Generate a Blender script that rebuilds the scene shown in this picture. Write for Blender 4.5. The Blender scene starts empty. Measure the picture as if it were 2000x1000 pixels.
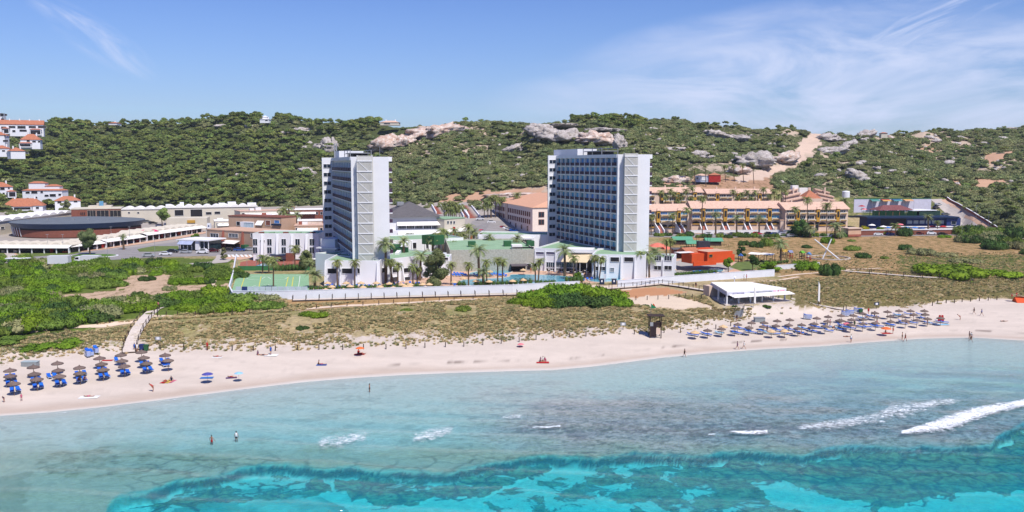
import bpy, bmesh, math, random
import numpy as np
from mathutils import Vector, Matrix, noise as mnoise
R = math.radians
RNG = random.Random(7)
# ------------------------------------------------------------------ camera model
FPX, PITCH, CZ = 1700.0, R(6.04), 38.0
cp, sp = math.cos(PITCH), math.sin(PITCH)
def ray(u, v):
    a = (u-1000)/FPX; b = (500-v)/FPX
    return a, cp+b*sp, -sp+b*cp
def at_z(u, v, z):
    dx, dy, dz = ray(u, v); t = (z-CZ)/dz
    return dx*t, dy*t
def at_Y(u, v, Y):
    dx, dy, dz = ray(u, v); t = Y/dy
    return Vector((dx*t, Y, CZ+dz*t))
def xat(u, Y, v=450):            # world x of picture column u at distance Y
    dx, dy, dz = ray(u, v); return dx*Y/dy
def proj(x, y, z):
    d = y*cp-(z-CZ)*sp
    return 1000+FPX*x/d, 500-FPX*(y*sp+(z-CZ)*cp)/d

scene = bpy.context.scene
col = scene.collection
# ------------------------------------------------------------------ colours and materials
def lin(c):
    c /= 255.0
    return c/12.92 if c <= .04045 else ((c+.055)/1.055)**2.4
def C(r, g, b, k=.8): return (lin(r)*k, lin(g)*k, lin(b)*k)
_m = {}
def nd(nt, t, **kw):
    n = nt.nodes.new(t)
    for k, v in kw.items():
        if k.startswith('i_'):
            key = k[2:].replace('_', ' ')
            n.inputs[key].default_value = v
        else: setattr(n, k, v)
    return n
def M(name, c, rough=.8, var=.12, scale=.6, bump=0., metal=0., spec=.3, c2=None, rnd=0., transl=0., alpha=None, detail=5):
    if name in _m: return _m[name]
    m = bpy.data.materials.new(name); m.use_nodes = True; _m[name] = m
    nt = m.node_tree; b = nt.nodes['Principled BSDF']; L = nt.links.new
    b.inputs['Roughness'].default_value = rough; b.inputs['Metallic'].default_value = metal
    b.inputs['Specular IOR Level'].default_value = spec
    tc = nd(nt, 'ShaderNodeTexCoord'); no = nd(nt, 'ShaderNodeTexNoise', i_Scale=scale, i_Detail=float(detail), i_Roughness=.6)
    L(tc.outputs['Object'], no.inputs['Vector'])
    rp = nd(nt, 'ShaderNodeMapRange'); rp.inputs[1].default_value = .33; rp.inputs[2].default_value = .67
    L(no.outputs['Fac'], rp.inputs[0])
    mx = nd(nt, 'ShaderNodeMix', data_type='RGBA')
    if c2 is None: a = tuple(min(1, x*(1-var)) for x in c); d = tuple(min(1, x*(1+var)) for x in c)
    else: a, d = c, c2
    mx.inputs[6].default_value = (*a, 1); mx.inputs[7].default_value = (*d, 1)
    L(rp.outputs[0], mx.inputs[0]); out = mx.outputs[2]
    if rnd:
        oi = nd(nt, 'ShaderNodeObjectInfo'); hs = nd(nt, 'ShaderNodeHueSaturation')
        r1 = nd(nt, 'ShaderNodeMapRange'); r1.inputs[3].default_value = 1-rnd; r1.inputs[4].default_value = 1+rnd
        r2 = nd(nt, 'ShaderNodeMapRange'); r2.inputs[3].default_value = .5-.03*min(1, rnd*3); r2.inputs[4].default_value = .5+.02*min(1, rnd*3)
        mm = nd(nt, 'ShaderNodeMath', operation='FRACT'); mk = nd(nt, 'ShaderNodeMath', operation='MULTIPLY'); mk.inputs[1].default_value = 7.31
        L(oi.outputs['Random'], r1.inputs[0]); L(oi.outputs['Random'], mk.inputs[0]); L(mk.outputs[0], mm.inputs[0]); L(mm.outputs[0], r2.inputs[0])
        L(r1.outputs[0], hs.inputs['Value']); L(r2.outputs[0], hs.inputs['Hue']); L(out, hs.inputs['Color']); out = hs.outputs[0]
    L(out, b.inputs['Base Color'])
    if bump:
        bp = nd(nt, 'ShaderNodeBump', i_Strength=bump, i_Distance=.1); n2 = nd(nt, 'ShaderNodeTexNoise', i_Scale=scale*6, i_Detail=4.)
        L(tc.outputs['Object'], n2.inputs['Vector']); L(n2.outputs['Fac'], bp.inputs['Height']); L(bp.outputs[0], b.inputs['Normal'])
    if transl:
        tr = nd(nt, 'ShaderNodeBsdfTranslucent'); ms = nd(nt, 'ShaderNodeMixShader'); ms.inputs[0].default_value = transl
        L(out, tr.inputs['Color']); L(b.outputs[0], ms.inputs[1]); L(tr.outputs[0], ms.inputs[2])
        L(ms.outputs[0], nt.nodes['Material Output'].inputs['Surface'])
    if alpha is not None: b.inputs['Alpha'].default_value = alpha
    return m
# ------------------------------------------------------------------ objects
def tag(o, label=None, cat=None, group=None, kind=None):
    if label: o['label'] = label
    if cat: o['category'] = cat
    if group: o['group'] = group
    if kind: o['kind'] = kind
    return o
def thing(name, label, cat, loc=(0, 0, 0), rz=0., group=None):
    o = bpy.data.objects.new(name, None); col.objects.link(o); o.empty_display_size = .5
    o.location = loc; o.rotation_euler = (0, 0, rz)
    return tag(o, label, cat, group)
def link(name, me, parent=None, loc=(0, 0, 0), rot=(0, 0, 0), scl=(1, 1, 1), m=None):
    o = bpy.data.objects.new(name, me); col.objects.link(o)
    o.location = loc; o.rotation_euler = rot; o.scale = scl
    if parent: o.parent = parent
    if m is not None:
        for s, mm in zip(o.material_slots, m if isinstance(m, (list, tuple)) else [m]):
            s.link = 'OBJECT'; s.material = mm
    return o
def copy_tree(o, parent=None):
    c = o.copy(); col.objects.link(c)
    if parent is not None: c.parent = parent
    for ch in list(o.children): copy_tree(ch, c)
    return c
class MB:
    """collects faces, builds one mesh object"""
    def __init__(s): s.v = []; s.f = []; s.mi = []; s.cur = 0
    def add(s, vs, fs):
        n = len(s.v); s.v += [tuple(p) for p in vs]; s.f += [tuple(i+n for i in f) for f in fs]; s.mi += [s.cur]*len(fs); return s
    def box(s, x0, x1, y0, y1, z0, z1):
        return s.add([(x0,y0,z0),(x1,y0,z0),(x1,y1,z0),(x0,y1,z0),(x0,y0,z1),(x1,y0,z1),(x1,y1,z1),(x0,y1,z1)],
                     [(0,3,2,1),(4,5,6,7),(0,1,5,4),(1,2,6,5),(2,3,7,6),(3,0,4,7)])
    def hexa(s, p): return s.add(p, [(0,3,2,1),(4,5,6,7),(0,1,5,4),(1,2,6,5),(2,3,7,6),(3,0,4,7)])
    def poly(s, pts, z0, z1):            # vertical prism on a ccw outline
        n = len(pts)
        return s.add([(x,y,z0) for x,y in pts]+[(x,y,z1) for x,y in pts],
                     [tuple(range(n-1,-1,-1)), tuple(range(n,2*n))]+[(i,(i+1)%n,n+(i+1)%n,n+i) for i in range(n)])
    def prismx(s, prof, x0, x1):         # outline in (y,z), extruded along x
        n = len(prof)
        return s.add([(x0,y,z) for y,z in prof]+[(x1,y,z) for y,z in prof],
                     [tuple(range(n-1,-1,-1)), tuple(range(n,2*n))]+[(i,(i+1)%n,n+(i+1)%n,n+i) for i in range(n)])
    def prismy(s, prof, y0, y1):         # outline in (x,z), extruded along y
        n = len(prof)
        return s.add([(x,y0,z) for x,z in prof]+[(x,y1,z) for x,z in prof],
                     [tuple(range(n)), tuple(range(2*n-1,n-1,-1))]+[(i,n+i,n+(i+1)%n,(i+1)%n) for i in range(n)])
    def tube(s, p, q, r0, r1=None, n=6):
        r1 = r0 if r1 is None else r1
        p, q = Vector(p), Vector(q); d = (q-p).normalized()
        a = d.cross(Vector((0,0,1)) if abs(d.z) < .9 else Vector((1,0,0))).normalized(); b = d.cross(a)
        vs = []
        for c, r in ((p, r0), (q, r1)):
            for i in range(n):
                t = 2*math.pi*i/n; vs.append(c+a*math.cos(t)*r+b*math.sin(t)*r)
        return s.add(vs, [tuple(range(n)), tuple(range(2*n-1,n-1,-1))]+[(i,n+i,n+(i+1)%n,(i+1)%n) for i in range(n)])
    def bar(s, p, q, w, h):
        p, q = Vector(p), Vector(q); d = (q-p).normalized()
        a = d.cross(Vector((0,0,1))).normalized() if abs(d.z) < .95 else Vector((1,0,0)); b = a.cross(d)
        vs = [c+a*i*w/2+b*j*h/2 for c in (p, q) for i, j in ((-1,-1),(1,-1),(1,1),(-1,1))]
        return s.add(vs, [(0,1,2,3),(7,6,5,4),(0,4,5,1),(1,5,6,2),(2,6,7,3),(3,7,4,0)])
    def lathe(s, prof, n=12, cx=0, cy=0, jit=0, seed=0):
        rr = random.Random(seed); vs = []
        for r, z in prof:
            for i in range(n):
                t = 2*math.pi*i/n; q = r*(1+jit*(rr.random()-.5)); vs.append((cx+q*math.cos(t), cy+q*math.sin(t), z))
        k = len(prof); fs = [(j*n+i, j*n+(i+1)%n, (j+1)*n+(i+1)%n, (j+1)*n+i) for j in range(k-1) for i in range(n)]
        fs += [tuple(range(n-1,-1,-1)), tuple(range((k-1)*n, k*n))]
        return s.add(vs, fs)
    def mesh(s, name, mats, smooth=False):
        me = bpy.data.meshes.new(name); me.from_pydata(s.v, [], s.f)
        for m in (mats if isinstance(mats, (list, tuple)) else [mats]): me.materials.append(m)
        if any(s.mi): me.polygons.foreach_set('material_index', s.mi)
        if smooth: me.polygons.foreach_set('use_smooth', [True]*len(s.f))
        me.update(); return me
    def build(s, name, mats, parent=None, smooth=False, **kw):
        return link(name, s.mesh(name, mats, smooth), parent, **kw)
def icos(sub):
    bm = bmesh.new(); bmesh.ops.create_icosphere(bm, subdivisions=sub, radius=1)
    v = np.array([p.co[:] for p in bm.verts]); f = np.array([[q.index for q in p.verts] for p in bm.faces]); bm.free(); return v, f
ICO = {k: icos(k) for k in (1, 2, 3, 4)}
def ordn(n):
    w = ['first','second','third','fourth','fifth','sixth','seventh','eighth','ninth','tenth','eleventh','twelfth','thirteenth','fourteenth','fifteenth','sixteenth','seventeenth','eighteenth','nineteenth']
    if n <= 19: return w[n-1]
    t = {2:'twenty',3:'thirty',4:'forty',5:'fifty',6:'sixty'}[n//10]
    return {'twenty':'twentieth','thirty':'thirtieth','forty':'fortieth','fifty':'fiftieth','sixty':'sixtieth'}[t] if n % 10 == 0 else t+'-'+w[n%10-1]
def smooth(x, a, b):
    t = np.clip((x-a)/(b-a), 0, 1); return t*t*(3-2*t)
# value noise, vectorised
_tab = np.random.RandomState(3).rand(256, 256)
def vn(x, y):
    xi = np.floor(x).astype(int); yi = np.floor(y).astype(int); fx = x-xi; fy = y-yi
    fx = fx*fx*(3-2*fx); fy = fy*fy*(3-2*fy)
    g = lambda i, j: _tab[i & 255, j & 255]
    return (g(xi,yi)*(1-fx)+g(xi+1,yi)*fx)*(1-fy)+(g(xi,yi+1)*(1-fx)+g(xi+1,yi+1)*fx)*fy
def fbm(x, y, o=4):
    s = 0; a = .5; t = 0
    for k in range(o): s = s+a*vn(x*2**k+17*k, y*2**k+5*k); t += a; a *= .5
    return s/t
# ------------------------------------------------------------------ terrain height from surveyed lines
def worldline(pts, z):                       # (u,v) picture points at known height -> arrays of a=x/Y and Y
    w = [at_z(u, v, z) for u, v in pts]; return np.array([x/y for x, y in w]), np.array([y for x, y in w])
SHORE = [(-600,878),(-300,850),(-100,824),(0,812),(100,805),(200,795),(300,783),(400,770),(500,757),(600,745),(700,737),(800,731),(900,727),(1000,724),(1080,722),(1150,716),(1230,706),(1300,697),(1400,688),(1500,681),(1600,676),(1700,668),(1800,661),(1900,659),(2000,665),(2150,668),(2500,660)]
DUNE = [(-600,740),(-300,722),(0,710),(60,702),(130,692),(240,688),(300,685),(500,682),(700,676),(800,672),(900,668),(1000,666),(1100,660),(1200,653),(1260,648),(1330,645),(1420,628),(1480,620),(1560,612),(1640,606),(1700,600),(1760,600),(1810,599),(1850,590),(1900,585),(2000,576),(2200,560),(2500,545)]
sa, sY = worldline(SHORE, 0.); da, dY = worldline(DUNE, 1.8)
# picture u, foot (v,Y), middle of the slope (v,Y), ridge (v,Y)
HILL = [(-600,420,480,320,640,240,800),(-100,418,480,320,640,244,760),(0,412,490,320,640,240,760),(100,415,520,330,660,238,770),(180,408,560,330,680,248,790),(250,405,570,330,690,250,800),
 (400,404,570,320,690,240,790),(450,404,565,320,690,234,780),(560,402,560,315,680,233,770),(640,400,550,320,670,241,760),(760,398,535,315,640,246,740),(900,392,520,310,620,247,720),
 (1000,388,510,320,600,250,700),(1060,380,505,315,580,236,650),(1120,372,500,310,570,232,660),(1200,368,500,310,570,232,670),(1300,362,500,320,560,240,680),(1400,362,500,320,570,250,690),
 (1500,365,500,325,580,257,700),(1600,372,500,330,590,265,710),(1650,384,500,335,590,270,720),(1700,388,500,335,590,266,720),(1760,390,490,340,590,270,720),(1850,398,470,345,590,264,730),(1900,408,440,350,590,257,740),
 (2000,430,400,350,580,250,750),(2150,440,390,350,570,246,760),(2500,450,380,350,560,245,760)]
def hl(i):
    P = [at_Y(h[0], h[i], h[i+1]) for h in HILL]
    return np.array([p.x/p.y for p in P]), np.array([p.y for p in P]), np.array([p.z for p in P])
h5, h6, h7 = hl(1), hl(3), hl(5)
def height(x, Y, bumps=True):
    x = np.asarray(x, float); Y = np.asarray(Y, float); a = x/np.maximum(Y, 1.)
    y0 = np.interp(a, sa, sY); y1 = np.interp(a, da, dY)
    ks = [(y0*0+1., y0*0-4.4)]
    ks += [(y0, 0*y0), (y1, 0*y0+1.8), (y1+20, 0*y0+3.5), (np.maximum(y1+28, 214), 0*y0+4.2), (0*y0+325, 0*y0+4.3)]
    f5 = np.interp(a, h5[0], h5[1])
    ks += [(np.minimum(f5-20, 0*y0+430), 0*y0+5.6)]
    for H in (h5, h6, h7): ks.append((np.interp(a, H[0], H[1]), np.interp(a, H[0], H[2])))
    ks += [(ks[-1][0]+90, ks[-1][1]-3), (0*y0+1300, ks[-1][1]-18), (0*y0+3000, ks[-1][1]-60)]
    z = 0*y0-4.4
    for (p, q), (r, s) in zip(ks[:-1], ks[1:]):
        t = (Y-p)/np.maximum(r-p, 1.); z = np.where((Y >= p), q+(s-q)*np.clip(t, 0, 1), z)
    mb_ = smooth(x, 43, 48)*(1-smooth(x, 72, 78))*smooth(Y, 204, 208.5)*(1-smooth(Y, 226, 234)); z = z*(1-mb_)+np.maximum(z, 3.75)*mb_
    if bumps:
        dm = smooth(Y, y1-6, y1+4)*(1-smooth(Y, np.maximum(y1+10, 195), np.maximum(y1+26, 212)))
        z = z+dm*(1-mb_)*(fbm(x/5., Y/7.)-.45)*1.5
        hm = smooth(Y, f5, f5+50)
        z = z+hm*((fbm(x/45.+9, Y/45.)-.5)*13+(fbm(x/13.+3, Y/13.)-.5)*4)
    return z
# sea bed depth
def W2(poly): return poly
EDGE = [(-600,1250),(-100,1110),(150,1040),(203,997),(212,980),(255,959),(315,945),(367,933),(437,920),(490,906),(560,899),(595,906),(623,912),(650,911),(695,904),(720,911),(772,915),(870,918),(909,910),(965,899),(1024,890),(1105,890),(1175,890),(1245,882),(1300,888),(1342,884),(1440,880),(1566,884),(1608,871),(1685,863),(1755,871),(1860,868),(1937,863),(1965,840),(2000,822),(2100,790),(2500,730)]
ea = np.array([at_z(u, v, 0)[0]/at_z(u, v, 0)[1] for u, v in EDGE]); eY = np.array([at_z(u, v, 0)[1] for u, v in EDGE])
def inpoly(u, v, poly):
    u = np.asarray(u); v = np.asarray(v); ins = np.zeros(u.shape, bool); n = len(poly)
    for i in range(n):
        x1, y1 = poly[i]; x2, y2 = poly[(i+1) % n]
        if y1 == y2: continue
        c = ((y1 > v) != (y2 > v)) & (u < (x2-x1)*(v-y1)/(y2-y1)+x1); ins ^= c
    return ins
R1 = [(650,911),(780,915),(1024,888),(1080,892),(1000,920),(930,945),(860,945),(780,962),(700,952),(655,935)]
R2 = [(1300,886),(1566,882),(1685,861),(1937,861),(2000,820),(2300,760),(2300,900),(2000,930),(1880,940),(1800,950),(1710,962),(1660,944),(1600,930),(1520,920),(1450,914),(1380,908)]
R3 = [(1150,888),(1300,888),(1400,905),(1470,915),(1500,945),(1590,985),(1560,1100),(1260,1100),(1230,965),(1150,930)]
R4 = [(200,1000),(215,978),(440,918),(600,906),(650,935),(560,950),(440,958),(380,985),(250,1040)]
R5 = [(930,948),(1050,915),(1150,910),(1180,960),(1120,985),(980,975)]
R6 = [(1600,985),(1640,990),(1650,1040),(1590,1040)]
def bed(x, Y):
    a = x/Y; y0 = np.interp(a, sa, sY); ye = np.interp(a, ea, eY); ye = np.minimum(ye, y0-4)
    ye = ye+(fbm(x/4., Y/4.)-.5)*3+(fbm(x/1.1, Y/1.3)-.5)*1.2
    flat = -.12-.3*smooth((y0-Y)/np.maximum(y0-ye, 1), 0, .9)
    flat = np.minimum(flat, 0)*np.clip((y0-Y)/6+.02, 0, 1)
    deep = -1.75-.9*smooth(ye-Y, 0, 40)
    t = smooth(ye-Y, -.2, 1.1)
    uu, vv = proj(x, Y, 0*x)
    ju = uu+(fbm(x/3.+40, Y/3.)-.5)*60; jv = vv+(fbm(x/3., Y/3.+70)-.5)*26
    rock = np.zeros_like(x)
    n = fbm(x/2.6+11, Y/2.6); n2 = fbm(x/7.+31, Y/7.)
    for P, cov in ((R1,.72),(R2,.92),(R3,.62),(R4,.52),(R5,.46),(R6,.75)):
        rock = np.maximum(rock, inpoly(ju, jv, P)*cov)
    z = flat*(1-t)+deep*t+t*rock*(.35+.5*(n-.5))
    return z, t, rock
def G(u, v, off=0.):
    """world point where the picture ray (u,v) meets the ground"""
    dx, dy, dz = ray(u, v); Y = np.concatenate([np.linspace(70, 300, 700), np.linspace(300, 1100, 900)])
    t = Y/dy; z = CZ+dz*t; h = height(dx*t, Y); k = np.nonzero(z < h)[0]
    if len(k) == 0: return None
    i = k[0]
    if i == 0: return Vector((dx*t[0], Y[0], h[0]))
    f = (z[i-1]-h[i-1])/((z[i-1]-h[i-1])-(z[i]-h[i])+1e-9); tt = t[i-1]+(t[i]-t[i-1])*f
    return Vector((dx*tt, dy*tt, float(height(dx*tt, dy*tt))+off))
def Z(x, y): return float(height(x, y))
def gridmesh(name, X, Y, Zz, mat, attrs, kind='structure'):
    r, c = X.shape; co = np.stack([X, Y, Zz], -1).reshape(-1, 3)
    i = np.arange(r*c).reshape(r, c); q = np.stack([i[:-1,:-1], i[:-1,1:], i[1:,1:], i[1:,:-1]], -1).reshape(-1, 4)
    me = npmesh(name, co, q, mat)
    for k, v in attrs.items():
        v = v.reshape(r*c, -1)
        if v.shape[1] == 3:
            at = me.attributes.new(k, 'FLOAT_COLOR', 'POINT'); at.data.foreach_set('color', np.concatenate([v, np.ones((len(v), 1))], 1).ravel().astype('f'))
        else:
            at = me.attributes.new(k, 'FLOAT', 'POINT'); at.data.foreach_set('value', v.ravel().astype('f'))
    me.polygons.foreach_set('use_smooth', np.ones(len(q), bool))
    return tag(link(name, me), kind=kind)
def npmesh(name, co, q, mat):
    me = bpy.data.meshes.new(name); me.vertices.add(len(co)); me.vertices.foreach_set('co', np.asarray(co, 'f').ravel())
    k = q.shape[1]; me.loops.add(q.size); me.loops.foreach_set('vertex_index', q.ravel().astype('i'))
    me.polygons.add(len(q)); me.polygons.foreach_set('loop_start', np.arange(0, q.size, k, dtype='i'))
    me.polygons.foreach_set('loop_total', np.full(len(q), k, 'i')); me.update(calc_edges=True)
    if mat: me.materials.append(mat)
    return me
def vcol(nt, name): return nd(nt, 'ShaderNodeAttribute', attribute_name=name, attribute_type='GEOMETRY')
# ---- ground
def ground_material():
    m = bpy.data.materials.new('ground_soil_and_growth'); m.use_nodes = True; nt = m.node_tree; L = nt.links.new; b = nt.nodes['Principled BSDF']
    b.inputs['Roughness'].default_value = .95; b.inputs['Specular IOR Level'].default_value = .1
    tc = nd(nt, 'ShaderNodeTexCoord')
    def noise(s, det=6., st=None):
        mp = nd(nt, 'ShaderNodeMapping'); mp.inputs['Scale'].default_value = st or (1, 1, 1)
        n = nd(nt, 'ShaderNodeTexNoise', i_Scale=s, i_Detail=det, i_Roughness=.62); L(tc.outputs['Object'], mp.inputs[0]); L(mp.outputs[0], n.inputs['Vector']); return n
    A, B, V = vcol(nt, 'Soil'), vcol(nt, 'Growth'), vcol(nt, 'Veg')
    n1 = noise(.45, 8., (1, .5, 1)); n2 = noise(2.2, 4.)
    # cover mask: 1-veg .. noise
    rng = nd(nt, 'ShaderNodeMapRange'); rng.inputs[3].default_value = .72; rng.inputs[4].default_value = .28; L(V.outputs['Fac'], rng.inputs[0])
    ad = nd(nt, 'ShaderNodeMath', operation='SUBTRACT'); mixn = nd(nt, 'ShaderNodeMath', operation='MULTIPLY_ADD'); mixn.inputs[1].default_value = .45
    hf = nd(nt, 'ShaderNodeMath', operation='MULTIPLY'); hf.inputs[1].default_value = .55
    L(n1.outputs['Fac'], hf.inputs[0]); L(n2.outputs['Fac'], mixn.inputs[0]); L(hf.outputs[0], mixn.inputs[2])
    L(mixn.outputs[0], ad.inputs[0]); L(rng.outputs[0], ad.inputs[1])
    st = nd(nt, 'ShaderNodeMapRange', clamp=True); st.inputs[1].default_value = -.03; st.inputs[2].default_value = .05; L(ad.outputs[0], st.inputs[0])
    def vary(c, n, lo, hi):
        r = nd(nt, 'ShaderNodeMapRange'); r.inputs[1].default_value = .3; r.inputs[2].default_value = .7; r.inputs[3].default_value = lo; r.inputs[4].default_value = hi
        L(n.outputs['Fac'], r.inputs[0]); h = nd(nt, 'ShaderNodeHueSaturation'); L(c, h.inputs['Color']); L(r.outputs[0], h.inputs['Value']); return h.outputs[0]
    c1 = vary(A.outputs['Color'], noise(.16, 7., (1, 2.2, 1)), .93, 1.05); c2 = vary(B.outputs['Color'], noise(1.1, 5.), .6, 1.35)
    mx = nd(nt, 'ShaderNodeMix', data_type='RGBA'); L(st.outputs[0], mx.inputs[0]); L(c1, mx.inputs[6]); L(c2, mx.inputs[7]); L(mx.outputs[2], b.inputs['Base Color'])
    bp = nd(nt, 'ShaderNodeBump', i_Strength=.5, i_Distance=.35); hm = nd(nt, 'ShaderNodeMath', operation='MULTIPLY'); L(st.outputs[0], hm.inputs[0]); L(n2.outputs['Fac'], hm.inputs[1])
    sb_ = noise(1.7, 5.); sa_ = nd(nt, 'ShaderNodeMath', operation='MULTIPLY_ADD'); sa_.inputs[1].default_value = .28; L(sb_.outputs['Fac'], sa_.inputs[0]); L(hm.outputs[0], sa_.inputs[2]); L(sa_.outputs[0], bp.inputs['Height']); L(bp.outputs[0], b.inputs['Normal'])
    return m
SAND, WET = np.array(C(236,220,206,.66)), np.array(C(220,200,184,.62))
def lerp(a, b, t): t = t[..., None]; return a*(1-t)+b*t
aa = np.concatenate([np.linspace(-1.25, -.66, 60), np.linspace(-.66, .66, 820)[1:-1], np.linspace(.66, 1.25, 60)])
ys = np.interp(aa, sa, sY)-2.5
rows = [0.]
while rows[-1] < 1: rows.append(rows[-1]+.0031)
rows = np.array(rows); rows[-1] = 1
LY = np.log(ys)[None, :]*(1-rows[:, None])+np.log(2600.)*rows[:, None]
GY = np.exp(LY); GX = aa[None, :]*GY
GZ = height(GX, GY)
gu, gv = proj(GX, GY, GZ)
ju = gu+(fbm(GX/6., GY/6.)-.5)*26; jv = gv+(fbm(GX/6.+50, GY/6.)-.5)*9
dsh = GY-np.interp(GX/GY, sa, sY); ddu = GY-np.interp(GX/GY, da, dY)+(fbm(GX/5.+5, GY/5.)-.5)*9
Soil = np.zeros(GX.shape+(3,)); Grow = np.zeros_like(Soil); Veg = np.zeros(GX.shape)
Soil[:] = SAND; Soil = lerp(Soil, SAND*.93, smooth(fbm(GX/30., GY/6.), .4, .6))
wetl = 1-smooth(dsh+(fbm(GX/9., GY/5.)-.5)*4, 1.5, 5.5); Soil = lerp(Soil, WET, wetl); Soil = lerp(Soil, np.array(C(240,236,230,.66)), (1-smooth(dsh, -.3, 1.2))*.85)
wr = np.exp(-((dsh-6.2-(fbm(GX/16., GY/16.)-.5)*5)/.35)**2)*smooth(fbm(GX/2., GY/2.+9), .45, .6)*smooth(gu, 600, 800); Soil = lerp(Soil, np.array(C(120,100,90,.5)), wr*.7)
Soil = lerp(Soil, SAND*.84, smooth(fbm(GX/2.3, GY/1.4), .62, .74)*(1-wetl)*.5)
# dunes
dn = smooth(ddu, -2, 3); Soil = lerp(Soil, np.array(C(214,188,162,.7)), dn*smooth(ddu, 4, 20)*.9)
Veg = np.where(ddu > -2.5, .22+.52*smooth(ddu, 0, 14), 0)
Grow[:] = np.array(C(176,158,120,.78)); gm = smooth(fbm(GX/14.+7, GY/14.), .4, .62); Grow = lerp(Grow, np.array(C(158,150,100,.7)), gm)
def zone(P, soil, grow, veg, soft=False, jit=True):
    k = inpoly(ju if jit else gu, jv if jit else gv, P)
    if soil is not None: Soil[k] = soil
    if grow is not None: Grow[k] = grow
    if veg is not None: Veg[k] = veg
    return k
gr = np.array
# left scrub plain
zone([(-900,500),(455,505),(452,560),(560,598),(500,612),(340,622),(300,612),(150,648),(40,665),(-900,720)], gr(C(190,166,120,.6)), gr(C(112,130,58,.6)), .84)
zone([(-900,640),(140,640),(160,660),(60,680),(-900,740)], None, gr(C(96,118,48,.45)), .7)
for P in ([(120,575),(300,561),(452,552),(452,572),(330,588),(140,600)], [(215,540),(335,536),(350,556),(225,566)]): zone(P, gr(C(216,186,158,.68)), gr(C(150,130,92,.6)), .38)
zone([(560,588),(1010,575),(1010,582),(700,600),(560,606)], gr(C(196,158,110,.65)), gr(C(150,125,75,.5)), .35)
zone([(1100,560),(1240,556),(1400,600),(1330,605),(1100,575)], gr(C(226,205,182,.75)), None, .04)
zone([(1160,565),(1300,562),(1340,572),(1240,582),(1170,574)], gr(C(205,150,110,.7)), None, .15)
# dry meadow right
zone([(1290,452),(2800,440),(2800,560),(1900,560),(1540,560),(1515,528),(1290,520)], gr(C(206,168,122,.62)), gr(C(160,140,88,.5)), .5)
zone([(1515,548),(2800,520),(2800,600),(1900,585),(1700,602),(1560,600)], gr(C(200,178,140,.62)), gr(C(142,132,82,.5)), .66)
zone([(1750,500),(2800,490),(2800,525),(1760,540)], None, gr(C(112,128,58,.45)), .62)
# slopes
hillm = (GY > np.interp(GX/GY, h5[0], h5[1])-6)
Soil[hillm] = C(214,192,170,.62); Grow[hillm] = C(96,106,62,.5)
lefth = smooth(-(gu-760), -60, 120); rr_ = fbm(GX/34.+3, GY/26.)
Veg = np.where(hillm, np.clip(.80+.25*lefth-.6*smooth(rr_, .55, .75)*(1-lefth), 0, 1.05), Veg)
right = hillm & (gu > 1270); Veg[right] -= .12
zone([(1352,343),(1500,344),(1520,372),(1350,374)], gr(C(200,160,130,.62)), gr(C(150,125,80,.5)), .4)
zone([(1660,418),(1890,425),(1880,445),(1980,452),(2100,440),(2100,385),(1850,375),(1640,385)], None, gr(C(120,128,70,.6)), .7)
# the cut that runs down the rocky slope
cut = zone([(1596,258),(1612,264),(1592,290),(1562,318),(1530,332),(1490,348),(1440,356),(1435,345),(1490,330),(1520,322),(1548,300),(1568,270)], gr(C(222,196,176,.7)), None, .03, jit=True)
for P in ([(770,340),(830,345),(860,352),(800,356)], [(820,380),(1060,366),(1072,388),(960,396),(860,394)], [(1785,285),(1840,282),(1842,294),(1790,296)],[(1760,300),(1700,318),(1790,322),(1830,330),(1840,338),(1790,334)],
          [(1850,352),(1960,350),(1980,362),(1930,372),(1870,364)], [(1830,368),(1930,366),(1900,378)], [(1930,300),(1980,296),(1960,312),(1920,322)],[(1290,345),(1350,350),(1340,362),(1290,360)]):
    zone(P, gr(C(214,172,142,.65)), None, .18)
# paved town ground
flat = (GY < np.interp(GX/GY, h5[0], h5[1])-4)
kt = inpoly(gu, gv, [(-900,395),(640,395),(1072,395),(1075,470),(900,480),(640,505),(470,506),(430,500),(-900,512)]) & flat
Soil[kt] = C(196,186,178,.6); Veg[kt] = .08; Grow[kt] = C(120,120,70,.45)
ground = gridmesh('ground', GX, GY, GZ, ground_material(), {'Soil': Soil, 'Growth': Grow, 'Veg': np.clip(Veg, 0, 1.1)})
# ---- sea bed
SBr = np.linspace(0, 1, 440)
BY = np.exp(np.log(48.)*(1-SBr[:, None])+np.log(ys+.0)[None, :]*SBr[:, None]); BX = aa[None, :]*BY
BZ, Bt, Brock = bed(BX, BY); BZ[-1] = height(BX[-1], BY[-1])
bu, bv = proj(BX, BY, 0*BX)
bju = bu+(fbm(BX/5., BY/5.)-.5)*120; bjv = bv+(fbm(BX/5.+9, BY/5.)-.5)*34
sandc = np.array(C(240,238,234,.66)); Bcol = np.zeros(BX.shape+(3,)); Bcol[:] = sandc
# brown flat reef on the right, weed on the left
n5 = fbm(BX/9., BY/4.); k = smooth(bju, 820, 1150)*smooth(bjv, 735, 800)*(1-Bt)
Bcol = lerp(Bcol, np.array(C(232,172,170,.92)), k*.9)
k2 = smooth(bju, 1250, 1500)*smooth(bjv, 690, 730)*(1-Bt)*smooth(n5, .38, .56); Bcol = lerp(Bcol, np.array(C(196,178,184,.9)), k2*.7)
k3 = smooth(bjv, 800, 835)*(1-smooth(bjv, 838, 852))*smooth(bju, 950, 1050)*(1-Bt); Bcol = lerp(Bcol, np.array(C(186,128,138,.75)), k3*.7*smooth(fbm(BX/1.4, BY/.8), .3, .65))
k4 = inpoly(bju, bjv, [(50,880),(150,872),(330,880),(470,888),(470,905),(300,925),(180,935),(60,915)])*smooth(fbm(BX/1.6, BY/1.3), .40, .60)*(1-Bt); Bcol = lerp(Bcol, np.array(C(96,104,88,.5)), k4*.75)
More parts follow.
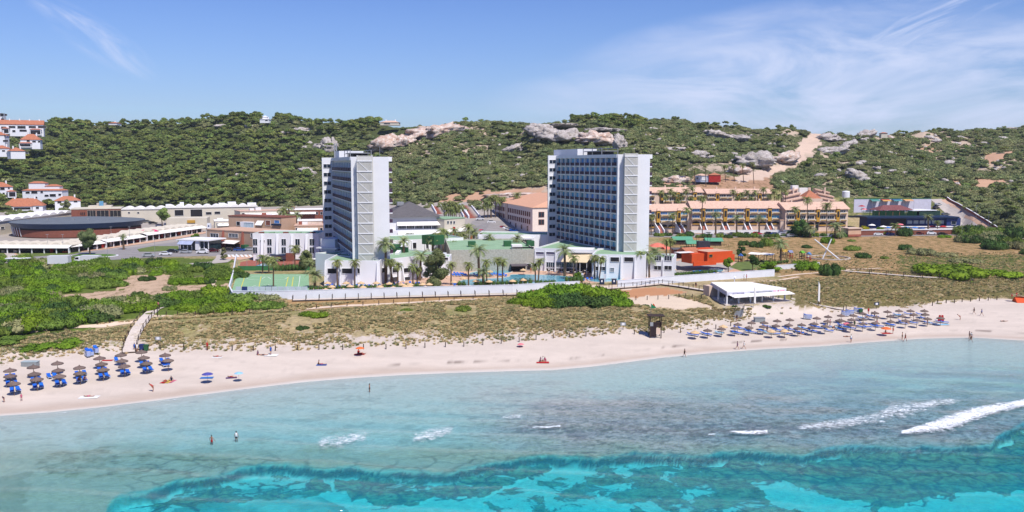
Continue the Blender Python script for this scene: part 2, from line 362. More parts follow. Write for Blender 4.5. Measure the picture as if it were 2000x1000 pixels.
k5 = inpoly(bju, bjv, [(-900,900),(40,925),(60,1000),(30,1100),(-900,1100)])*(1-Bt); Bcol = lerp(Bcol, np.array(C(80,90,100,.5)), k5*.7)
k6 = smooth(fbm(BX/3.+60, BY/1.5), .60, .68)*smooth(bjv, 735, 760)*(1-Bt); Bcol = lerp(Bcol, np.array(C(130,132,118,.5)), k6*.22)
kb = smooth(bjv, 845, 885)*(1-Bt); Bcol = lerp(Bcol, np.array(C(188,176,152,.85)), kb*.75)
sp_ = smooth(fbm(BX/.8+3, BY/.5), .56, .70)*smooth(bju, 700, 1200)*smooth(bjv, 770, 800)*(1-Bt); Bcol = lerp(Bcol, np.array(C(90,70,76,.5)), sp_*.55)
eg = smooth(Bt, .02, .15)*(1-smooth(Bt, .65, 1.))*smooth(bu, 150, 330); Bcol = lerp(Bcol, np.array(C(40,66,76,.4)), eg*1.)  # drop-off band: dark crevice rock, with edge shading painted into its colour
Bcol = lerp(Bcol, np.array(C(250,248,236,.72)), Bt*.9*(1-eg))
dk = inpoly(bju, bjv, [(380,930),(560,925),(670,960),(700,1100),(400,1100),(350,1000)])*Bt; Bcol = lerp(Bcol, np.array(C(120,170,160,.5)), dk*.75*smooth(fbm(BX/6, BY/5), .3, .6))
rough = np.clip(k*.45+k3*.4+k4*.5, 0, 1); rcov = Brock*Bt; plate = np.maximum(inpoly(bju, bjv, R1), np.maximum(inpoly(bju, bjv, R2), inpoly(bju, bjv, R4)))*1.
crk = np.maximum(smooth(bjv, 872, 892)*.5*(1-Bt), Bt*plate)*smooth(bju, 150, 330)
def bed_material():
    m = bpy.data.materials.new('sea_bed_sand_and_rock'); m.use_nodes = True; nt = m.node_tree; L = nt.links.new; b = nt.nodes['Principled BSDF']
    b.inputs['Roughness'].default_value = 1; b.inputs['Specular IOR Level'].default_value = 0
    A, K = vcol(nt, 'Bed'), vcol(nt, 'Crack'); tc = nd(nt, 'ShaderNodeTexCoord')
    nw = nd(nt, 'ShaderNodeTexNoise', i_Scale=.5, i_Detail=5.); L(tc.outputs['Object'], nw.inputs['Vector'])
    
    sc = nd(nt, 'ShaderNodeVectorMath', operation='SCALE'); sc.inputs['Scale'].default_value = 3.2; L(nw.outputs['Color'], sc.inputs[0])
    adv = nd(nt, 'ShaderNodeVectorMath', operation='ADD'); L(tc.outputs['Object'], adv.inputs[0]); L(sc.outputs[0], adv.inputs[1])
    mp = nd(nt, 'ShaderNodeMapping'); mp.inputs['Scale'].default_value = (.2, .32, 1); L(adv.outputs[0], mp.inputs[0])
    vo = nd(nt, 'ShaderNodeTexVoronoi', feature='DISTANCE_TO_EDGE', voronoi_dimensions='2D'); vo.inputs['Scale'].default_value = 1.; L(mp.outputs[0], vo.inputs['Vector'])
    r = nd(nt, 'ShaderNodeMapRange'); r.inputs[1].default_value = .02; r.inputs[2].default_value = .10; r.inputs[3].default_value = 1; r.inputs[4].default_value = 0; L(vo.outputs['Distance'], r.inputs[0])
    mm = nd(nt, 'ShaderNodeMath', operation='MULTIPLY'); L(r.outputs[0], mm.inputs[0]); L(K.outputs['Fac'], mm.inputs[1])
    m2 = nd(nt, 'ShaderNodeMath', operation='MULTIPLY'); m2.inputs[1].default_value = .9; L(mm.outputs[0], m2.inputs[0])
    n1 = nd(nt, 'ShaderNodeTexNoise', i_Scale=1.1, i_Detail=7., i_Roughness=.7, i_Distortion=.6); L(tc.outputs['Object'], n1.inputs['Vector'])
    rv = nd(nt, 'ShaderNodeMapRange'); rv.inputs[1].default_value = .3; rv.inputs[2].default_value = .7; rv.inputs[3].default_value = .8; rv.inputs[4].default_value = 1.2; L(n1.outputs['Fac'], rv.inputs[0])
    rw = nd(nt, 'ShaderNodeMapRange'); rw.inputs[1].default_value = .36; rw.inputs[2].default_value = .64; rw.inputs[3].default_value = .3; rw.inputs[4].default_value = 1.5; L(n1.outputs['Fac'], rw.inputs[0]); RG = vcol(nt, 'Rough')
    rx_ = nd(nt, 'ShaderNodeMix', data_type='FLOAT'); L(RG.outputs['Fac'], rx_.inputs[0]); L(rv.outputs[0], rx_.inputs[2]); L(rw.outputs[0], rx_.inputs[3])
    h = nd(nt, 'ShaderNodeHueSaturation'); L(A.outputs['Color'], h.inputs['Color']); L(rx_.outputs[0], h.inputs['Value'])
    mx = nd(nt, 'ShaderNodeMix', data_type='RGBA'); L(m2.outputs[0], mx.inputs[0])
    def M1(op, a, b_=None):
        q = nd(nt, 'ShaderNodeMath', operation=op)
        for i, p in enumerate((a, b_)):
            if p is None: continue
            if isinstance(p, float): q.inputs[i].default_value = p
            else: L(p, q.inputs[i])
        return q.outputs[0]
    RC = vcol(nt, 'Rock'); nr = nd(nt, 'ShaderNodeTexNoise', i_Scale=.26, i_Detail=9., i_Roughness=.66, i_Distortion=.4); L(tc.outputs['Object'], nr.inputs['Vector'])
    e = M1('SUBTRACT', nr.outputs['Fac'], M1('SUBTRACT', .76, M1('MULTIPLY', RC.outputs['Fac'], .46)))
    def st(x, a, b_):
        q = nd(nt, 'ShaderNodeMapRange', clamp=True); q.inputs[1].default_value = a; q.inputs[2].default_value = b_; L(x, q.inputs[0]); return q.outputs[0]
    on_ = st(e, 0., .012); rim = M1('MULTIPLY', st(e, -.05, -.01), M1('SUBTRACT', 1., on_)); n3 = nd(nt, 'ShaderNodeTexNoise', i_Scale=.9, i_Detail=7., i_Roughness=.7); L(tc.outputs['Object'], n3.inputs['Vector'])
    rc = nd(nt, 'ShaderNodeMix', data_type='RGBA'); L(st(n3.outputs['Fac'], .38, .6), rc.inputs[0]); rc.inputs[6].default_value = (.025, .035, .03, 1); rc.inputs[7].default_value = (.36, .30, .19, 1)
    x1 = nd(nt, 'ShaderNodeMix', data_type='RGBA'); L(M1('MULTIPLY', rim, .9), x1.inputs[0]); L(h.outputs[0], x1.inputs[6]); x1.inputs[7].default_value = (.02, .04, .05, 1)  # shadow beside the rock patches, painted into the bed colour as a dark rim
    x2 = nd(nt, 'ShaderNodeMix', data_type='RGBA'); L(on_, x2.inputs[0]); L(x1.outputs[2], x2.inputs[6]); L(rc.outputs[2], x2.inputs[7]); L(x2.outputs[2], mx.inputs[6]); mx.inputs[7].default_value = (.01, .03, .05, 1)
    L(mx.outputs[2], b.inputs['Base Color']); return m
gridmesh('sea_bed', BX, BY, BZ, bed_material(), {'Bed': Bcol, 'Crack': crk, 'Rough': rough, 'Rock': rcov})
# ---- sea surface: its tint follows the real depth of water below it
SX, SY_ = BX[::2, ::2], BY[::2, ::2]; 
SY_ = SY_.copy(); SX = SX.copy()
ext = np.exp(np.linspace(0, 1, SY_.shape[0]))[:, None]
a2 = aa[::2]; y2 = np.interp(a2, sa, sY)+1.2
SY_ = np.exp(np.log(46.)*(1-SBr[::2, None])+np.log(y2)[None, :]*SBr[::2, None]); SX = a2[None, :]*SY_
sb, st_, sr = bed(SX, SY_); depth = np.clip(-sb, 0, 9)
swell = .05*np.sin(SY_*.9+SX*.12+3*fbm(SX/12, SY_/12))*smooth(np.interp(a2, sa, sY)[None, :]-SY_, 2, 20)
def sea_material():
    m = bpy.data.materials.new('sea_water'); m.use_nodes = True; nt = m.node_tree; L = nt.links.new
    nt.nodes.remove(nt.nodes['Principled BSDF']); out = nt.nodes['Material Output']; D = vcol(nt, 'Depth'); tc = nd(nt, 'ShaderNodeTexCoord')
    comb = nd(nt, 'ShaderNodeCombineColor')
    for i, k in enumerate((.74, .05, .024)):
        e = nd(nt, 'ShaderNodeMath', operation='MULTIPLY'); e.inputs[1].default_value = -k; L(D.outputs['Fac'], e.inputs[0])
        x = nd(nt, 'ShaderNodeMath', operation='EXPONENT'); L(e.outputs[0], x.inputs[0]); y = nd(nt, 'ShaderNodeMath', operation='MULTIPLY'); y.inputs[1].default_value = (.87, .96, 1.)[i]
        L(x.outputs[0], y.inputs[0]); L(y.outputs[0], comb.inputs[i])
    tr = nd(nt, 'ShaderNodeBsdfTransparent'); L(comb.outputs[0], tr.inputs[0])
    df = nd(nt, 'ShaderNodeBsdfDiffuse'); df.inputs[0].default_value = (.0, .56, .74, 1)
    s = nd(nt, 'ShaderNodeMapRange'); s.inputs[1].default_value = 0; s.inputs[2].default_value = 3.2; s.inputs[3].default_value = .04; s.inputs[4].default_value = .27; L(D.outputs['Fac'], s.inputs[0])
    m1 = nd(nt, 'ShaderNodeMixShader'); L(s.outputs[0], m1.inputs[0]); L(tr.outputs[0], m1.inputs[1]); L(df.outputs[0], m1.inputs[2])
    gl = nd(nt, 'ShaderNodeBsdfGlossy'); gl.inputs['Roughness'].default_value = .07
    mp = nd(nt, 'ShaderNodeMapping'); mp.inputs['Scale'].default_value = (.8, 1.5, 1); mp.inputs['Rotation'].default_value = (0, 0, .25); L(tc.outputs['Object'], mp.inputs[0])
    n1 = nd(nt, 'ShaderNodeTexNoise', i_Scale=1.9, i_Detail=4., i_Roughness=.65, i_Distortion=.8); L(mp.outputs[0], n1.inputs['Vector'])
    bp = nd(nt, 'ShaderNodeBump', i_Strength=1., i_Distance=.8); L(n1.outputs['Fac'], bp.inputs['Height']); L(bp.outputs[0], gl.inputs['Normal']); b2 = nd(nt, 'ShaderNodeBump', i_Strength=1., i_Distance=.16); L(n1.outputs['Fac'], b2.inputs['Height'])
    fr = nd(nt, 'ShaderNodeFresnel', i_IOR=1.33); L(b2.outputs[0], fr.inputs['Normal'])
    m2 = nd(nt, 'ShaderNodeMixShader'); L(fr.outputs[0], m2.inputs[0]); L(m1.outputs[0], m2.inputs[1]); L(gl.outputs[0], m2.inputs[2]); L(m2.outputs[0], out.inputs['Surface'])
    return m
gridmesh('sea_water', SX, SY_, 0*SX+.0+swell*smooth(depth, .1, .5), sea_material(), {'Depth': depth})
# ---- light, sky, camera
SUN = Vector((.50, -.78, 0)).normalized(); EL = R(56)
sd = Vector((SUN.x*math.cos(EL), SUN.y*math.cos(EL), math.sin(EL)))
ld = bpy.data.lights.new('sun', 'SUN'); ld.energy = 4.8; ld.angle = R(.5); ld.color = (1, .95, .88)
lo = bpy.data.objects.new('sun', ld); col.objects.link(lo); lo.rotation_euler = sd.to_track_quat('Z', 'Y').to_euler()
w = bpy.data.worlds.new('World'); scene.world = w; w.use_nodes = True; nt = w.node_tree; L = nt.links.new; bg = nt.nodes['Background']
sk = nd(nt, 'ShaderNodeTexSky'); sk.sky_type = 'NISHITA'; sk.sun_disc = False; sk.sun_elevation = EL; sk.sun_rotation = math.atan2(SUN.x, SUN.y); sk.altitude = 40; sk.air_density = 1.; sk.dust_density = .4; sk.ozone_density = 2.2
tc = nd(nt, 'ShaderNodeTexCoord'); sx = nd(nt, 'ShaderNodeSeparateXYZ'); L(tc.outputs['Generated'], sx.inputs[0])
def mth(op, a, b=None):
    n = nd(nt, 'ShaderNodeMath', operation=op)
    for i, q in enumerate((a, b)):
        if q is None: continue
        if isinstance(q, (int, float)): n.inputs[i].default_value = q
        else: L(q, n.inputs[i])
    return n.outputs[0]
def mr(x, a, b, c=0., d=1.):
    n = nd(nt, 'ShaderNodeMapRange', clamp=True, interpolation_type='SMOOTHSTEP'); L(x, n.inputs[0])
    for i, q in enumerate((a, b, c, d)): n.inputs[i+1].default_value = q
    return n.outputs[0]
az = mth('ARCTAN2', sx.outputs[0], sx.outputs[1]); el = mth('ARCSINE', sx.outputs[2])
def cloud(azc, elc, ang, scl, seed, lo, hi, box, stretch):
    # wisps: noise in rotated azimuth/elevation, limited to an oval
    cx = mth('SUBTRACT', az, azc); cy = mth('SUBTRACT', el, elc); ca, sn = math.cos(ang), math.sin(ang)
    X = mth('ADD', mth('MULTIPLY', cx, ca), mth('MULTIPLY', cy, sn)); Yy = mth('SUBTRACT', mth('MULTIPLY', cy, ca), mth('MULTIPLY', cx, sn))
    cb = nd(nt, 'ShaderNodeCombineXYZ'); L(mth('MULTIPLY', X, scl), cb.inputs[0]); L(mth('MULTIPLY', Yy, scl*stretch), cb.inputs[1]); cb.inputs[2].default_value = seed
    n = nd(nt, 'ShaderNodeTexNoise', i_Scale=1., i_Detail=6., i_Roughness=.6, i_Distortion=.7); L(cb.outputs[0], n.inputs['Vector'])
    d2 = mth('ADD', mth('POWER', mth('ABSOLUTE', mth('DIVIDE', X, box[0])), 2.), mth('POWER', mth('ABSOLUTE', mth('DIVIDE', Yy, box[1])), 2.))
    return mth('MULTIPLY', mr(n.outputs['Fac'], lo, hi), mr(d2, 1., .1))
def ae(u, v):
    x, y, z = ray(u, v); return math.atan2(x, y), math.asin(z/math.sqrt(x*x+y*y+z*z))
cl = None
for (u, v, ang, scl, seed, lo, hi, bx, by, stt, g) in [
    (185, 75, -.55, 11., 1.2, .34, .72, .075, .022, 4., .6), 
    (1720, 170, -.02, 5., 3.3, .36, .68, .42, .085, 3.5, .85), (1330, 185, .04, 4., 4.4, .34, .74, .24, .05, 3., .6), (1480, 75, .12, 4., 5.7, .34, .74, .24, .04, 3.5, .6),
    (1830, 35, .38, 8., 6.6, .36, .68, .15, .02, 5., .75), (1700, 12, .12, 6., 8.1, .38, .75, .14, .010, 4., .5), (1600, 140, .22, 5., 9.4, .40, .74, .30, .05, 3.5, .6), (1950, 90, .2, 5., 7.9, .26, .62, .12, .024, 5., .65)]:
    a_, e_ = ae(u, v); c = mth('MULTIPLY', cloud(a_, e_, ang, scl, seed, lo, hi, (bx, by), stt), g)
    cl = c if cl is None else mth('MAXIMUM', cl, c)
hz = mr(el, .0, .14, .2, 0.)
grad = nd(nt, 'ShaderNodeMix', data_type='RGBA'); L(hz, grad.inputs[0]); 
hs = nd(nt, 'ShaderNodeHueSaturation'); hs.inputs['Hue'].default_value = .52; hs.inputs['Saturation'].default_value = 1.25; L(sk.outputs[0], hs.inputs['Color'])
tn = nd(nt, 'ShaderNodeMix', data_type='RGBA'); L(mr(el, 0., .17), tn.inputs[0]); tn.inputs[6].default_value = (.60, .68, .98, 1); tn.inputs[7].default_value = (.86, .94, 1.12, 1)
mu = nd(nt, 'ShaderNodeMix', data_type='RGBA', blend_type='MULTIPLY'); mu.inputs[0].default_value = 1.; L(hs.outputs[0], mu.inputs[6]); L(tn.outputs[2], mu.inputs[7]); L(mu.outputs[2], grad.inputs[6]); grad.inputs[7].default_value = (3.2, 5.0, 8.3, 1)
mx = nd(nt, 'ShaderNodeMix', data_type='RGBA'); L(cl, mx.inputs[0]); L(grad.outputs[2], mx.inputs[6]); mx.inputs[7].default_value = (6.0, 6.6, 8.6, 1)
L(mx.outputs[2], bg.inputs['Color']); bg.inputs['Strength'].default_value = .1
w.cycles.sampling_method = 'MANUAL'; w.cycles.sample_map_resolution = 256
cd = bpy.data.cameras.new('camera'); cam = bpy.data.objects.new('camera', cd); col.objects.link(cam); scene.camera = cam
cam.location = (0, 0, CZ); cam.rotation_euler = (R(90)-PITCH, 0, 0); cd.sensor_width = 36; cd.lens = 36*FPX/2000; cd.clip_end = 8000; cd.clip_start = .5
scene.view_settings.view_transform = 'Standard'; scene.view_settings.look = 'None'; scene.view_settings.exposure = .23; scene.view_settings.gamma = 1
scene.cycles.max_bounces = 5; scene.cycles.diffuse_bounces = 2; scene.cycles.glossy_bounces = 2; scene.cycles.transparent_max_bounces = 12; scene.cycles.caustics_reflective = False; scene.cycles.caustics_refractive = False
# ---- thin sea air between the camera and the hills
hz_ = MB().box(-3450, 3450, -60, 2720, -12, 118).mesh('haze', []); hm = bpy.data.materials.new('thin_haze'); hm.use_nodes = True; nt = hm.node_tree; nt.nodes.remove(nt.nodes['Principled BSDF']); pv = nd(nt, 'ShaderNodeVolumePrincipled'); pv.inputs['Color'].default_value = (.78, .86, 1, 1); pv.inputs['Density'].default_value = .00006; nt.links.new(pv.outputs[0], nt.nodes['Material Output'].inputs['Volume']); hz_.materials.append(hm); tag(link('haze', hz_), 'thin pale haze over the bay and the hills', 'haze', kind='stuff')
scene.cycles.volume_step_rate = 5; scene.cycles.volume_max_steps = 64; scene.cycles.volume_bounces = 0
# ------------------------------------------------------------------ foliage
def crown_mesh(name, seed, lobes, nleaf, ls, mat, sub=2, flat=.0, core=.82):
    """lobed crown: rough cores wrapped in many leaf-sized faces"""
    rs = np.random.RandomState(seed); v0, f0 = ICO[sub]; VV, FF = [], []; n = 0
    L_ = np.array(lobes, float)
    for (x, y, z, rx, ry, rz) in L_:
        d = 1+.22*np.array([mnoise.noise(Vector(p*2.3+seed+x)) for p in v0])+.12*rs.randn(len(v0))*.5
        p = v0*d[:, None]*core*np.array([rx, ry, rz])+np.array([x, y, z]); VV.append(p); FF.append(f0+n); n += len(p)
    vol = (L_[:, 3]*L_[:, 4])**1.; k = rs.choice(len(L_), nleaf, p=vol/vol.sum()); d = rs.randn(nleaf, 3); d[:, 2] = np.abs(d[:, 2])*1.0-.35*rs.rand(nleaf); d /= np.linalg.norm(d, axis=1)[:, None]
    c = L_[k, :3]+d*L_[k, 3:6]*(core+rs.rand(nleaf, 1)*(1.16-core))
    a = rs.randn(nleaf, 3); a /= np.linalg.norm(a, axis=1)[:, None]; nn = d+.7*rs.randn(nleaf, 3); b = np.cross(nn, a); b /= np.linalg.norm(b, axis=1)[:, None]+1e-6; a = np.cross(b, nn); a /= np.linalg.norm(a, axis=1)[:, None]+1e-6
    s = ls*(.6+.8*rs.rand(nleaf, 1))
    tri = np.stack([c-a*s*.6-b*s*.4, c+a*s*.6-b*s*.35, c+b*s*.75+a*s*.1*rs.randn(nleaf, 1)], 1).reshape(-1, 3)
    FF.append(np.arange(n, n+3*nleaf).reshape(-1, 3)); VV.append(tri)
    return npmesh(name, np.concatenate(VV), np.concatenate(FF), mat)
def lobes(seed, n, w, h, z0, r0, r1, squash=.7):
    r = random.Random(seed); o = []
    for i in range(n):
        t = r.random()*6.28; q = math.sqrt(r.random())*w; z = z0+h*(1-(q/w)**1.6*.6)*(.5+.5*r.random()); rr = r.uniform(r0, r1)
        o.append((q*math.cos(t), q*math.sin(t), z, rr, rr, rr*squash))
    return o
LEAF = dict(pine=M('pine_needles', C(72,84,42,1.50), .9, c2=C(104,114,62,1.79), scale=.22, rnd=.42, spec=.1, transl=.15),
            oak=M('scrub_leaves', C(80,92,58,1.30), .9, c2=C(114,120,80,1.56), scale=.3, rnd=.3, spec=.1, transl=.15),
            grey=M('greygreen_leaves', C(106,112,78,1.18), .9, c2=C(134,134,92,1.32), scale=.3, rnd=.22, spec=.1, transl=.15),
            lush=M('bright_shrub_leaves', C(96,130,38,0.70), .85, c2=C(134,166,46,0.82), scale=.35, rnd=.14, spec=.15, transl=.15),
            dark=M('dark_shrub_leaves', C(50,74,38,0.99), .9, c2=C(76,100,48,1.19), scale=.35, rnd=.15, spec=.15, transl=.15),
            dune=M('dune_tussock', C(154,140,98,1.4), .95, c2=C(182,164,126,1.5), scale=.5, rnd=.2, spec=.05, transl=.15),
            green=M('green_shrub_leaves', C(88,112,46,.85), .9, c2=C(122,144,64,.95), scale=.3, rnd=.18, spec=.1, transl=.15),
            hedge=M('hedge_leaves', C(52,78,40,1.03), .9, c2=C(84,110,54,1.14), scale=.7, spec=.15, transl=.15),
            red=M('red_shrub_leaves', C(140,84,84,0.88), .9, c2=C(160,130,110,0.88), scale=.7, spec=.1, transl=.15), yel=M('yellow_shrub_leaves', C(150,150,40,0.88), .9, c2=C(190,180,50,0.96), scale=.7, spec=.1, transl=.15))
BARK = M('grey_brown_bark', C(110,92,76,.5), .95, var=.3, scale=2.)
def trunk_mesh(name, h, r, seed, br=4, spread=2.2):
    m = MB(); q = random.Random(seed); p = Vector((0, 0, -.6)); top = Vector((q.uniform(-.4, .4), q.uniform(-.4, .4), h*.55))
    m.tube(p, top, r, r*.65, 7)
    for i in range(br):
        t = 6.28*i/br+q.random(); e = Vector((math.cos(t)*spread, math.sin(t)*spread, h*q.uniform(.8, 1.))); m.tube(top, e, r*.5, r*.2, 5)
    return m.mesh(name, BARK)
PINES = []
for s in range(5):
    h = 8.5; lb = lobes(40+s, 8, 3.2, 2.6, 5.2, 1.5, 2.3, .62); PINES.append((crown_mesh('pine_crown', s, lb, 620, .62, LEAF['pine'], 1), trunk_mesh('pine_trunk', 7, .28, s)))
PINE_LO = [crown_mesh('wood_crown', 60+s, lobes(70+s, 7, 3.1, 3.2, 4.0, 1.4, 2.4, .7), 260, .62, LEAF['pine'], 1) for s in range(4)]
OAK = [crown_mesh('shrub_mass', 20+s, lobes(90+s, 6, 1.7, 1.1, .2, .95, 1.5, .75), 330, .42, LEAF['oak'], 1) for s in range(5)]
GREY = [crown_mesh('grey_shrub_mass', 30+s, lobes(120+s, 6, 1.7, .9, .2, .9, 1.4, .7), 300, .4, LEAF['grey'], 1) for s in range(3)]
def swap(me, mat):
    c = me.copy(); c.materials.clear(); c.materials.append(mat); return c
LUSH = [crown_mesh('bright_shrub_mass', 50+s, lobes(150+s, 14, 2.1, .6, .1, .6, 1.1, .62), 1500, .2, LEAF['lush'], 2) for s in range(4)]
DARK = [swap(m, LEAF['dark']) for m in LUSH]; GRN = [swap(m, LEAF['green']) for m in LUSH]; GRY2 = [swap(m, LEAF['grey']) for m in LUSH]
# ---- scattering stuff with one geometry-nodes object per kind
def scatter(name, label, cat, pts, rots, scls, meshes, kind='stuff'):
    me = bpy.data.meshes.new(name); me.vertices.add(len(pts)); me.vertices.foreach_set('co', np.asarray(pts, 'f').ravel())
    a = me.attributes.new('rot', 'FLOAT', 'POINT'); a.data.foreach_set('value', np.asarray(rots, 'f'))
    a = me.attributes.new('scl', 'FLOAT_VECTOR', 'POINT'); a.data.foreach_set('vector', np.asarray(scls, 'f').ravel())
    cc = bpy.data.collections.new(name+'_kinds')
    for m in meshes: cc.objects.link(bpy.data.objects.new(name+'_plant', m))
    ng = bpy.data.node_groups.new(name+'_scatter', 'GeometryNodeTree'); ng.interface.new_socket('Geometry', in_out='INPUT', socket_type='NodeSocketGeometry'); ng.interface.new_socket('Geometry', in_out='OUTPUT', socket_type='NodeSocketGeometry')
    N = ng.nodes.new; l = ng.links.new; gi, go = N('NodeGroupInput'), N('NodeGroupOutput'); ip = N('GeometryNodeInstanceOnPoints'); ci = N('GeometryNodeCollectionInfo')
    ci.inputs['Collection'].default_value = cc; ci.inputs['Separate Children'].default_value = True; ci.inputs['Reset Children'].default_value = True
    m2p = N('GeometryNodeMeshToPoints'); l(gi.outputs[0], m2p.inputs['Mesh']); l(m2p.outputs[0], ip.inputs['Points']); l(ci.outputs[0], ip.inputs['Instance']); ip.inputs['Pick Instance'].default_value = True
    r = N('GeometryNodeInputNamedAttribute'); r.data_type = 'FLOAT'; r.inputs[0].default_value = 'rot'; cx = N('ShaderNodeCombineXYZ'); l(r.outputs[0], cx.inputs[2]); l(cx.outputs[0], ip.inputs['Rotation'])
    s = N('GeometryNodeInputNamedAttribute'); s.data_type = 'FLOAT_VECTOR'; s.inputs[0].default_value = 'scl'; l(s.outputs[0], ip.inputs['Scale']); l(ip.outputs[0], go.inputs[0])
    o = link(name, me); md = o.modifiers.new('scatter', 'NODES'); md.node_group = ng
    return tag(o, label, cat, kind=kind)
rs = np.random.RandomState(11)
# where buildings etc. stand on the slopes (picture outlines): keep trees off
KEEP = [[(-10,214),(20,214),(20,234),(98,234),(98,268),(-10,266)], [(-10,256),(28,256),(28,290),(-10,290)], [(45,262),(94,262),(94,292),(45,292)], [(-10,284),(60,288),(60,306),(-10,306)], [(-10,354),(34,354),(34,392),(-10,392)], [(44,350),(128,350),(128,398),(44,398)], [(5,386),(90,386),(90,424),(5,424)], [(108,382),(165,382),(165,416),(108,416)], [(1335,318),(1505,318),(1520,372),(1340,374)], [(1245,362),(1250,372),(1240,372)], [(1640,380),(1880,380),(1990,455),(1650,460)], [(1260,358),(1650,366),(1650,420),(1260,420)], [(1525,355),(1655,360),(1655,400),(1525,400)], [(1590,252),(1620,262),(1595,300),(1545,335),(1440,362),(1425,345),(1500,325),(1545,300),(1565,268)],
        [(960,372),(1075,362),(1075,400),(955,400)], [(1705,238),(1740,238),(1745,268),(1705,268)],[(835,396),(945,396),(945,440),(835,440)],[(508,224),(535,224),(536,242),(508,242)],[(742,230),(785,230),(786,248),(742,248)]]
CLIFF = [[(722,258),(760,240),(900,240),(902,250),(880,262),(840,268),(790,285),(745,298),(722,288)],[(605,266),(655,262),(660,295),(605,293)],[(1028,240),(1100,236),(1170,245),(1225,258),(1222,292),(1150,290),(1040,278)],[(975,285),(1026,280),(1026,300),(975,310)],
         [(1372,252),(1420,248),(1478,262),(1475,275),(1375,275)],[(1440,305),(1470,292),(1520,296),(1560,300),(1520,330),(1440,336)],[(1600,258),(1735,240),(1740,275),(1660,300),(1600,310)],[(1655,330),(1705,335),(1690,358),(1660,352)],[(1293,284),(1345,284),(1345,300),(1293,300)],[(545,244),(605,244),(600,262),(545,262)]]
def offkeep(u, v, P, m=0):
    k = np.ones(u.shape, bool)
    for p in P: k &= ~inpoly(u, v, p)
    return k
def pts_hill(n, seed, amin=-.62, amax=.62, back=60):
    r = np.random.RandomState(seed); a = r.uniform(amin, amax, n); f = np.interp(a, h5[0], h5[1]); t = np.interp(a, h7[0], h7[1])+back
    Y = np.sqrt(r.uniform(0, 1, n)*(t**2-f**2)+f**2); x = a*Y; z = height(x, Y); u, v = proj(x, Y, z); return x, Y, z, u, v, a
# pines
x, Y, z, u, v, a = pts_hill(26000, 5)
dens = (1-smooth(u+(fbm(x/60., Y/60.)-.5)*300, 480, 760))*1.+.06
ridge = (np.abs(Y-np.interp(a, h7[0], h7[1])) < 22) & (((u > 440) & (u < 570)) | ((u > 670) & (u < 760)) | ((u > -50) & (u < 180)) | ((u > 1080) & (u < 1260)) | ((u > 1370) & (u < 1420)) | ((u > 1600) & (u < 1665)) )
nz = fbm(x/22.+80, Y/22.)
dens = np.where(ridge, 1.2, dens*np.where((u > 450), .75, 1)); dens = np.where((u > 180) & (u < 450) & (v < 262), dens*.4, dens)
k = (rs.rand(len(x)) < dens*.42) & offkeep(u, v, KEEP) & offkeep(u, v, CLIFF) & offkeep(u, v-8, KEEP)
x, Y, z, u, v = x[k], Y[k], z[k], u[k], v[k]
inb = (u > -20) & (u < 2020); sc = rs.uniform(.45, .92, len(x))*np.where(u > 760, .78, 1.); rz = rs.uniform(0, 6.28, len(x))
order = np.argsort(np.where(inb, Y/sc, 1e9)); first = order[:300]; rest = order[300:]
def pine(x, y, z, s, rz, label, group, sz=None, mats=None, i=0, name='pine_tree', cat='pine tree'):
    c, t = PINES[i % 5]; o = thing(name, label, cat, (x, y, z-.2), rz, group); o.scale = sz or (s, s, s)
    link('crown', c, o, m=mats); link('trunk', t, o); return o
for j, i in enumerate(first):
    left = u[i] < 620
    pine(x[i], Y[i], z[i], sc[i], rz[i], 'dark green pine in the closed wood at the hill foot behind the shops' if left else 'dark green pine standing among paler scrub on the hillside', 'pines of the hillside wood' if left else 'pines scattered in the hillside scrub', i=j)
scatter('pine_wood', 'closed dark green pine wood covering the hillside', 'wood', np.stack([x[rest], Y[rest], z[rest]-.2], 1), rz[rest], np.stack([sc[rest]*1.02]*3, 1), PINE_LO+[PINES[0][0]])
# scrub
x, Y, z, u, v, a = pts_hill(30000, 6, back=40)
soil = fbm(x/17.+3, Y/13.); vg = np.ones_like(x)*.78
vg -= .62*smooth(soil, .50, .66)*smooth(u, 600, 900)
for P in ([(1785,285),(1840,282),(1842,294),(1790,296)],[(1850,352),(1960,350),(1980,362),(1930,372),(1870,364)],[(820,384),(1060,366),(1072,388),(960,396),(860,394)],[(1930,300),(1980,296),(1960,312),(1920,322)],[(1290,345),(1350,350),(1340,362),(1290,360)]): vg[inpoly(u, v, P)] *= .15
k = (rs.rand(len(x)) < vg*np.where(u < 500, .35, .95)) & offkeep(u, v, KEEP) & offkeep(u, v-4, KEEP)
cl_ = ~offkeep(u, v, CLIFF); k &= ~(cl_ & (rs.rand(len(x)) < .86))
x, Y, z, u, v = x[k], Y[k], z[k], u[k], v[k]
s0 = rs.uniform(.55, 1.45, len(x))*(.75+.6*fbm(x/25., Y/25.+60)); rz = rs.uniform(0, 6.28, len(x)); ty = fbm(x/12.+200, Y/12.)+.15*rs.rand(len(x)); isg = (ty > .66) | ((u > 1250) & (ty > .60))
inb = (u > 0) & (u < 2000); order = np.argsort(np.where(inb, Y/s0, 1e9)); first = order[:90]; rest = order[90:]
for j, i in enumerate(first):
    link('shrub', (GREY if isg[i] else OAK)[j % 3], None, (x[i], Y[i], z[i]-.15), (0, 0, rz[i]), (s0[i], s0[i], s0[i]*.95))
    o = bpy.context.scene.collection.objects[-1]
    tag(o, 'rounded grey-green shrub in the scrub on the rocky slope behind the villas' if isg[i] else 'rounded green shrub in the scrub at the foot of the slope', 'shrub', 'grey-green shrubs on the slope' if isg[i] else 'green shrubs on the slope')
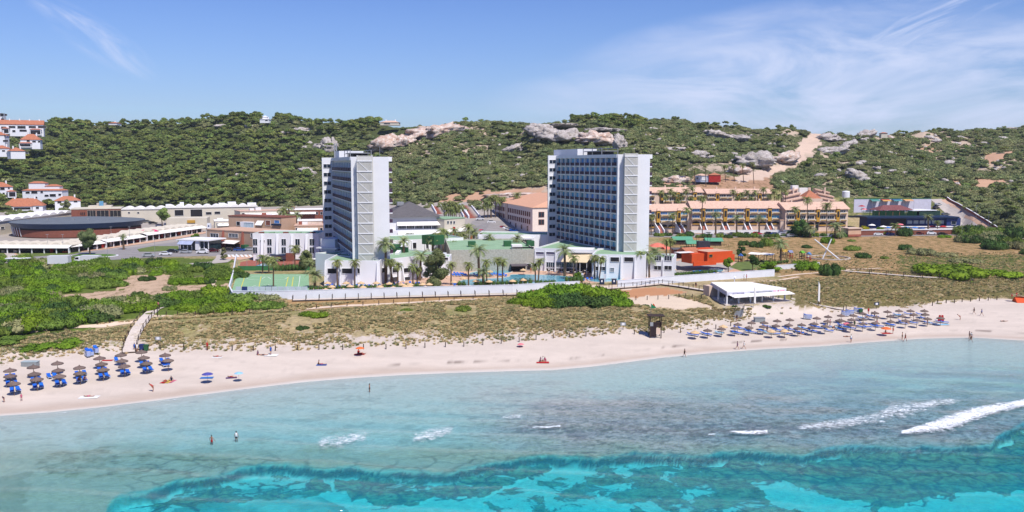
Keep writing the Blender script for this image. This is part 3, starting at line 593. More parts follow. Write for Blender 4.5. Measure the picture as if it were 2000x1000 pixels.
for g, nm, ms in ((False, 'green_scrub', OAK), (True, 'grey_scrub', GREY)):
    q = rest[isg[rest] == g]; scatter(nm, 'low green scrub covering the slope' if not g else 'dull grey-green scrub patches on the slope', 'scrub', np.stack([x[q], Y[q], z[q]-.15], 1), rz[q], np.stack([s0[q], s0[q], s0[q]*.95], 1), ms)
# ---- dune grass tussocks
def tussock(seed, n=34, h=.55, w=.5):
    r = np.random.RandomState(seed); V = []; 
    for i in range(n):
        t = r.rand()*6.28; q = r.rand()*w*.5; bx, by = q*math.cos(t), q*math.sin(t); l = .4+.6*r.rand(); ex, ey = bx+math.cos(t)*w*l*.7, by+math.sin(t)*w*l*.7; d = np.array([-math.sin(t), math.cos(t)])*.07
        V += [(bx-d[0], by-d[1], -.05), (bx+d[0], by+d[1], -.05), (ex, ey, h*(.5+.6*r.rand()))]
    return npmesh('grass_tuft', np.array(V), np.arange(3*n).reshape(-1, 3), LEAF['dune'])
TUS = [tussock(s) for s in range(4)]; TUSG = [swap(m, LEAF['grey']) for m in TUS]
n = 80000; r = np.random.RandomState(8); a = r.uniform(-.62, .62, n); y0 = np.interp(a, da, dY)-1.5; y1 = np.where(a > .28, 330, np.maximum(y0+28, 222)); Y = y0+(y1-y0)*r.rand(n)**.9; x = a*Y; z = height(x, Y); u, v = proj(x, Y, z)
vg = np.clip(.15+.7*smooth(Y-y0, 1, 12), 0, .9)*smooth(fbm(x/3.5, Y/3.5), .26, .56)*1.3
DPATH = [[(130,640),(240,630),(560,610),(700,590),(1040,572),(1040,578),(700,600),(560,614),(300,632),(140,650)], [(1090,560),(1240,556),(1400,600),(1330,606),(1100,580)],[(560,580),(1300,545),(1520,526),(1640,530),(1640,540),(1300,562),(560,596)]]
k = (r.rand(n) < vg) & offkeep(u, v, DPATH) & ~inpoly(u, v, [(-500,480),(460,500),(460,590),(330,618),(140,640),(0,672),(-500,700)]) & (v > 532)
k &= offkeep(u, v, [[(1375,578),(1560,574),(1570,600),(1400,604)],[(568,608),(642,608),(642,632),(568,632)],[(566,630),(612,630),(612,652),(566,652)],[(775,598),(812,598),(812,612),(775,612)],[(870,596),(932,596),(932,616),(870,616)]])
k |= (r.rand(n) < .16) & inpoly(u, v, [(1440,462),(2100,450),(2100,545),(1440,530)])
x, Y, z = x[k], Y[k], z[k]; s0 = r.uniform(.5, 1.2, len(x))
scatter('dune_grass', 'dry olive and straw dune grass between the beach and the white wall', 'grass', np.stack([x, Y, z], 1), r.uniform(0, 6.28, len(x)), np.stack([s0, s0, s0*.8], 1), TUS+TUSG[:2])
# ---- separate shrubs of the plain and the dunes
def bush(u, v, wpx, meshes, i, label, group=None, hs=1., ws=1., name='shrub', cat='shrub', depth=.8):
    g = G(u, v) if v < 1000 else None
    if g is None: return None
    w = wpx*g.y/FPX; s = w/5.8
    o = link(name, meshes[i % len(meshes)], None, (g.x, g.y+w*.3, Z(g.x, g.y+w*.3)-.15), (0, 0, i*1.7), (s, s*depth, s*hs)); 
    if o.rotation_euler: pass
    return tag(o, label, cat, group)
big = [(1020,598,60),(1062,602,80),(1110,601,95),(1160,602,90),(1205,598,75),(1050,588,80),(1100,583,100),(1150,580,90),(1195,588,80)]
def thicket(name, label, parts, mesh_sets, cat='shrub', hs=1.):
    t = None
    g0 = G(parts[0][0], parts[0][1]); t = thing(name, label, cat, g0)
    for j, (u, v, w, ms) in enumerate(parts):
        g = G(u, v); ww = w*g.y/FPX; s = ww/5.8; link('foliage', ms[j % len(ms)], t, (g.x-g0.x, g.y-g0.y+ww*.25, g.z-g0.z-.2), (0, 0, j*1.3), (s, s*.85, s*hs))
    return t
thicket('mastic_thicket', 'large bright green shrub mound spreading on the dune in front of the pool wall', [(u, v, w*1.15, (DARK if (j in (2, 3)) else LUSH)) for j, (u, v, w) in enumerate(big)], None, hs=1.15)
thicket('shrub_bank', 'broad green shrub bank beside the left boardwalk below the sports court', [(365,610,80,LUSH),(410,612,90,GRN),(450,610,90,LUSH),(495,606,90,GRN),(535,602,60,GRN),(470,592,100,GRN),(520,588,70,GRY2),(420,590,80,LUSH),(380,598,80,LUSH),(345,606,50,LUSH)], None)
singles = [(606,622,64,LUSH,'flat bright green shrub alone on the dunes in front of the palms',.42),(589,645,36,DARK,'small dark green shrub just below the flat bright one',.6),(794,607,30,GRN,'smallest low green shrub near the dune fence',.4),(902,608,52,GRN,'low olive shrub on the dunes in front of the pool',.45),
 (1583,530,64,LUSH,'bright green spreading shrub beside the low wall by the playground',.7),(1628,540,48,DARK,'tall dark round shrub beside the boardwalk',1.35),(1570,522,50,LUSH,'lighter shrub just left of the spreading one by the low wall',.6),
 (1262,599,20,DARK,'tiny dark shrub between the thicket and the beach bar',.5),(70,690,150,LUSH,'flat bright green carpet of shrub at the left edge above the parasols',.3),(-20,680,120,GRN,'dull green shrub cut off by the left edge of the view',.35),
 (1880,545,190,LUSH,'wide bright green shrub mat on the meadow at the right',.42),(1960,545,120,LUSH,'bright green shrub mat reaching the right edge',.35),(1840,532,110,LUSH,'bright green shrub behind the wide mat on the meadow',.4),
 (1668,490,42,GRN,'round olive shrub right of the white crossed masts',.6),(1690,505,44,DARK,'dark low shrub below the round olive one near the masts',.55),(1772,489,32,DARK,'round dark shrub alone in the tan meadow',.9),(1812,500,70,GRY2,'long grey-green shrub in the middle of the tan meadow',.5),(1730,506,24,GRN,'little green shrub in the tan meadow',.6),
 (1577,485,26,DARK,'small dome-shaped dark shrub left of the masts',.6),(1855,503,60,GRY2,'low grey shrub strip at the right of the meadow',.35),(1900,515,70,GRY2,'grey shrub strip nearest the bright mat',.3),(1620,476,36,LUSH,'rounded bright green shrub under the large dark palms',.9),(1665,472,20,GRN,'small clipped green shrub beside the pink kiosk',.5),
 (1775,462,48,DARK,'dense dark green shrub in front of the brick retaining wall',.9),(1850,465,30,LUSH,'bright small shrub below the brick retaining wall',.5),(1480,484,36,DARK,'round dark shrub at the edge of the dry meadow behind the playground',.9),(1500,482,34,GRN,'taller green shrub beside the round dark one',1.2),(1520,478,24,GRN,'small olive shrub near the date palm',.6),
 (1455,480,28,DARK,'low dark shrub right of the green-roofed hut',.9),(1640,528,30,GRN,'dry bush next to the tall dark round shrub',.6),(1436,600,16,DARK,'tiny dark tuft-like shrub below the beach bar',.5),(1500,603,22,DARK,'small dark bush on the slope in front of the beach bar',.55)]
for i, (u, v, w, ms, lb, hs) in enumerate(singles): bush(u, v, w, ms, i, lb, hs=hs*(2.1 if w < 100 else 1.3))
# darker shrub belt at the right edge
rb = random.Random(21)
for i in range(26):
    t = i/25; u = 1885+rb.uniform(-10, 130)*1.0+t*20; v = 458+rb.uniform(0, 42)*(.4+.6*(u-1880)/120)
    bush(u, v, rb.uniform(34, 60), [GRN, DARK, GRY2][i % 3], i, 'dark green shrub in the dense belt at the right edge below the ramp', 'shrub belt below the ramp', hs=rb.uniform(1.2, 1.9))
for i in range(20):
    u = 1290+i*19+rb.uniform(-5, 5); bush(u, 463+rb.uniform(-2, 3), rb.uniform(18, 30), [GRN, DARK][i % 2], i, 'clipped round shrub in the hedge row along the villa car park', 'shrub row along the villa car park', hs=1.8)
# left plain: scrub in many mounds
pl = []
for i in range(620):
    v = 508+rb.random()*150; u = rb.uniform(-60, 455)
    if not inpoly(np.array([u]), np.array([v]), [(-100,506),(200,520),(250,512),(458,530),(452,575),(330,600),(290,612),(150,638),(-100,690)])[0]: continue
    if inpoly(np.array([u]), np.array([v]), [(120,575),(300,561),(452,552),(452,574),(330,592),(140,606)])[0] and rb.random() < .93: continue
    if inpoly(np.array([u]), np.array([v]), [(215,540),(335,536),(350,562),(225,572)])[0] and rb.random() < .85: continue
    pl.append((v, u))
pl = sorted(pl[:300])
for i, (v, u) in enumerate(pl):
    kind = rb.choice(['l','l','l','g','g','g','g','d','y']); ms = {'l': LUSH, 'g': GRN, 'd': DARK, 'y': GRY2}[kind]; w = rb.uniform(44, 96)*(.6+.5*(v-505)/140)
    lb = {'l': 'bright green mounded shrub in the scrub plain below the road', 'g': 'olive green mounded shrub in the scrub plain below the road', 'd': 'dark green mounded shrub in the scrub plain below the road', 'y': 'grey-green dry shrub in the scrub plain below the road'}[kind]
    bush(u, v, w, ms, i, lb, lb.split(' shrub')[0]+' shrubs of the left plain', hs=rb.uniform(1.0, 1.6), name='mound_shrub', cat='mound shrub')
# ---- rocks
ROCK = M('pale_limestone', C(200,186,180,.72), .95, c2=C(238,230,224,.86), scale=.5, bump=1., spec=.1, detail=9)
ROCKO = M('ochre_limestone', C(210,164,138,.66), .95, c2=C(236,226,218,.84), scale=.3, bump=.8, spec=.1, detail=8)
def rock(u, v, wpx, hpx, label, mat=ROCK, seed=0, tilt=0., deep=.7, group=None, strata=.25):
    g = G(u, v)
    if g is None: return
    w, h = wpx*g.y/FPX, hpx*g.y/FPX; v0, f0 = ICO[4 if wpx > 30 else 3]
    p = v0.copy(); q = p*np.array([w/2, w/2*deep, h*.62])
    fr = max(w, h)
    d = np.array([mnoise.fractal(Vector((c[0]*.22, c[1]*.22, c[2]*.5))+Vector((seed*7.3, 0, 0)), .8, 2.1, 5) for c in q])
    d2 = np.array([mnoise.noise(Vector((c[0]*.10+seed, c[1]*.1, c[2]*.12))) for c in q])
    rdg = np.array([abs(mnoise.noise(Vector((c[0]*.35+seed*3, c[1]*.35, c[2]*.9)))) for c in q])
    q = q*(1+.30*d+.55*d2)[:, None]-v0*(rdg[:, None]*min(w, h)*.22)
    hf_ = np.array([abs(mnoise.noise(Vector((c[0]*.9+seed*5, c[1]*.9, c[2]*1.3))))+.6*abs(mnoise.noise(Vector((c[0]*2+seed, c[1]*2, c[2]*2.5)))) for c in q]); q = q-v0*(hf_[:, None]*min(1.8, h*.28)); q[:, 2] += strata*np.sin(q[:, 2]*1.7)*.6; q[:, 2] += q[:, 0]*math.tan(tilt)
    q[:, 2] += h*.25
    o = link('rock_outcrop', npmesh('rock_outcrop', q, f0, mat), None, (g.x, g.y+w*deep*.2, g.z)); return tag(o, label, 'rock', group)
rocks = [(770,290,95,34,'jagged grey limestone cliff with an ochre cleft above the left tower',ROCKO,.22),(850,266,110,30,'long pale cliff band running right from the jagged cliff',ROCKO,.1),(635,292,52,28,'rounded pale boulder mass left of the jagged cliff',ROCK,0),(650,296,16,34,'upright rock tooth beside the rounded boulder mass',ROCK,0),(600,291,20,9,'small pale boulder left of the boulder mass',ROCK,0),
 (578,259,60,11,'flat pale rock ledge below the ridge pines',ROCK,.1),(438,248,40,7,'thin white rock ledge on the left ridge line',ROCK,0),(488,250,24,9,'short pale ledge between ridge shrubs',ROCK,-.2),(485,292,40,10,'broken white stones halfway up the wooded slope',ROCK,0),(602,340,34,14,'scree of pale stones left of the left tower top',ROCK,-.3),
 (1062,262,60,24,'bulging grey cliff at the left end of the big crag',ROCK,-.1),(1100,274,90,28,'dark-shadowed overhanging crag above the right tower',ROCK,-.06),(1165,280,90,26,'pale broken crag right of the overhang',ROCKO,-.02),(1212,290,34,34,'pale rock pillar above the right tower roof',ROCK,0),(1090,248,110,9,'thin upper ledge of the big crag',ROCK,0),(1180,256,90,8,'upper pale ledge right of the crag ridge',ROCK,-.04),
 (1000,298,52,18,'jagged pale outcrop left of the right tower',ROCK,.25),(984,266,14,8,'single white boulder on the middle slope',ROCK,0),(1040,278,20,12,'small ledge left of the overhang',ROCK,.4),(978,326,14,7,'little pale boulder on the middle slope under the jagged outcrop',ROCK,0),(920,342,20,6,'low white stones in the scrub between the towers',ROCK,0),
 (1396,268,50,18,'pale crag with vertical cracks right of the ridge pines',ROCK,-.05),(1440,272,60,12,'low crag tailing off to the right of the cracked one',ROCK,-.05),(1318,294,50,9,'flat pale slab on the rocky slope',ROCK,.05),(1265,254,40,6,'thin ledge on the right ridge shoulder',ROCK,0),(1360,244,18,4,'white ledge on the ridge skyline',ROCK,0),
 (1360,306,44,14,'scattered pale boulders on the slope above the red hut',ROCK,.05),(1390,312,24,12,'cluster of small boulders beside the scattered ones',ROCK,0),(1432,306,20,10,'upright pale stones above the quarry rock',ROCK,0),
 (1478,328,86,34,'broad pale quarry rock face above the bare palms',ROCK,-.1),(1450,340,50,20,'lower end of the pale quarry rock face',ROCKO,.1),(1530,318,60,22,'pinkish rubble rock beside the cut in the slope',ROCKO,.1),
 (1622,274,52,14,'grey rock slab at the top of the cut',ROCK,.05),(1630,300,62,20,'large grey crag just right of the cut',ROCK,.1),(1655,288,50,14,'sloping pale slab joining the crag to the peak',ROCK,.3),(1692,268,40,18,'grey shoulder left of the summit rock',ROCK,.35),(1712,262,52,26,'pale summit rock on the right skyline',ROCKO,0),(1738,272,24,12,'reddish ledge right of the summit hut',ROCKO,-.3),
 (1678,352,48,24,'big round grey boulder on the slope behind the blue pool building',ROCK,-.2),(1710,342,22,8,'flat boulder right of the round grey one',ROCK,0),(1612,345,34,10,'half-buried pale boulders above the stepped roofs',ROCK,0),(1744,287,12,7,'small white boulder below the summit',ROCK,0),(1858,322,26,16,'split pale boulder on the right slope',ROCK,.1),(1800,358,14,7,'pale stone near the foot of the right slope',ROCK,0),
 (1960,276,22,12,'pale crag near the right skyline',ROCK,0),(1925,282,18,6,'flat stones near the right skyline crag',ROCK,0),(1890,288,16,6,'small pale ledge on the right upper slope',ROCK,0),(1976,252,24,4,'white ledge on the far right skyline',ROCK,0),(1780,277,14,5,'low stone on the upper right slope',ROCK,0),
 (1005,386,120,12,'pink rubble bank behind the beige hotel roof',ROCKO,.02),(1318,356,50,14,'pale rubble bank above the back row of villas',ROCKO,0)]
for i, (u, v, w, h, lb, m, t) in enumerate(rocks): rock(u, v, w, h, lb, m, i, t, .8 if h > 14 else 1.)
for _m in (ROCK, ROCKO): [setattr(q.inputs['Distance'], 'default_value', 1.2) for q in _m.node_tree.nodes if q.type == 'BUMP']
for i in range(380):
    u = rb.uniform(640, 2000) if i % 4 else rb.uniform(400, 700); v = rb.uniform(262, 372)
    if not offkeep(np.array([u]), np.array([v]), KEEP)[0] or (620 < u < 775) or (1065 < u < 1272 and v > 300): continue
    rock(u, v, rb.uniform(6, 15)*(1.4 if u > 1270 and i % 3 == 0 else 1), rb.uniform(3, 6)*(1.5 if i % 3 == 0 else 1), 'small pale limestone boulder lying in the scrub of the slope', ROCK, i+100, 0, .8, 'small boulders in the scrub')
# ------------------------------------------------------------------ buildings: helpers
WHITE = M('white_render', C(240,240,244,.80), .7, var=.05, scale=.12, detail=8); CREAM = M('cream_render', C(226,216,198,.72), .8, var=.06, scale=.2)
BEIGE = M('beige_pink_render', C(214,178,150,.66), .8, var=.07, scale=.3); PINK = M('pink_render', C(236,208,188,.72), .8, var=.05, scale=.3)
YELLOW = M('ochre_yellow_render', C(222,170,70,.62), .8, var=.08, scale=.4); TERRA = M('terracotta_tiles', C(206,132,100,.6), .85, var=.16, scale=1.4, bump=.3); PTILE = M('pinkish_roof_tiles', C(230,192,170,.7), .85, var=.14, scale=1.2, bump=.3)
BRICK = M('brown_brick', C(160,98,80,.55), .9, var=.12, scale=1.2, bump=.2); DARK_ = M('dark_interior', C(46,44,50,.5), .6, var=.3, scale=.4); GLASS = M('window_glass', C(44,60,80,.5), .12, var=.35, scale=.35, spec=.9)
BGLASS = M('blue_window_glass', C(84,152,208,.7), .2, var=.4, scale=.25, spec=.4, rnd=.4); RAIL = M('dark_brown_railing', C(92,66,92,.5), .5, var=.2); GREYW = M('grey_metal', C(170,172,176,.7), .5, var=.08, metal=.2)
GREENR = M('pale_green_roof_felt', C(160,194,158,.66), .85, var=.12, scale=.4); DGREEN = M('dark_green_paint', C(60,120,76,.55), .8, var=.12); STONE = M('rough_grey_stone_cladding', C(180,178,164,.66), .95, c2=C(206,204,190,.74), scale=1.6, bump=.9)
SLATE = M('grey_roof_slates', C(120,116,118,.55), .85, var=.12, scale=.7); AWN = M('white_awning_cloth', C(244,240,236,.82), .8, var=.03); SALMON = M('salmon_paving', C(226,186,158,.68), .85, var=.08, scale=.4); REDP = M('red_brown_paving', C(184,110,92,.6), .9, var=.12, scale=.6)
ASPH = M('pale_worn_asphalt', C(176,170,168,.56), .9, var=.10, scale=.25, detail=8); CONC = M('pale_concrete_paving', C(214,202,192,.66), .9, var=.08, scale=.4, detail=7); WOODD = M('dark_weathered_timber', C(84,66,60,.5), .85, var=.25, scale=2.); WOODL = M('weathered_boardwalk_planks', C(226,212,200,.74), .9, var=.1, scale=1.5)
SCREEN = M('pale_grey_stair_mesh', C(214,212,206,.74), .7, var=.06); ORANGE = M('bright_orange_paint', C(240,92,36,.62), .75, var=.07, scale=.4); BLUEP = M('deep_blue_paint', C(52,74,140,.55), .7, var=.12); REDPT = M('red_paint', C(200,50,44,.6), .7, var=.1); CLOTH_T = M('cream_awning', C(234,212,176,.74), .85, var=.05)
NAVY = M('black_blue_fascia', C(40,60,96,.5), .5, var=.2); GRASSM = M('mown_grass', C(128,146,72,.5), .95, var=.25, scale=.5, detail=8); WATERP = M('pool_water', C(96,190,214,.62), .12, var=.10, scale=.8, spec=.7, bump=.3); WLINE = M('white_road_paint', C(238,238,236,.8), .8, var=.05); YLINE = M('yellow_court_paint', C(232,220,90,.7), .8, var=.05)
_wc = {}
class Bld:
    """building whose front wall runs between two picture columns at two distances"""
    def __init__(s, name, label, cat, uA, YA, uB, YB, z0=None, group=None):
        s.A = Vector((xat(uA, YA), YA)); s.B = Vector((xat(uB, YB), YB)); s.d = (s.B-s.A).normalized(); s.W = (s.B-s.A).length
        m_ = (s.A+s.B)/2; s.z0 = Z(m_.x, m_.y)-.1 if z0 is None else z0
        s.rz = math.atan2(s.d.y, s.d.x); s.t = thing(name, label, cat, (s.A.x, s.A.y, s.z0), s.rz, group)
    def x(s, u, v=450, y=0.):
        dx, dy, dz = ray(u, v); r = Vector((dx, dy)); n = Vector((-s.d.y, s.d.x)); o = s.A+n*y   # plane set back by y
        k = (o.x*s.d.y-o.y*s.d.x)/(r.x*s.d.y-r.y*s.d.x); p = r*k-o; return p.dot(s.d)
    def z(s, u, v, y=0.):
        dx, dy, dz = ray(u, v); n = Vector((-s.d.y, s.d.x)); o = s.A+n*y; k = (o.x*s.d.y-o.y*s.d.x)/(dx*s.d.y-dy*s.d.x); return CZ+dz*k-s.z0
    def box(s, name, x0, x1, y0, y1, z0, z1, mat, parent=None): return MB().box(x0, x1, y0, y1, z0, z1).build(name, mat, parent or s.t)
    def win(s, u0, v0, u1, v1, mat=None, frame=None, y=0., name='window', n=1, kind=None):
        x0, x1 = s.x(u0, v0, y), s.x(u1, v0, y); zt, zb = s.z((u0+u1)/2, v0, y), s.z((u0+u1)/2, v1, y); return s.winx(x0, x1, zb, zt, mat, frame, y, name, n)
    def winx(s, x0, x1, zb, zt, mat=None, frame=None, y=0., name='window', n=1):
        w, h = round(x1-x0, 1), round(zt-zb, 1); mat = mat or GLASS; frame = frame or WHITE; k = (w, h, mat.name, frame.name, n)
        if k not in _wc:
            m = MB(); m.cur = 0; f = .07; d = .16
            m.box(-f, w+f, -d, .0, -f, 0); m.box(-f, w+f, -d, .0, h, h+f); m.box(-f, 0, -d, .0, 0, h); m.box(w, w+f, -d, .0, 0, h)
            for i in range(1, n): m.box(w*i/n-.04, w*i/n+.04, -.1, .0, 0, h)
            m.cur = 1; m.box(0, w, -.03, .0, 0, h); _wc[k] = m.mesh('window', [frame, mat])
        return link(name, _wc[k], s.t, (x0, y-.004, zb))
    def gable(s, name, x0, x1, y0, y1, z, h, mat, ov=.4):
        m = MB(); ym = (y0+y1)/2; m.prismx([(y0-ov, z-.12), (y1+ov, z-.12), (y1+ov, z+.06), (ym, z+h), (y0-ov, z+.06)], x0-ov, x1+ov); return m.build(name, mat, s.t)
    def hip(s, name, x0, x1, y0, y1, z, h, mat, ov=.5, parent=None):
        x0 -= ov; x1 += ov; y0 -= ov; y1 += ov; r = min(x1-x0, y1-y0)/2*.98; 
        if x1-x0 > y1-y0: a, b = (x0+r, (y0+y1)/2), (x1-r, (y0+y1)/2)
        else: a, b = ((x0+x1)/2, y0+r), ((x0+x1)/2, y1-r)
        v = [(x0,y0,z),(x1,y0,z),(x1,y1,z),(x0,y1,z),(a[0],a[1],z+h),(b[0],b[1],z+h)]
        f = [(0,1,5,4),(1,2,5),(2,3,4,5),(3,0,4),(3,2,1,0)] if x1-x0 > y1-y0 else [(0,1,4),(1,2,5,4),(2,3,5),(3,0,4,5),(3,2,1,0)]
        return MB().add(v, f).build(name, mat, parent or s.t)
    def vaults(s, name, x0, x1, y0, y1, z, n, rise, mat, th=.3):
        m = MB(); w = (x1-x0)/n
        for i in range(n):
            a = x0+i*w; k = 8; top = [(a+w*j/k, z+rise*math.sin(math.pi*j/k)+.02) for j in range(k+1)]
            m.prismy([(a+.01, z-th), (a+w-.01, z-th)]+top[::-1], y0, y1)
        return m.build(name, mat, s.t)
# ------------------------------------------------------------------ the two towers
def tower(label, uN, YN, uF, YF, Wd, roofz, first, nrow, gz, fins, label_grp, side_rows):
    N = Vector((xat(uN, YN, 400), YN)); F = Vector((xat(uF, YF, 400), YF)); f = (F-N).normalized(); Lf = (F-N).length
    t = thing('hotel_tower', label, 'hotel tower', (N.x, N.y, gz), math.atan2(f.y, f.x))
    H = roofz-gz; e = Vector((Wd, .6)); ex, ey = e.dot(f), e.dot(Vector((-f.y, f.x)))      # end wall corner in local axes (y negative = inside)
    nb = 12; bw = Lf/nb; D = .62; fh = 2.9
    # body
    m = MB(); m.poly([(0, -D), (Lf, -D), (Lf, ey), (ex, ey)][::-1], -1, H-.35); m.build('wall', WHITE, t)
    m = MB(); m.poly([(-.35, .05), (.002, .05), (ex+.002, ey-.3), (ex-.35, ey-.3)][::-1], -1, H); m.build('end_wall', WHITE, t)
    # far block that steps out and faces the sea
    m = MB(); m.poly([(Lf+.003, 3.3), (Lf+.5, 3.3), (Lf+9, -.9), (Lf+9, ey), (Lf+.003, ey)][::-1], -1, H+.1); m.build('far_wing', WHITE, t)
    m = MB(); m.poly([(.0, .25), (Lf, .25), (Lf, -.2), (0, -.2)][::-1], H-1.0, H+.02); m.build('parapet', WHITE, t)
    m = MB(); m.poly([(.0, -.2), (Lf, -.2), (Lf, ey), (ex, ey)][::-1], H-.345, H-.2); m.build('roof', GREYW, t)
    zr = [first-gz-fh*i for i in range(nrow)]            # floor level of each row
    # one bay: slab, divider, railing, door
    b = MB(); b.box(0, bw, -D, .12, -.24, 0); 
    b.box(0, .26 if fins else .06, -D, .12 if fins else -.2, 0, fh-.32)
    bm_ = b.mesh('balcony', WHITE)
    g = MB(); g.cur = 1; g.box(.30, bw-.25, -D+.002, -D+.06, .05, 2.4); g.cur = 0
    for q in (.25, bw/2-.05, bw-.25): g.box(q, q+.06, -D+.002, -D+.1, .05, 2.45)
    gm = g.mesh('glass_door', [WHITE, BGLASS])
    r_ = MB(); r_.box(.22, bw-.02, -.02, .02, .98, 1.05)
    for i in range(int((bw-.3)/.13)): r_.box(.25+i*.13, .25+i*.13+.075, -.015, .015, .04, .98)
    rm = r_.mesh('railing', RAIL)
    nparts = 0; st = MB(); sg = []
    for j in range(nrow):
        for i in range(nb):
            x = i*bw; z = zr[j]
            if nparts < 100 and i < math.ceil(100/nrow):
                o = link('balcony', bm_, t, (x, 0, z)); link('glass_door', gm, o); link('railing', rm, o); nparts += 1
            else: sg.append((x, z))
    def merged(name, src, mats):
        q = MB(); 
        for x, z in sg:
            for p in src.polygons: q.cur = p.material_index; q.add([(src.vertices[k].co.x+x, src.vertices[k].co.y, src.vertices[k].co.z+z) for k in p.vertices], [tuple(range(len(p.vertices)))])
        return q.build(name, mats, t)
    if sg:
        o = merged('balcony', bm_, WHITE); o['kind'] = 'stuff'; c = merged('glass_door', gm, [WHITE, BGLASS]); c['kind'] = 'stuff'; c = merged('railing', rm, RAIL); c['kind'] = 'stuff'
    # windows of the far wing (face looks along -x)
    for z in zr:
        q = MB(); q.cur = 0; q.box(Lf-.12, Lf, .5, 2.8, z+.7, z+.78); q.box(Lf-.12, Lf, .5, 2.8, z+2.0, z+2.08); q.box(Lf-.12, Lf, .42, .5, z+.7, z+2.08); q.box(Lf-.12, Lf, 2.8, 2.88, z+.7, z+2.08); q.box(Lf-.1, Lf, 1.62, 1.7, z+.78, z+2.); q.cur = 1; q.box(Lf-.03, Lf, .5, 2.8, z+.78, z+2.); q.build('window', [WHITE, GLASS], t)
    # balconies on the hidden east side, seen edge on
    bx = MB(); bx.box(.05, 3.2, -1.3, 0, -.3, 0); bx.box(.05, .12, -1.25, 0, 0, 1.0); bx.box(.12, 3.2, -1.28, -1.22, 0, 1.); bxm = bx.mesh('side_balcony', WHITE)
    rr = MB(); rr.box(.0, .04, -1.28, 0, .05, 1.05); rrm = rr.mesh('railing', RAIL)
    for j in range(side_rows):
        o = link('side_balcony', bxm, t, (ex, ey, zr[j]-.1)); link('railing', rrm, o)
    m = MB(); m.box(ex+.02, ex+4, ey-1.3, ey, H-1.3, H-.02); m.build('cornice', WHITE, t)
    # outside stair against the end wall
    ws, we = Wd*.19, Wd*.60
    stair = MB(); un = e.normalized(); uu = Vector((un.dot(f)*0+ex/Wd, ey/Wd)); nn_ = Vector((-abs(uu.y), uu.x if uu.y < 0 else -uu.x)); nn_ = Vector((uu.y, -uu.x)); 
    if nn_.x > 0: nn_ = -nn_
    def P(a, o_, z): p = uu*a+nn_*(.36+o_); return (p.x, p.y, z)
    so = MB(); dep = 2.1
    for j in range(-1, nrow+2):
        z = zr[0]-fh*j
        if z < .5: break
        if z > H: z = H+.25
        so.hexa([P(ws, 0, z-.2), P(we, 0, z-.2), P(we, dep, z-.2), P(ws, dep, z-.2), P(ws, 0, z), P(we, 0, z), P(we, dep, z), P(ws, dep, z)])
    root = so.build('outside_stair', WHITE, t)
    po = MB()
    for a in (ws+.06, we-.06):
        for o_ in (.05, dep-.06): po.tube(P(a, o_, 0), P(a, o_, H+.4), .09, n=5)
    for j in range(-1, nrow+2):
        z = min(zr[0]-fh*j, H+.25)
        if z > .5:
            po.bar(P(ws-.05, dep+.1, z), P(we+.05, dep+.1, z), .12, .3)
    po.build('post', WHITE, root)
    fl = MB(); 
    for j in range(0, nrow+2):
        z = zr[0]-fh*j
        if z < .3: break
        fl.bar(P(ws+.5, dep-.25, z+fh-.3), P(we-1.0, dep-.25, z+.1), .7, .14)
    fl.build('flight', WHITE, root)
    sc_ = MB(); n = 26
    for k in range(n+1):
        a = ws+(we-ws)*k/n; sc_.bar(P(a, dep, .3), P(a, dep, H+.3), .03, .12)
    for k in range(8): sc_.bar(P(ws, dep*k/7, .3), P(ws, dep*k/7, H+.3), .09, .09); sc_.bar(P(we, dep*k/7, .3), P(we, dep*k/7, H+.3), .09, .09)
    sc_.build('mesh_screen', SCREEN, root)
    for j in range(nrow+1):
        z = zr[0]-fh*j
        if z < .5: break
        q = MB(); a = we-1.15; q.cur = 1; q.hexa([P(a, -.03, z+.5), P(a+.65, -.03, z+.5), P(a+.65, .02, z+.5), P(a, .02, z+.5), P(a, -.03, z+2.1), P(a+.65, -.03, z+2.1), P(a+.65, .02, z+2.1), P(a, .02, z+2.1)])
        q.cur = 0
        for (a0, a1, z0, z1) in ((a-.08, a+.73, z+.42, z+.5), (a-.08, a+.73, z+2.1, z+2.18), (a-.08, a, z+.5, z+2.1), (a+.65, a+.73, z+.5, z+2.1), (a, a+.65, z+1.28, z+1.34)): q.hexa([P(a0, -.03, z0), P(a1, -.03, z0), P(a1, .1, z0), P(a0, .1, z0), P(a0, -.03, z1), P(a1, -.03, z1), P(a1, .1, z1), P(a0, .1, z1)])
        q.build('end_window', [WHITE, GLASS], t)
    return t, Lf, ey, H
T1, Lf1, ey1, H1 = tower('left white hotel tower with continuous dark railed balconies on its shaded side', 687, 247, 650, 295, 10.2, 40.0, 35.9, 10, 4.2, False, None, 9)
T2, Lf2, ey2, H2 = tower('right white hotel tower with a grid of deep blue glazed balcony bays', 1205, 268, 1087, 314, 9.6, 40.9, 37.4, 10, 4.2, True, None, 6)
def plant_room(T, Lf, ey, H, sa, sb, sc_, sd):
    m = MB(); m.box(Lf*sa, Lf*sb, ey+.8, -1.2, H-.2, H+2.2); o = m.build('plant_room', WHITE, T)
    m = MB()
    for x in (Lf*sc_, Lf*(sc_+sd)/2, Lf*sd):
        for y in (ey+1, -2.5): m.box(x-.1, x+.1, y-.1, y+.1, H-.2, H+2.3)
    for y in (ey+1, -2.5): m.box(Lf*sc_, Lf*sd, y-.12, y+.12, H+2.1, H+2.32); m.box(Lf*sc_, Lf*sd, y-.08, y+.08, H+1.1, H+1.2)
    m.box(Lf*sc_, Lf*sd, ey+1.3, -2.8, H+1.2, H+1.4)
    m.build('roof_frame', GREYW, T); m = MB(); m.box(Lf*sc_+1, Lf*sd-1, ey+2, -3.5, H-.2, H+1.3); m.build('cooling_unit', DARK_, T)
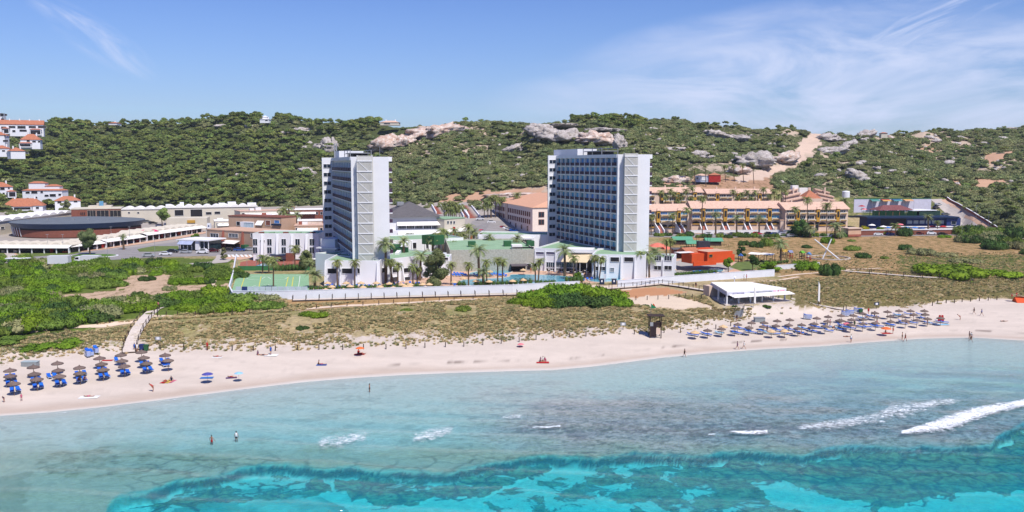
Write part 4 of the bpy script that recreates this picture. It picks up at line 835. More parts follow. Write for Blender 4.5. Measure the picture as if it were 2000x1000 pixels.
plant_room(T1, Lf1, ey1, H1, .78, 1.0, .42, .70); plant_room(T2, Lf2, ey2, H2, .68, 1.12, .34, .64)
for k, xx in ((0, 1.10), (1, 1.13)): m = MB(); m.tube((Lf1*xx+k*.6, -1.5-k*.9, H1), (Lf1*xx+k*.6, -1.5-k*.9, H1+5.), .22, .2, 8); m.build('antenna', GREYW, T1)
m = MB(); m.tube((1.5, ey1+1.5, H1-.3), (1.5, ey1+1.5, H1+3), .05, n=5); m.build('mast', GREYW, T1)
# ------------------------------------------------------------------ podiums
def podium(name, label, cat, uA, YA, uB, YB, top, depth, mat=WHITE, roofm=GREENR, z0=4.0, par=.5, group=None):
    b = Bld(name, label, cat, uA, YA, uB, YB, z0, group); H = top-z0
    b.box('wall', 0, b.W, 0, depth, -.6, H, mat)
    m = MB(); w = .25; m.box(0, b.W, -.004, w, H+.001, H+par); m.box(0, b.W, depth-w, depth, H+.001, H+par); m.box(0, w, w, depth-w, H+.001, H+par); m.box(b.W-w, b.W, w, depth-w, H+.001, H+par); m.build('parapet', mat, b.t)
    b.box('roof', w, b.W-w, w, depth-w, H+.002, H+.08, roofm); b.H = H; b.D = depth; return b
def buttress(b, x, H, w=.35, out=1.5, name='buttress', mat=WHITE): m = MB(); m.prismx([(-out, -.3), (0, -.3), (0, H), (-.25, H)], x, x+w); return m.build(name, mat, b.t)
# left podium
p = podium('podium_building', 'white two-storey block with dark windows at the foot of the left tower', 'podium', 633, 240.5, 741, 240.5, 10.8, 22)
for u in (633, 662.5, 694, 735): buttress(p, p.x(u), p.H)
for u0, u1, v0, v1 in ((640,657,524,534),(668,688,524,534),(698.5,703,524,534)): p.win(u0, v0, u1, v1, DARK_)
p = podium('podium_building', 'white poolside block with garden terraces behind the palm row', 'podium', 742, 244, 872, 264, 10.6, 30)
for u in (759, 782, 805, 828, 850): buttress(p, p.x(u), p.H-.6)
for u0, u1 in ((743,756),(766,778),(788,800),(812,824),(836,846)): p.win(u0, 523, u1, 532, DARK_)
for u0, u1 in ((766,778),(788,800),(812,824)): p.win(u0, 541, u1, 551, GLASS)
for (u0, u1, v, yy, hh, dd) in ((779,798,492,13,1.6,5),(772,790,484,20,1.7,5),(848,868,481,24,3.2,6)):
    x0, x1 = p.x(u0, v, yy), p.x(u1, v, yy); p.box('roof_box', x0, x1, yy, yy+dd, p.H+.08, p.H+hh, DGREEN)
m = MB(); m.bar((p.x(775,490,10), 10, p.H+.2), (p.x(795,490,24), 24, p.H+1.8), 1.2, .9); m.build('roof_ramp', WHITE, p.t)
p = podium('roof_block', 'small white block with one dark window beside the stone wall', 'annex', 860, 262, 878, 262, 9.6, 8); p.win(866, 503, 875, 507.5, DARK_)
p = podium('terrace_building', 'low white building with fins and green roof behind the left pool block', 'terrace building', 765, 300, 905, 312, 11.2, 22)
for u in (803, 829, 836, 880): buttress(p, p.x(u), p.H)
for u0, u1 in ((806,813),(829,836)): p.win(u0, 474, u1, 485, DARK_)
# low dark entrance and stepped volumes at the back of the left tower
b = Bld('entrance_block', 'shaded white stepped entrance with dark glass left of the left tower', 'entrance', 618, 283, 664, 279, 4.1)
b.box('wall', b.x(624), b.x(664), 0, 9, -.3, 5.5, WHITE); b.box('upper_wall', b.x(622), b.x(650), 1, 9, 5.5, 9.6, WHITE)
for u0, v0, u1, v1 in ((625,492,640,502),(644,496,662,504),(618,503,642,510)): b.win(u0, v0, u1, v1, GLASS, NAVY)
b.box('canopy', b.x(616), b.x(645), -3, 0, 3.0, 3.3, AWN); b.box('upper_canopy', b.x(622), b.x(662), -1.5, 0, 6.6, 7.0, WHITE)
# two-storey wing with slanting fins
p = podium('hotel_wing', 'white two-storey wing with slanted fins and paired dark windows left of the left tower', 'hotel wing', 493, 303, 622, 303, 13.4, 14)
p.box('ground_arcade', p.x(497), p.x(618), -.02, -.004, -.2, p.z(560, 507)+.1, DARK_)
for u in (515.5, 545, 573.5, 602): 
    buttress(p, p.x(u)-1.0, p.H, .9, 2.2)
for u0 in (494, 522, 550, 577, 605): p.win(u0, 467, u0+8.5, 479, GLASS, WHITE, n=2); p.win(u0, 483, u0+8.5, 495, GLASS, WHITE, n=2)
p.win(508, 469, 517, 472, GLASS); p.box('canopy', p.x(530), p.x(560), -4, 0, 2.4, 2.7, NAVY); p.box('bar_front', p.x(560), p.x(578), -2.2, -1.9, 0, 3.2, BRICK)
for i, u in enumerate((503, 524, 551, 577, 604)): 
    m = MB(); m.box(p.x(u), p.x(u)+1.6, 1, 2.6, p.H+.08, p.H+.85); m.build('roof_vent', GREENR if i % 2 else BRICK, p.t)
# stone-clad block and right podium
p = podium('stone_wall_block', 'rough grey stone-clad block rising behind the pool', 'stone wall', 878, 272, 1045, 275, 10.6, 40, STONE)
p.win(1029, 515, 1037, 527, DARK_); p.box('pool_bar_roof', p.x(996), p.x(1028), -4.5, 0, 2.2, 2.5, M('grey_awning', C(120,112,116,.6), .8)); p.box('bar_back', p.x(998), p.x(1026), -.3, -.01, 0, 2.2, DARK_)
m = MB()
for k in range(14): m.tube((p.x(1002+k*3.0, 487, 3), 3, p.H+.45), (p.x(1002+k*3.0, 487, 3), 3, p.H+.9), .28, n=7)
m.build('roof_vent', DARK_, p.t); p.box('roof_plant', p.x(1000,487,4), p.x(1020,487,4), 3.6, 7, p.H+.08, p.H+1.5, AWN)
for u in (915, 985, 1030): p.box('roof_box', p.x(u,480,14), p.x(u,480,14)+2.4, 14, 17, p.H+.08, p.H+1.8, DGREEN)
p = podium('podium_building', 'white dining block with slit windows, tall glazing and a cream awning by the pool', 'podium', 1045, 275, 1166, 268, 11.0, 34)
for u in (1045, 1065, 1085, 1105): buttress(p, p.x(u), p.H-.2, .35, .9)
for u0 in (1046, 1067): p.win(u0, 492, u0+16.5, 496.5, M('grey_violet_slit_window', C(110,104,140,.5), .4))  # grey-violet pane colour for the slit windows
for u0, u1 in ((1067,1083),(1086,1101),(1107,1124)): p.win(u0+.5, 512, u1, 522, GLASS, n=4)
for u0, u1 in ((1067,1083),(1086,1101),(1107,1124)): p.win(u0+.5, 524, u1, 531, DARK_, n=4, name='glass_door')
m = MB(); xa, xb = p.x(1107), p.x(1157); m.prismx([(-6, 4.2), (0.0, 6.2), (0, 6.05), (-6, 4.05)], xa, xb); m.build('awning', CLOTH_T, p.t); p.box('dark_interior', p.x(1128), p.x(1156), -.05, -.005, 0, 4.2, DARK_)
for u in (1130, 1143, 1156): p.box('awning_post', p.x(u), p.x(u)+.12, -5.9, -5.78, -.1, 4.1, WHITE)
p = podium('podium_building', 'nearest white block with two dark windows below the right tower', 'podium', 1157, 256, 1262, 253, 11.0, 18)
for u in (1170, 1185, 1213, 1240): buttress(p, p.x(u), p.H, .35, 1.0)
for u0, u1 in ((1163.5,1181),(1192.5,1209),(1219.5,1237)): p.win(u0, 502.5, u1, 511, DARK_)
p.win(1163, 521, 1182, 528, GLASS, n=3); p.win(1192, 523, 1199, 531, GREYW, name='door')
p.box('roof_edge_step', p.x(1100,490,16), p.x(1160,490,16), 12, 19, p.H-.4, p.H+.6, WHITE)
p = podium('podium_building', 'white two-storey side block with blue-framed windows at the right end of the hotel', 'podium', 1263, 258, 1317, 256, 9.9, 12)
for u in (1265.5, 1295.5): buttress(p, p.x(u), p.H, .3, .6)
for u0, u1 in ((1278,1291),(1298,1312)): p.win(u0, 500, u1, 509, GLASS, n=3); p.win(u0, 519, u1, 527, DARK_, n=2)
# low white blocks behind (roof gardens)
p = podium('garden_block', 'low white block with angled fins behind the stone-clad block', 'garden block', 933, 318, 1072, 316, 11.9, 14)
for u in (935, 1010, 1040, 1056): buttress(p, p.x(u), p.H, 2.4 if u > 1000 else 1.2, 1.2)
p.win(1042, 466, 1053, 474, GLASS); p.win(1018, 464, 1028, 472, DARK_)
m = MB(); 
for k in range(9): m.lathe([(.28, 0), (.28, .5)], 8, p.x(1008+k*3.6, 475, -3), -3)
o = m.build('roof_vent', DARK_, p.t); o.location.z = p.H-1.6
p.box('vent_wall', p.x(1003, 475, -2.8), p.x(1042, 475, -2.8), -2.8, -.01, p.H-1.8, p.H-.6, WHITE)
# ------------------------------------------------------------------ perimeter wall, boardwalk
PW = M('white_garden_wall', C(232,234,242,.78), .8, var=.05, scale=.4)
def runline(pts, step=2.5):
    w = [G(u, v) for u, v in pts]; out = []
    for a, b in zip(w[:-1], w[1:]):
        n = max(1, int((b-a).length/step)); out += [a.lerp(b, i/n) for i in range(n)]
    return out+[w[-1]]
def wallrun(name, label, cat, pts, h, th, mat, cap=None, z=None):
    w = [Vector((p.x, p.y, 0)) for p in runline(pts, 8)]; o = w[0].copy(); z0 = [Z(p.x, p.y) if z is None else z for p in w]; m = MB(); c = MB()
    for a, b, za, zb in zip(w[:-1], w[1:], z0[:-1], z0[1:]):
        d = (b-a).normalized(); n = Vector((-d.y, d.x, 0))*th/2
        def P(p, s, zz): q = p-o+n*s; return (q.x, q.y, zz)
        m.hexa([P(a,-1,za-.8),P(b,-1,zb-.8),P(b,1,zb-.8),P(a,1,za-.8),P(a,-1,za+h),P(b,-1,zb+h),P(b,1,zb+h),P(a,1,za+h)])
        c.hexa([P(a,-1.4,za+h+.002),P(b,-1.4,zb+h+.002),P(b,1.4,zb+h+.002),P(a,1.4,za+h+.002),P(a,-1.4,za+h+.09),P(b,-1.4,zb+h+.09),P(b,1.4,zb+h+.09),P(a,1.4,za+h+.09)])
    t = thing(name, label, cat, (o.x, o.y, 0)); m.build('wall_face', mat, t); c.build('coping', cap or mat, t); return t
wallrun('perimeter_wall', 'long white garden wall in front of the pools and the sports court', 'garden wall', [(455,584),(520,585.5),(600,583.5),(700,580),(800,577),(900,574.5),(1000,572),(1080,567),(1132,564.5)], 2.1, .3, PW)
wallrun('perimeter_wall', 'white garden wall rising to the right behind the beach bar', 'garden wall', [(1206,562),(1260,558),(1300,554),(1400,547),(1512,539.5)], 2.0, .3, PW)
wallrun('perimeter_wall', 'low pale wall beside the playground shrubs', 'garden wall', [(1514,527),(1560,524),(1600,521)], 1.4, .3, PW)
wallrun('side_wall', 'white wall edging the left side of the sports court', 'garden wall', [(455,584),(448,570),(455,545),(459,520),(462,505)], 1.6, .25, PW)
def boardwalk(name, label, pts, width, zoff, rail=True, posts=True, spacing=3.0, cat='boardwalk', under=True, h=1.05):
    w = runline(pts, spacing); o = w[0].copy(); t = thing(name, label, cat, o); d_ = MB(); u_ = MB(); ps = []
    for i, (a, b) in enumerate(zip(w[:-1], w[1:])):
        d = Vector((b.x-a.x, b.y-a.y, 0)).normalized(); n = Vector((-d.y, d.x, 0)); A = a-o; B_ = b-o
        q = [A-n*width/2, B_-n*width/2, B_+n*width/2, A+n*width/2]; d_.hexa([(p.x, p.y, p.z+zoff-.1) for p in q]+[(p.x, p.y, p.z+zoff) for p in q])
        if under: q = [A-n*width*.46, B_-n*width*.46, B_+n*width*.46, A+n*width*.46]; u_.hexa([(p.x, p.y, p.z-.5) for p in q]+[(p.x, p.y, p.z+zoff-.102) for p in q])
    d_.build('deck', WOODL, t)
    if under: u_.build('under_frame', WOODD, t)
    if posts:
        pm = MB().box(-.07, .07, -.07, .07, 0, h+zoff).mesh('post', WOODD)
        for i, a in enumerate(w):
            b = w[min(i+1, len(w)-1)]; 
            if i == len(w)-1: b = a+(a-w[i-1])
            d = Vector((b.x-a.x, b.y-a.y, 0)).normalized(); n = Vector((-d.y, d.x, 0))*width/2
            for s in (-1, 1): link('post', pm, t, (a-o+n*s))
    if rail:
        m = MB()
        for i, (a, b) in enumerate(zip(w[:-1], w[1:])):
            d = Vector((b.x-a.x, b.y-a.y, 0)).normalized(); n = Vector((-d.y, d.x, 0))*width/2
            for s in (-1, 1): m.bar(a-o+n*s+Vector((0,0,zoff+h*.85)), b-o+n*s+Vector((0,0,zoff+h*.85)), .05, .07)
        m.build('rail', WOODD, t)
    return t
boardwalk('boardwalk', 'raised timber boardwalk with posts along the foot of the long white wall', [(572,588.5),(700,585),(800,582),(900,579.5),(1010,577)], 1.6, .45, rail=False)
boardwalk('boardwalk', 'boardwalk with posts from the wall gate down to the beach bar', [(1168,567),(1240,562),(1290,556.5),(1330,562),(1390,572)], 1.6, .45)
boardwalk('boardwalk', 'pale boardwalk descending through the dunes to the left parasols', [(252,690),(258,668),(268,645),(285,622),(302,606),(330,594)], 2.4, .35, spacing=3.5)
boardwalk('boardwalk', 'short cross boardwalk at the head of the left beach path', [(262,606),(300,602),(345,591)], 1.8, .3, spacing=3.5)
boardwalk('boardwalk', 'boardwalk crossing the dry meadow on the far right', [(1650,531),(1700,535),(1800,543),(1900,547)], 1.6, .4, rail=True, spacing=4)
boardwalk('boardwalk', 'plank path from the beach bar to the right parasols', [(1545,584),(1600,597),(1650,606),(1705,618)], 1.3, .2, rail=False, spacing=4.5)
# wooden posts at the edge of the beach
BP = MB().box(-.08, .08, -.08, .08, -.3, 1.05).mesh('beach_post', WOODD)
bl = [(313,682),(359,682),(405,683),(453.6,684),(495,684),(538,684),(581,683),(623,682),(669.6,682),(710,681),(754,681),(793,680),(830,678),(870,677),(906,676),(943,673),(979,670),(1014,667),(1047,663),(1080.5,660),(1112.6,658),(1144.5,656),(1177.4,653),(1239,652),(1297,649),(1329,649),(1363,642),(1398,642),(1427,636),(1821,596),(1831,592),(1848,591),(1864,591),(1879,589),(1895.6,588),(1912.7,587),(1930,586),(1947,585)]
for i, (u, v) in enumerate(bl):
    g = G(u, v+1); lb = ordn(i+1)+' post from the left in the long line of beach edge posts'; tag(link('beach_post', BP, None, g), lb, 'post', 'posts along the beach edge')
pl2 = [(308,618),(325,617),(347,617),(382,616),(418,615),(454,614),(488,612),(522,610),(554,608),(618,603),(647,600),(678,598),(709,597),(740,595),(769,593),(799,592),(829,590),(858,588),(887,586),(924,585),(955,583),(989,582),(1242,586),(1264,586),(1285,585),(1306,584),(1326,581),(1339,581),(1352,582),(1370,584),(134,640),(190,635),(215,632)]
for i, (u, v) in enumerate(pl2):
    g = G(u, v); tag(link('path_post', BP, None, g), ordn(i+1)+' small timber post of the line beside the sandy dune path', 'post', 'posts beside the dune path')
# sandy paths, drives, courts as thin sheets laid over the ground
def sheet(name, pts, mat, zoff=.03, res=3.0, pixel=True):
    """flat outline draped on the ground"""
    P = []
    for (u0, v0), (u1, v1) in zip(pts, pts[1:]+pts[:1]):
        a, b = (G(u0, v0), G(u1, v1)) if pixel else (Vector((u0, v0, 0)), Vector((u1, v1, 0))); n = max(1, int((b-a).length/res)); P += [a.lerp(b, i/n) for i in range(n)]
    bm = bmesh.new(); vs = [bm.verts.new((p.x, p.y, 0)) for p in P]; f = bm.faces.new(vs); bmesh.ops.triangulate(bm, faces=[f], ngon_method='EAR_CLIP')
    if res < 6:
        for _ in range(2):
            le = [e for e in bm.edges if e.calc_length() > res*2.2]
            if le: bmesh.ops.subdivide_edges(bm, edges=le, cuts=1); bmesh.ops.triangulate(bm, faces=bm.faces[:])
    for q in bm.verts: q.co.z = Z(q.co.x, q.co.y)+zoff
    bm.normal_update()
    for f in bm.faces:
        if f.normal.z < 0: f.normal_flip()
    me = bpy.data.meshes.new(name); bm.to_mesh(me); bm.free(); me.materials.append(mat); return tag(link(name, me), kind='structure')
def ribbon(name, pts, width, mat, zoff=.05, step=2.5, jit=0.):
    w = runline(pts, step); V, F = [], []
    for i, a in enumerate(w):
        d = (w[min(i+1, len(w)-1)]-w[max(i-1, 0)]); d = Vector((d.x, d.y, 0)).normalized(); n = Vector((-d.y, d.x, 0)); wd = width*(1+jit*(mnoise.noise(a*.2)))
        for s in (-.5, -.17, .17, .5): p = a+n*wd*s; V.append((p.x, p.y, Z(p.x, p.y)+zoff))
    for i in range(len(w)-1):
        for k in range(3): F.append((4*i+k+1, 4*i+k, 4*i+4+k, 4*i+5+k))
    m = MB(); m.add(V, F); me = m.mesh(name, mat); return tag(link(name, me), kind='structure')
PATHM = M('trodden_sand_path', C(232,208,184,.76), .95, var=.08, scale=.8, detail=7)
ribbon('path', [(30,652),(130,640),(200,636),(262,628),(300,620)], 2.6, PATHM, .10, jit=.5)
ribbon('path', [(300,618),(420,614),(560,606),(640,600),(760,594),(900,586),(1020,581)], 1.9, PATHM, .10, jit=.5)
ribbon('path', [(150,588),(220,592),(300,588),(340,590)], 1.6, PATHM, .08, jit=.5)
ribbon('path', [(395,578),(410,570),(420,548),(432,535)], .9, PATHM, .08, jit=.4)
ribbon('path', [(1520,541),(1560,536),(1610,532),(1660,527),(1720,524)], 1.4, PATHM, .09, jit=.4)
ribbon('path', [(1400,553),(1460,552),(1520,548),(1560,541)], 1.4, PATHM, .09, jit=.4)
# hotel ground
sheet('pool_deck', [(600,571),(700,568),(820,565),(900,563.5),(1000,561),(1080,557),(1132,555),(1206,550),(1300,543.5),(1400,537),(1480,531),(1440,512),(1330,506),(1262,520),(1045,530),(880,530),(742,548),(633,560),(608,560)], SALMON, .03, 30)
sheet('sports_court', [(452,571),(604,567),(603,535.5),(463,535.5)], M('green_sports_court', C(156,200,158,.64), .85, var=.05, scale=.4), .034, 40)
def line(pts, w, mat, z=.045): return ribbon('court_line', pts, w, mat, z, 6)
for a, b in (((470,565),(478,540)),((505,565),(510,540)),((558,562),(563,541)),((570,561),(573,541))): line([a, b], .22, YLINE)
for a, b in (((583,562),(586,539)),((462,541),(598,538)),((458,566),(600,561))): line([a, b], .14, WLINE)
for c in (535, 490): line([(c-12,541),(c-6,545),(c+8,547),(c+22,545),(c+28,541)], .14, WLINE)
line([(c-12,565),(c+10,557),(c+34,556),(c+50,563)], .14, WLINE)
b = Bld('court_screen', 'dark green windscreen fence behind the sports court', 'windscreen', 462, 275, 607, 275, 4.2)
b.box('screen_cloth', 0, b.W, 0, .06, .05, 1.5, M('green_screen_cloth', C(70,140,84,.55), .8)); m = MB()
for k in range(9): m.box(b.W*k/8-.05, b.W*k/8+.05, .06, .14, 0, 3.4)
m.build('post', GREYW, b.t)
b = Bld('court_screen', 'pale blue-white windscreen panels in front of the sports court', 'windscreen', 456, 227, 598, 227, 4.2)
for k in range(12): b.box('screen_cloth', b.W*k/12+.05, b.W*(k+1)/12-.05, 0, .05, .2, 1.7, M('pale_screen_cloth', C(200,216,226,.72), .8) if k != 1 else BLUEP)
# left play deck by the wing
sheet('play_deck', [(488,528),(600,526),(598,508),(500,506),(470,512),(465,528)], REDP, .03, 40)
b = Bld('mini_pool', 'small blue paddling pool beside the wing palms', 'pool', 497, 284, 524, 284, 4.2); b.box('basin', 0, b.W, 0, 8, -.2, .5, BLUEP); b.box('water', .3, b.W-.3, .3, 7.7, .501, .53, WATERP)
# pools
def poolmesh(name, label, pts, z=.12):
    P = [G(u, v) for u, v in pts]; cx = sum(p.x for p in P)/len(P); cy = sum(p.y for p in P)/len(P); t = thing(name, label, 'swimming pool', (cx, cy, 4.26))
    Q = []
    n = len(P)
    for i in range(n):                       # smooth closed outline
        p0, p1, p2, p3 = P[i-1], P[i], P[(i+1) % n], P[(i+2) % n]
        for k in range(5):
            s = k/5; q = .5*((2*p1)+(p2-p0)*s+(2*p0-5*p1+4*p2-p3)*s*s+(3*p1-p0-3*p2+p3)*s**3); Q.append((q.x-cx, q.y-cy))
    ar = sum(a[0]*b_[1]-b_[0]*a[1] for a, b_ in zip(Q, Q[1:]+Q[:1]));  Q = Q if ar > 0 else Q[::-1]
    MB().poly([(x*1.0, y) for x, y in Q], -.2, z).build('water', WATERP, t)
    m = MB(); k = len(Q); R_ = [(x*(1+.5/max(1, math.hypot(x, y))), y*(1+.5/max(1, math.hypot(x, y)))) for x, y in Q]
    for i in range(k):
        j = (i+1) % k; m.hexa([(*Q[i], -.1),(*R_[i], -.1),(*R_[j], -.1),(*Q[j], -.1),(*Q[i], z+.06),(*R_[i], z+.06),(*R_[j], z+.06),(*Q[j], z+.06)])
    m.build('pool_rim', CREAM, t); return t
poolmesh('swimming_pool', 'large curving turquoise pool behind the white wall', [(897,553),(905,548),(935,546),(975,544),(995,541),(1002,537),(1060,538),(1100,540),(1125,543),(1132,547),(1120,551),(1060,554),(1000,556),(940,558),(905,558)])
poolmesh('swimming_pool', 'narrow turquoise pool directly under the stone-clad wall', [(918,534),(940,530),(975,528),(996,528),(996,533),(960,536),(925,538)])
poolmesh('swimming_pool', 'small shallow pool at the right end of the terrace beside the gate', [(1150,548),(1165,543),(1195,541),(1215,544),(1205,549),(1170,552)])
poolmesh('swimming_pool', 'pale round splash pool near the orange building', [(1345,534),(1372,526),(1402,524),(1412,530),(1380,536)])
sheet('splash_area', [(1270,536),(1300,515),(1330,508),(1400,515),(1440,522),(1420,531),(1330,541)], M('grey_splash_paving', C(196,190,184,.62), .85, var=.08), .04, 30)
# hedges along the wall
HEDGE = []
def hedge(u0, v0, u1, v1, h, label, mat='hedge', w=.9, name='hedge'):
    a, b = G(u0, v0), G(u1, v1); Lh = (b-a).length; n = max(2, int(Lh/1.1)); lb = [(Lh*(i+.5)/n, 0, h*.5, .75, w*.55, h*.55) for i in range(n)]
    me = crown_mesh('hedge', int(u0), lb, int(Lh*70), .17, LEAF[mat], 1, core=.85); return tag(link(name, me, None, (a.x, a.y, a.z), (0, 0, math.atan2(b.y-a.y, b.x-a.x))), label, 'hedge')
hedge(604, 569, 700, 567, 1.5, 'clipped hedge below the thatched parasols left of the first tall palms'); hedge(702, 567, 745, 566, 1.5, 'hedge section in front of the outside stair of the left tower'); hedge(748, 566, 828, 564, 1.6, 'hedge section below the cluster of palms left of the big tree'); hedge(893, 561.5, 910, 561, 1.8, 'short thick hedge at the left end of the large pool')
hedge(926, 560.5, 1002, 559, 1.7, 'hedge between the wall and the large pool'); hedge(1003, 558.5, 1040, 557.5, 2.0, 'taller hedge piece with two palms rising from it'); hedge(1045, 557, 1085, 556, 1.4, 'low thin hedge piece right of the twin palms'); hedge(1103, 553, 1140, 551.5, 2.0, 'dark hedge left of the wall gate')
hedge(535, 530, 605, 528, 2.2, 'tall clipped hedge behind the green court screen'); hedge(520, 570, 535, 569, 1.3, 'small hedge behind the pale court screen'); hedge(1262, 542, 1312, 540, 1.6, 'hedge below the palms at the right end of the terrace'); hedge(1314, 540, 1400, 534, 1.2, 'long low hedge behind the right garden wall'); hedge(1512, 516, 1540, 514, 1.2, 'hedge by the date palm near the playground')
bush(1040, 576, 28, OAK, 1, 'reddish brown flowering shrub against the white wall', hs=1.0).data = swap(OAK[1], LEAF['red'])
bush(1022, 577, 14, OAK, 1, 'smaller reddish shrub left of the flowering one', hs=1.0).data = swap(OAK[1], LEAF['red'])
bush(1145, 566, 38, GREY, 1, 'loose pinkish grey shrub left of the wall gate', hs=1.2)
# gate and bins in the gap of the wall
b = Bld('gate_gap', 'pair of white gate posts in the gap of the garden wall', 'gate', 1134, 250, 1204, 247, 4.2)
for u in (1136, 1180): b.box('gate_post', b.x(u), b.x(u)+.5, 0, .5, -.2, 2.3, PW)
b.box('gate_beam', b.x(1180)+.5, b.x(1204), .1, .2, .8, .95, GREYW)
for u, w, lb in ((1177,3.,'dark blue information box at the left side of the wall gate'), (1201,3.2,'dark information box with a white notice at the right side of the wall gate')):
    b = Bld('info_box', lb, 'kiosk box', u-4.5, 243, u+4.5, 243, 4.1); b.box('cabinet', 0, b.W, 0, .9, 0, 1.7, NAVY); b.box('lid', -.06, b.W+.06, -.06, .96, 1.702, 1.78, GREYW); b.box('notice', .4, b.W-.5, -.03, -.004, .8, 1.35, WHITE)
# ------------------------------------------------------------------ villas with terracotta roofs on the right
def villa_row(label, uA, YA, uB, YB, vroof, vbase, wins, shafts, rows, arch, z0=None, depth=11, rh=2.6, group=None, mat=PINK, stairs=True, wmat=None):
    um = (uA+uB)/2; z0 = at_Y(um, vbase, (YA+YB)/2).z if z0 is None else z0
    b = Bld('villa_row', label, 'villas', uA, YA, uB, YB, z0, group); H = b.z(um, vroof); wmat = wmat or BGLASS
    b.box('wall', 0, b.W, 0, depth, -1.5, H, mat); b.gable('roof', 0, b.W, -.2, depth, H, rh, PTILE, .6)
    for (u0, u1) in wins:
        for (v0, v1) in rows:
            b.win(u0, v0, u1, v1, wmat, WHITE, n=3 if u1-u0 > 10 else 2)
            zb = b.z(u0, v1); m = MB(); m.box(b.x(u0)-.3, b.x(u1)+.3, -1.1, -.01, zb-1.0, zb-.25); m.build('balcony', CREAM, b.t); m = MB(); m.box(b.x(u0)+.2, b.x(u1)-.2, -1.25, -1.102, zb-.75, zb-.5); m.build('flower_box', YELLOW, b.t)
        if arch:
            x0, x1 = b.x(u0), b.x(u1); za, zt = b.z(u0, arch[1]), b.z(u0, arch[0]); k = 8; pr = [(x0, za), (x1, za)]+[(x1-(x1-x0)*i/k, za+(zt-za)*(.45+.55*math.sin(math.pi*i/k))) for i in range(k+1)]
            MB().prismy(pr, -.06, -.004).build('arch_opening', DARK_, b.t); m = MB(); m.box(x0, x1, -.5, -.065, za-.45, za-.05); m.build('flower_box', YELLOW, b.t)
    for u in shafts:
        x = b.x(u); w = 1.7; m = MB(); m.box(x-w/2, x+w/2, -1.0, -.005, H*.42, H+.2); m.build('stair_shaft', YELLOW, b.t); m = MB(); m.box(x-.55, x+.55, -1.03, -1.002, H*.62, H*.9); m.box(x-w/2+.2, x+w/2-.2, -.5, -.006, 0, H*.42); m.build('shaft_opening', DARK_, b.t)
        b.hip('shaft_roof', x-w/2, x+w/2, -1.1, 2, H+.21, .9, PTILE, .25)
        if stairs:
            m = MB(); m.prismx([(-4.5, -.9), (0, -.9), (0, 2.6)], x-1.1, x+.9); m.build('stair', REDP, b.t); m = MB()
            for xx in (x-1.5, x+.95): m.prismx([(-5, -.9), (-.01, -.9), (-.01, 3.5), (-5, .4)], xx, xx+.4)
            m.build('stair_wall', WHITE, b.t)
    for k in range(3): x = b.W*(.18+.3*k); m = MB(); m.box(x, x+.7, depth*.5, depth*.5+.7, H+rh*.6, H+rh+1.0); m.build('chimney', PINK, b.t)
    return b
def Z5(x): return 1240+x/6.25
def zz(v): return 340+v/6.25
villa_row('front terracotta-roofed villa row with four yellow stair shafts behind the meadow', 1350, 418, 1526, 420, 407, 450, [(Z5(a), Z5(b_)) for a, b_ in ((700,790),(862,950),(965,1055),(1125,1215),(1240,1325),(1398,1490),(1508,1600),(1668,1760))], [Z5(x) for x in (825,1095,1365,1635)], [(zz(428),zz(458)),(zz(505),zz(533))], (zz(575),zz(603)), rh=3.4)
villa_row('short front villa row half hidden behind the right tower', 1240, 402, 1345, 410, 412, 450, [(Z5(a), Z5(b_)) for a, b_ in ((160,235),(315,395),(405,485),(552,635))], [Z5(x) for x in (275,525)], [(zz(465),zz(490)),(zz(540),zz(565))], (zz(615),zz(643)), rh=3.0)
villa_row('right villa row above the big dark palms with pink tiled roof', 1533, 416, 1655, 424, 409, 450, [(1536.8,1551),(1560.5,1573),(1577,1590),(1599,1613),(1616,1629),(1638,1651)], [1556,1595,1633.6], [(410.8,414.5),(421.8,427.5)], (434,439), rh=3.4, stairs=False, wmat=GLASS)
villa_row('back villa row partly hidden behind the right tower, with three ochre shafts', 1240, 452, 1371, 458, 376, 402, [(Z5(a), Z5(b_)) for a, b_ in ((170,230),(340,410),(425,500),(540,605),(640,700),(735,815))], [1291,1322,1355], [(377.5,380.5),(386.5,391)], None, rh=2.6, stairs=False, wmat=GLASS)
villa_row('back villa row right of the gap, with three ochre shafts and pale roof', 1380, 460, 1504, 462, 378, 404, [(Z5(a), Z5(b_)) for a, b_ in ((885,965),(1030,1110),(1120,1175),(1275,1355),(1390,1465),(1540,1630))], [1399,1440,1481], [(380.5,384),(390,394.5)], None, rh=2.4, stairs=False, wmat=GLASS)
# stepped apartment block with slanting roof bands
b = Bld('stepped_apartments', 'pink stepped apartment block with stacked slanting roof bands and white roof boxes', 'apartments', 1534, 448, 1644, 450, at_Y(1590, 420, 449).z)
def zc(v): return b.z(1590, v)
for k, (v0, dd) in enumerate(((396, 0), (388, 3.5), (380, 7), (372, 10.5))):
    zt = zc(v0)
    for (xa, xb, up) in ((b.x(1534)+k*.8, b.x(1571), 1), (b.x(1606), b.x(1643)-k*.8, -1)):
        h0, h1 = (0, 1.9) if up > 0 else (1.9, 0)
        MB().hexa([(xa, dd, -1), (xb, dd, -1), (xb, dd+3.6, -1), (xa, dd+3.6, -1), (xa, dd, zt-1.9+h0), (xb, dd, zt-1.9+h1), (xb, dd+3.6, zt-1.9+h1), (xa, dd+3.6, zt-1.9+h0)]).build('wall', PINK, b.t)
        MB().hexa([(xa-.4, dd-.9, zt-1.88+h0), (xb, dd-.9, zt-1.88+h1), (xb, dd+2, zt-1.5+h1), (xa-.4, dd+2, zt-1.5+h0), (xa-.4, dd-.9, zt-1.3+h0), (xb, dd-.9, zt-1.3+h1), (xb, dd+2, zt-.9+h1), (xa-.4, dd+2, zt-.9+h0)]).build('roof_band', PTILE, b.t)
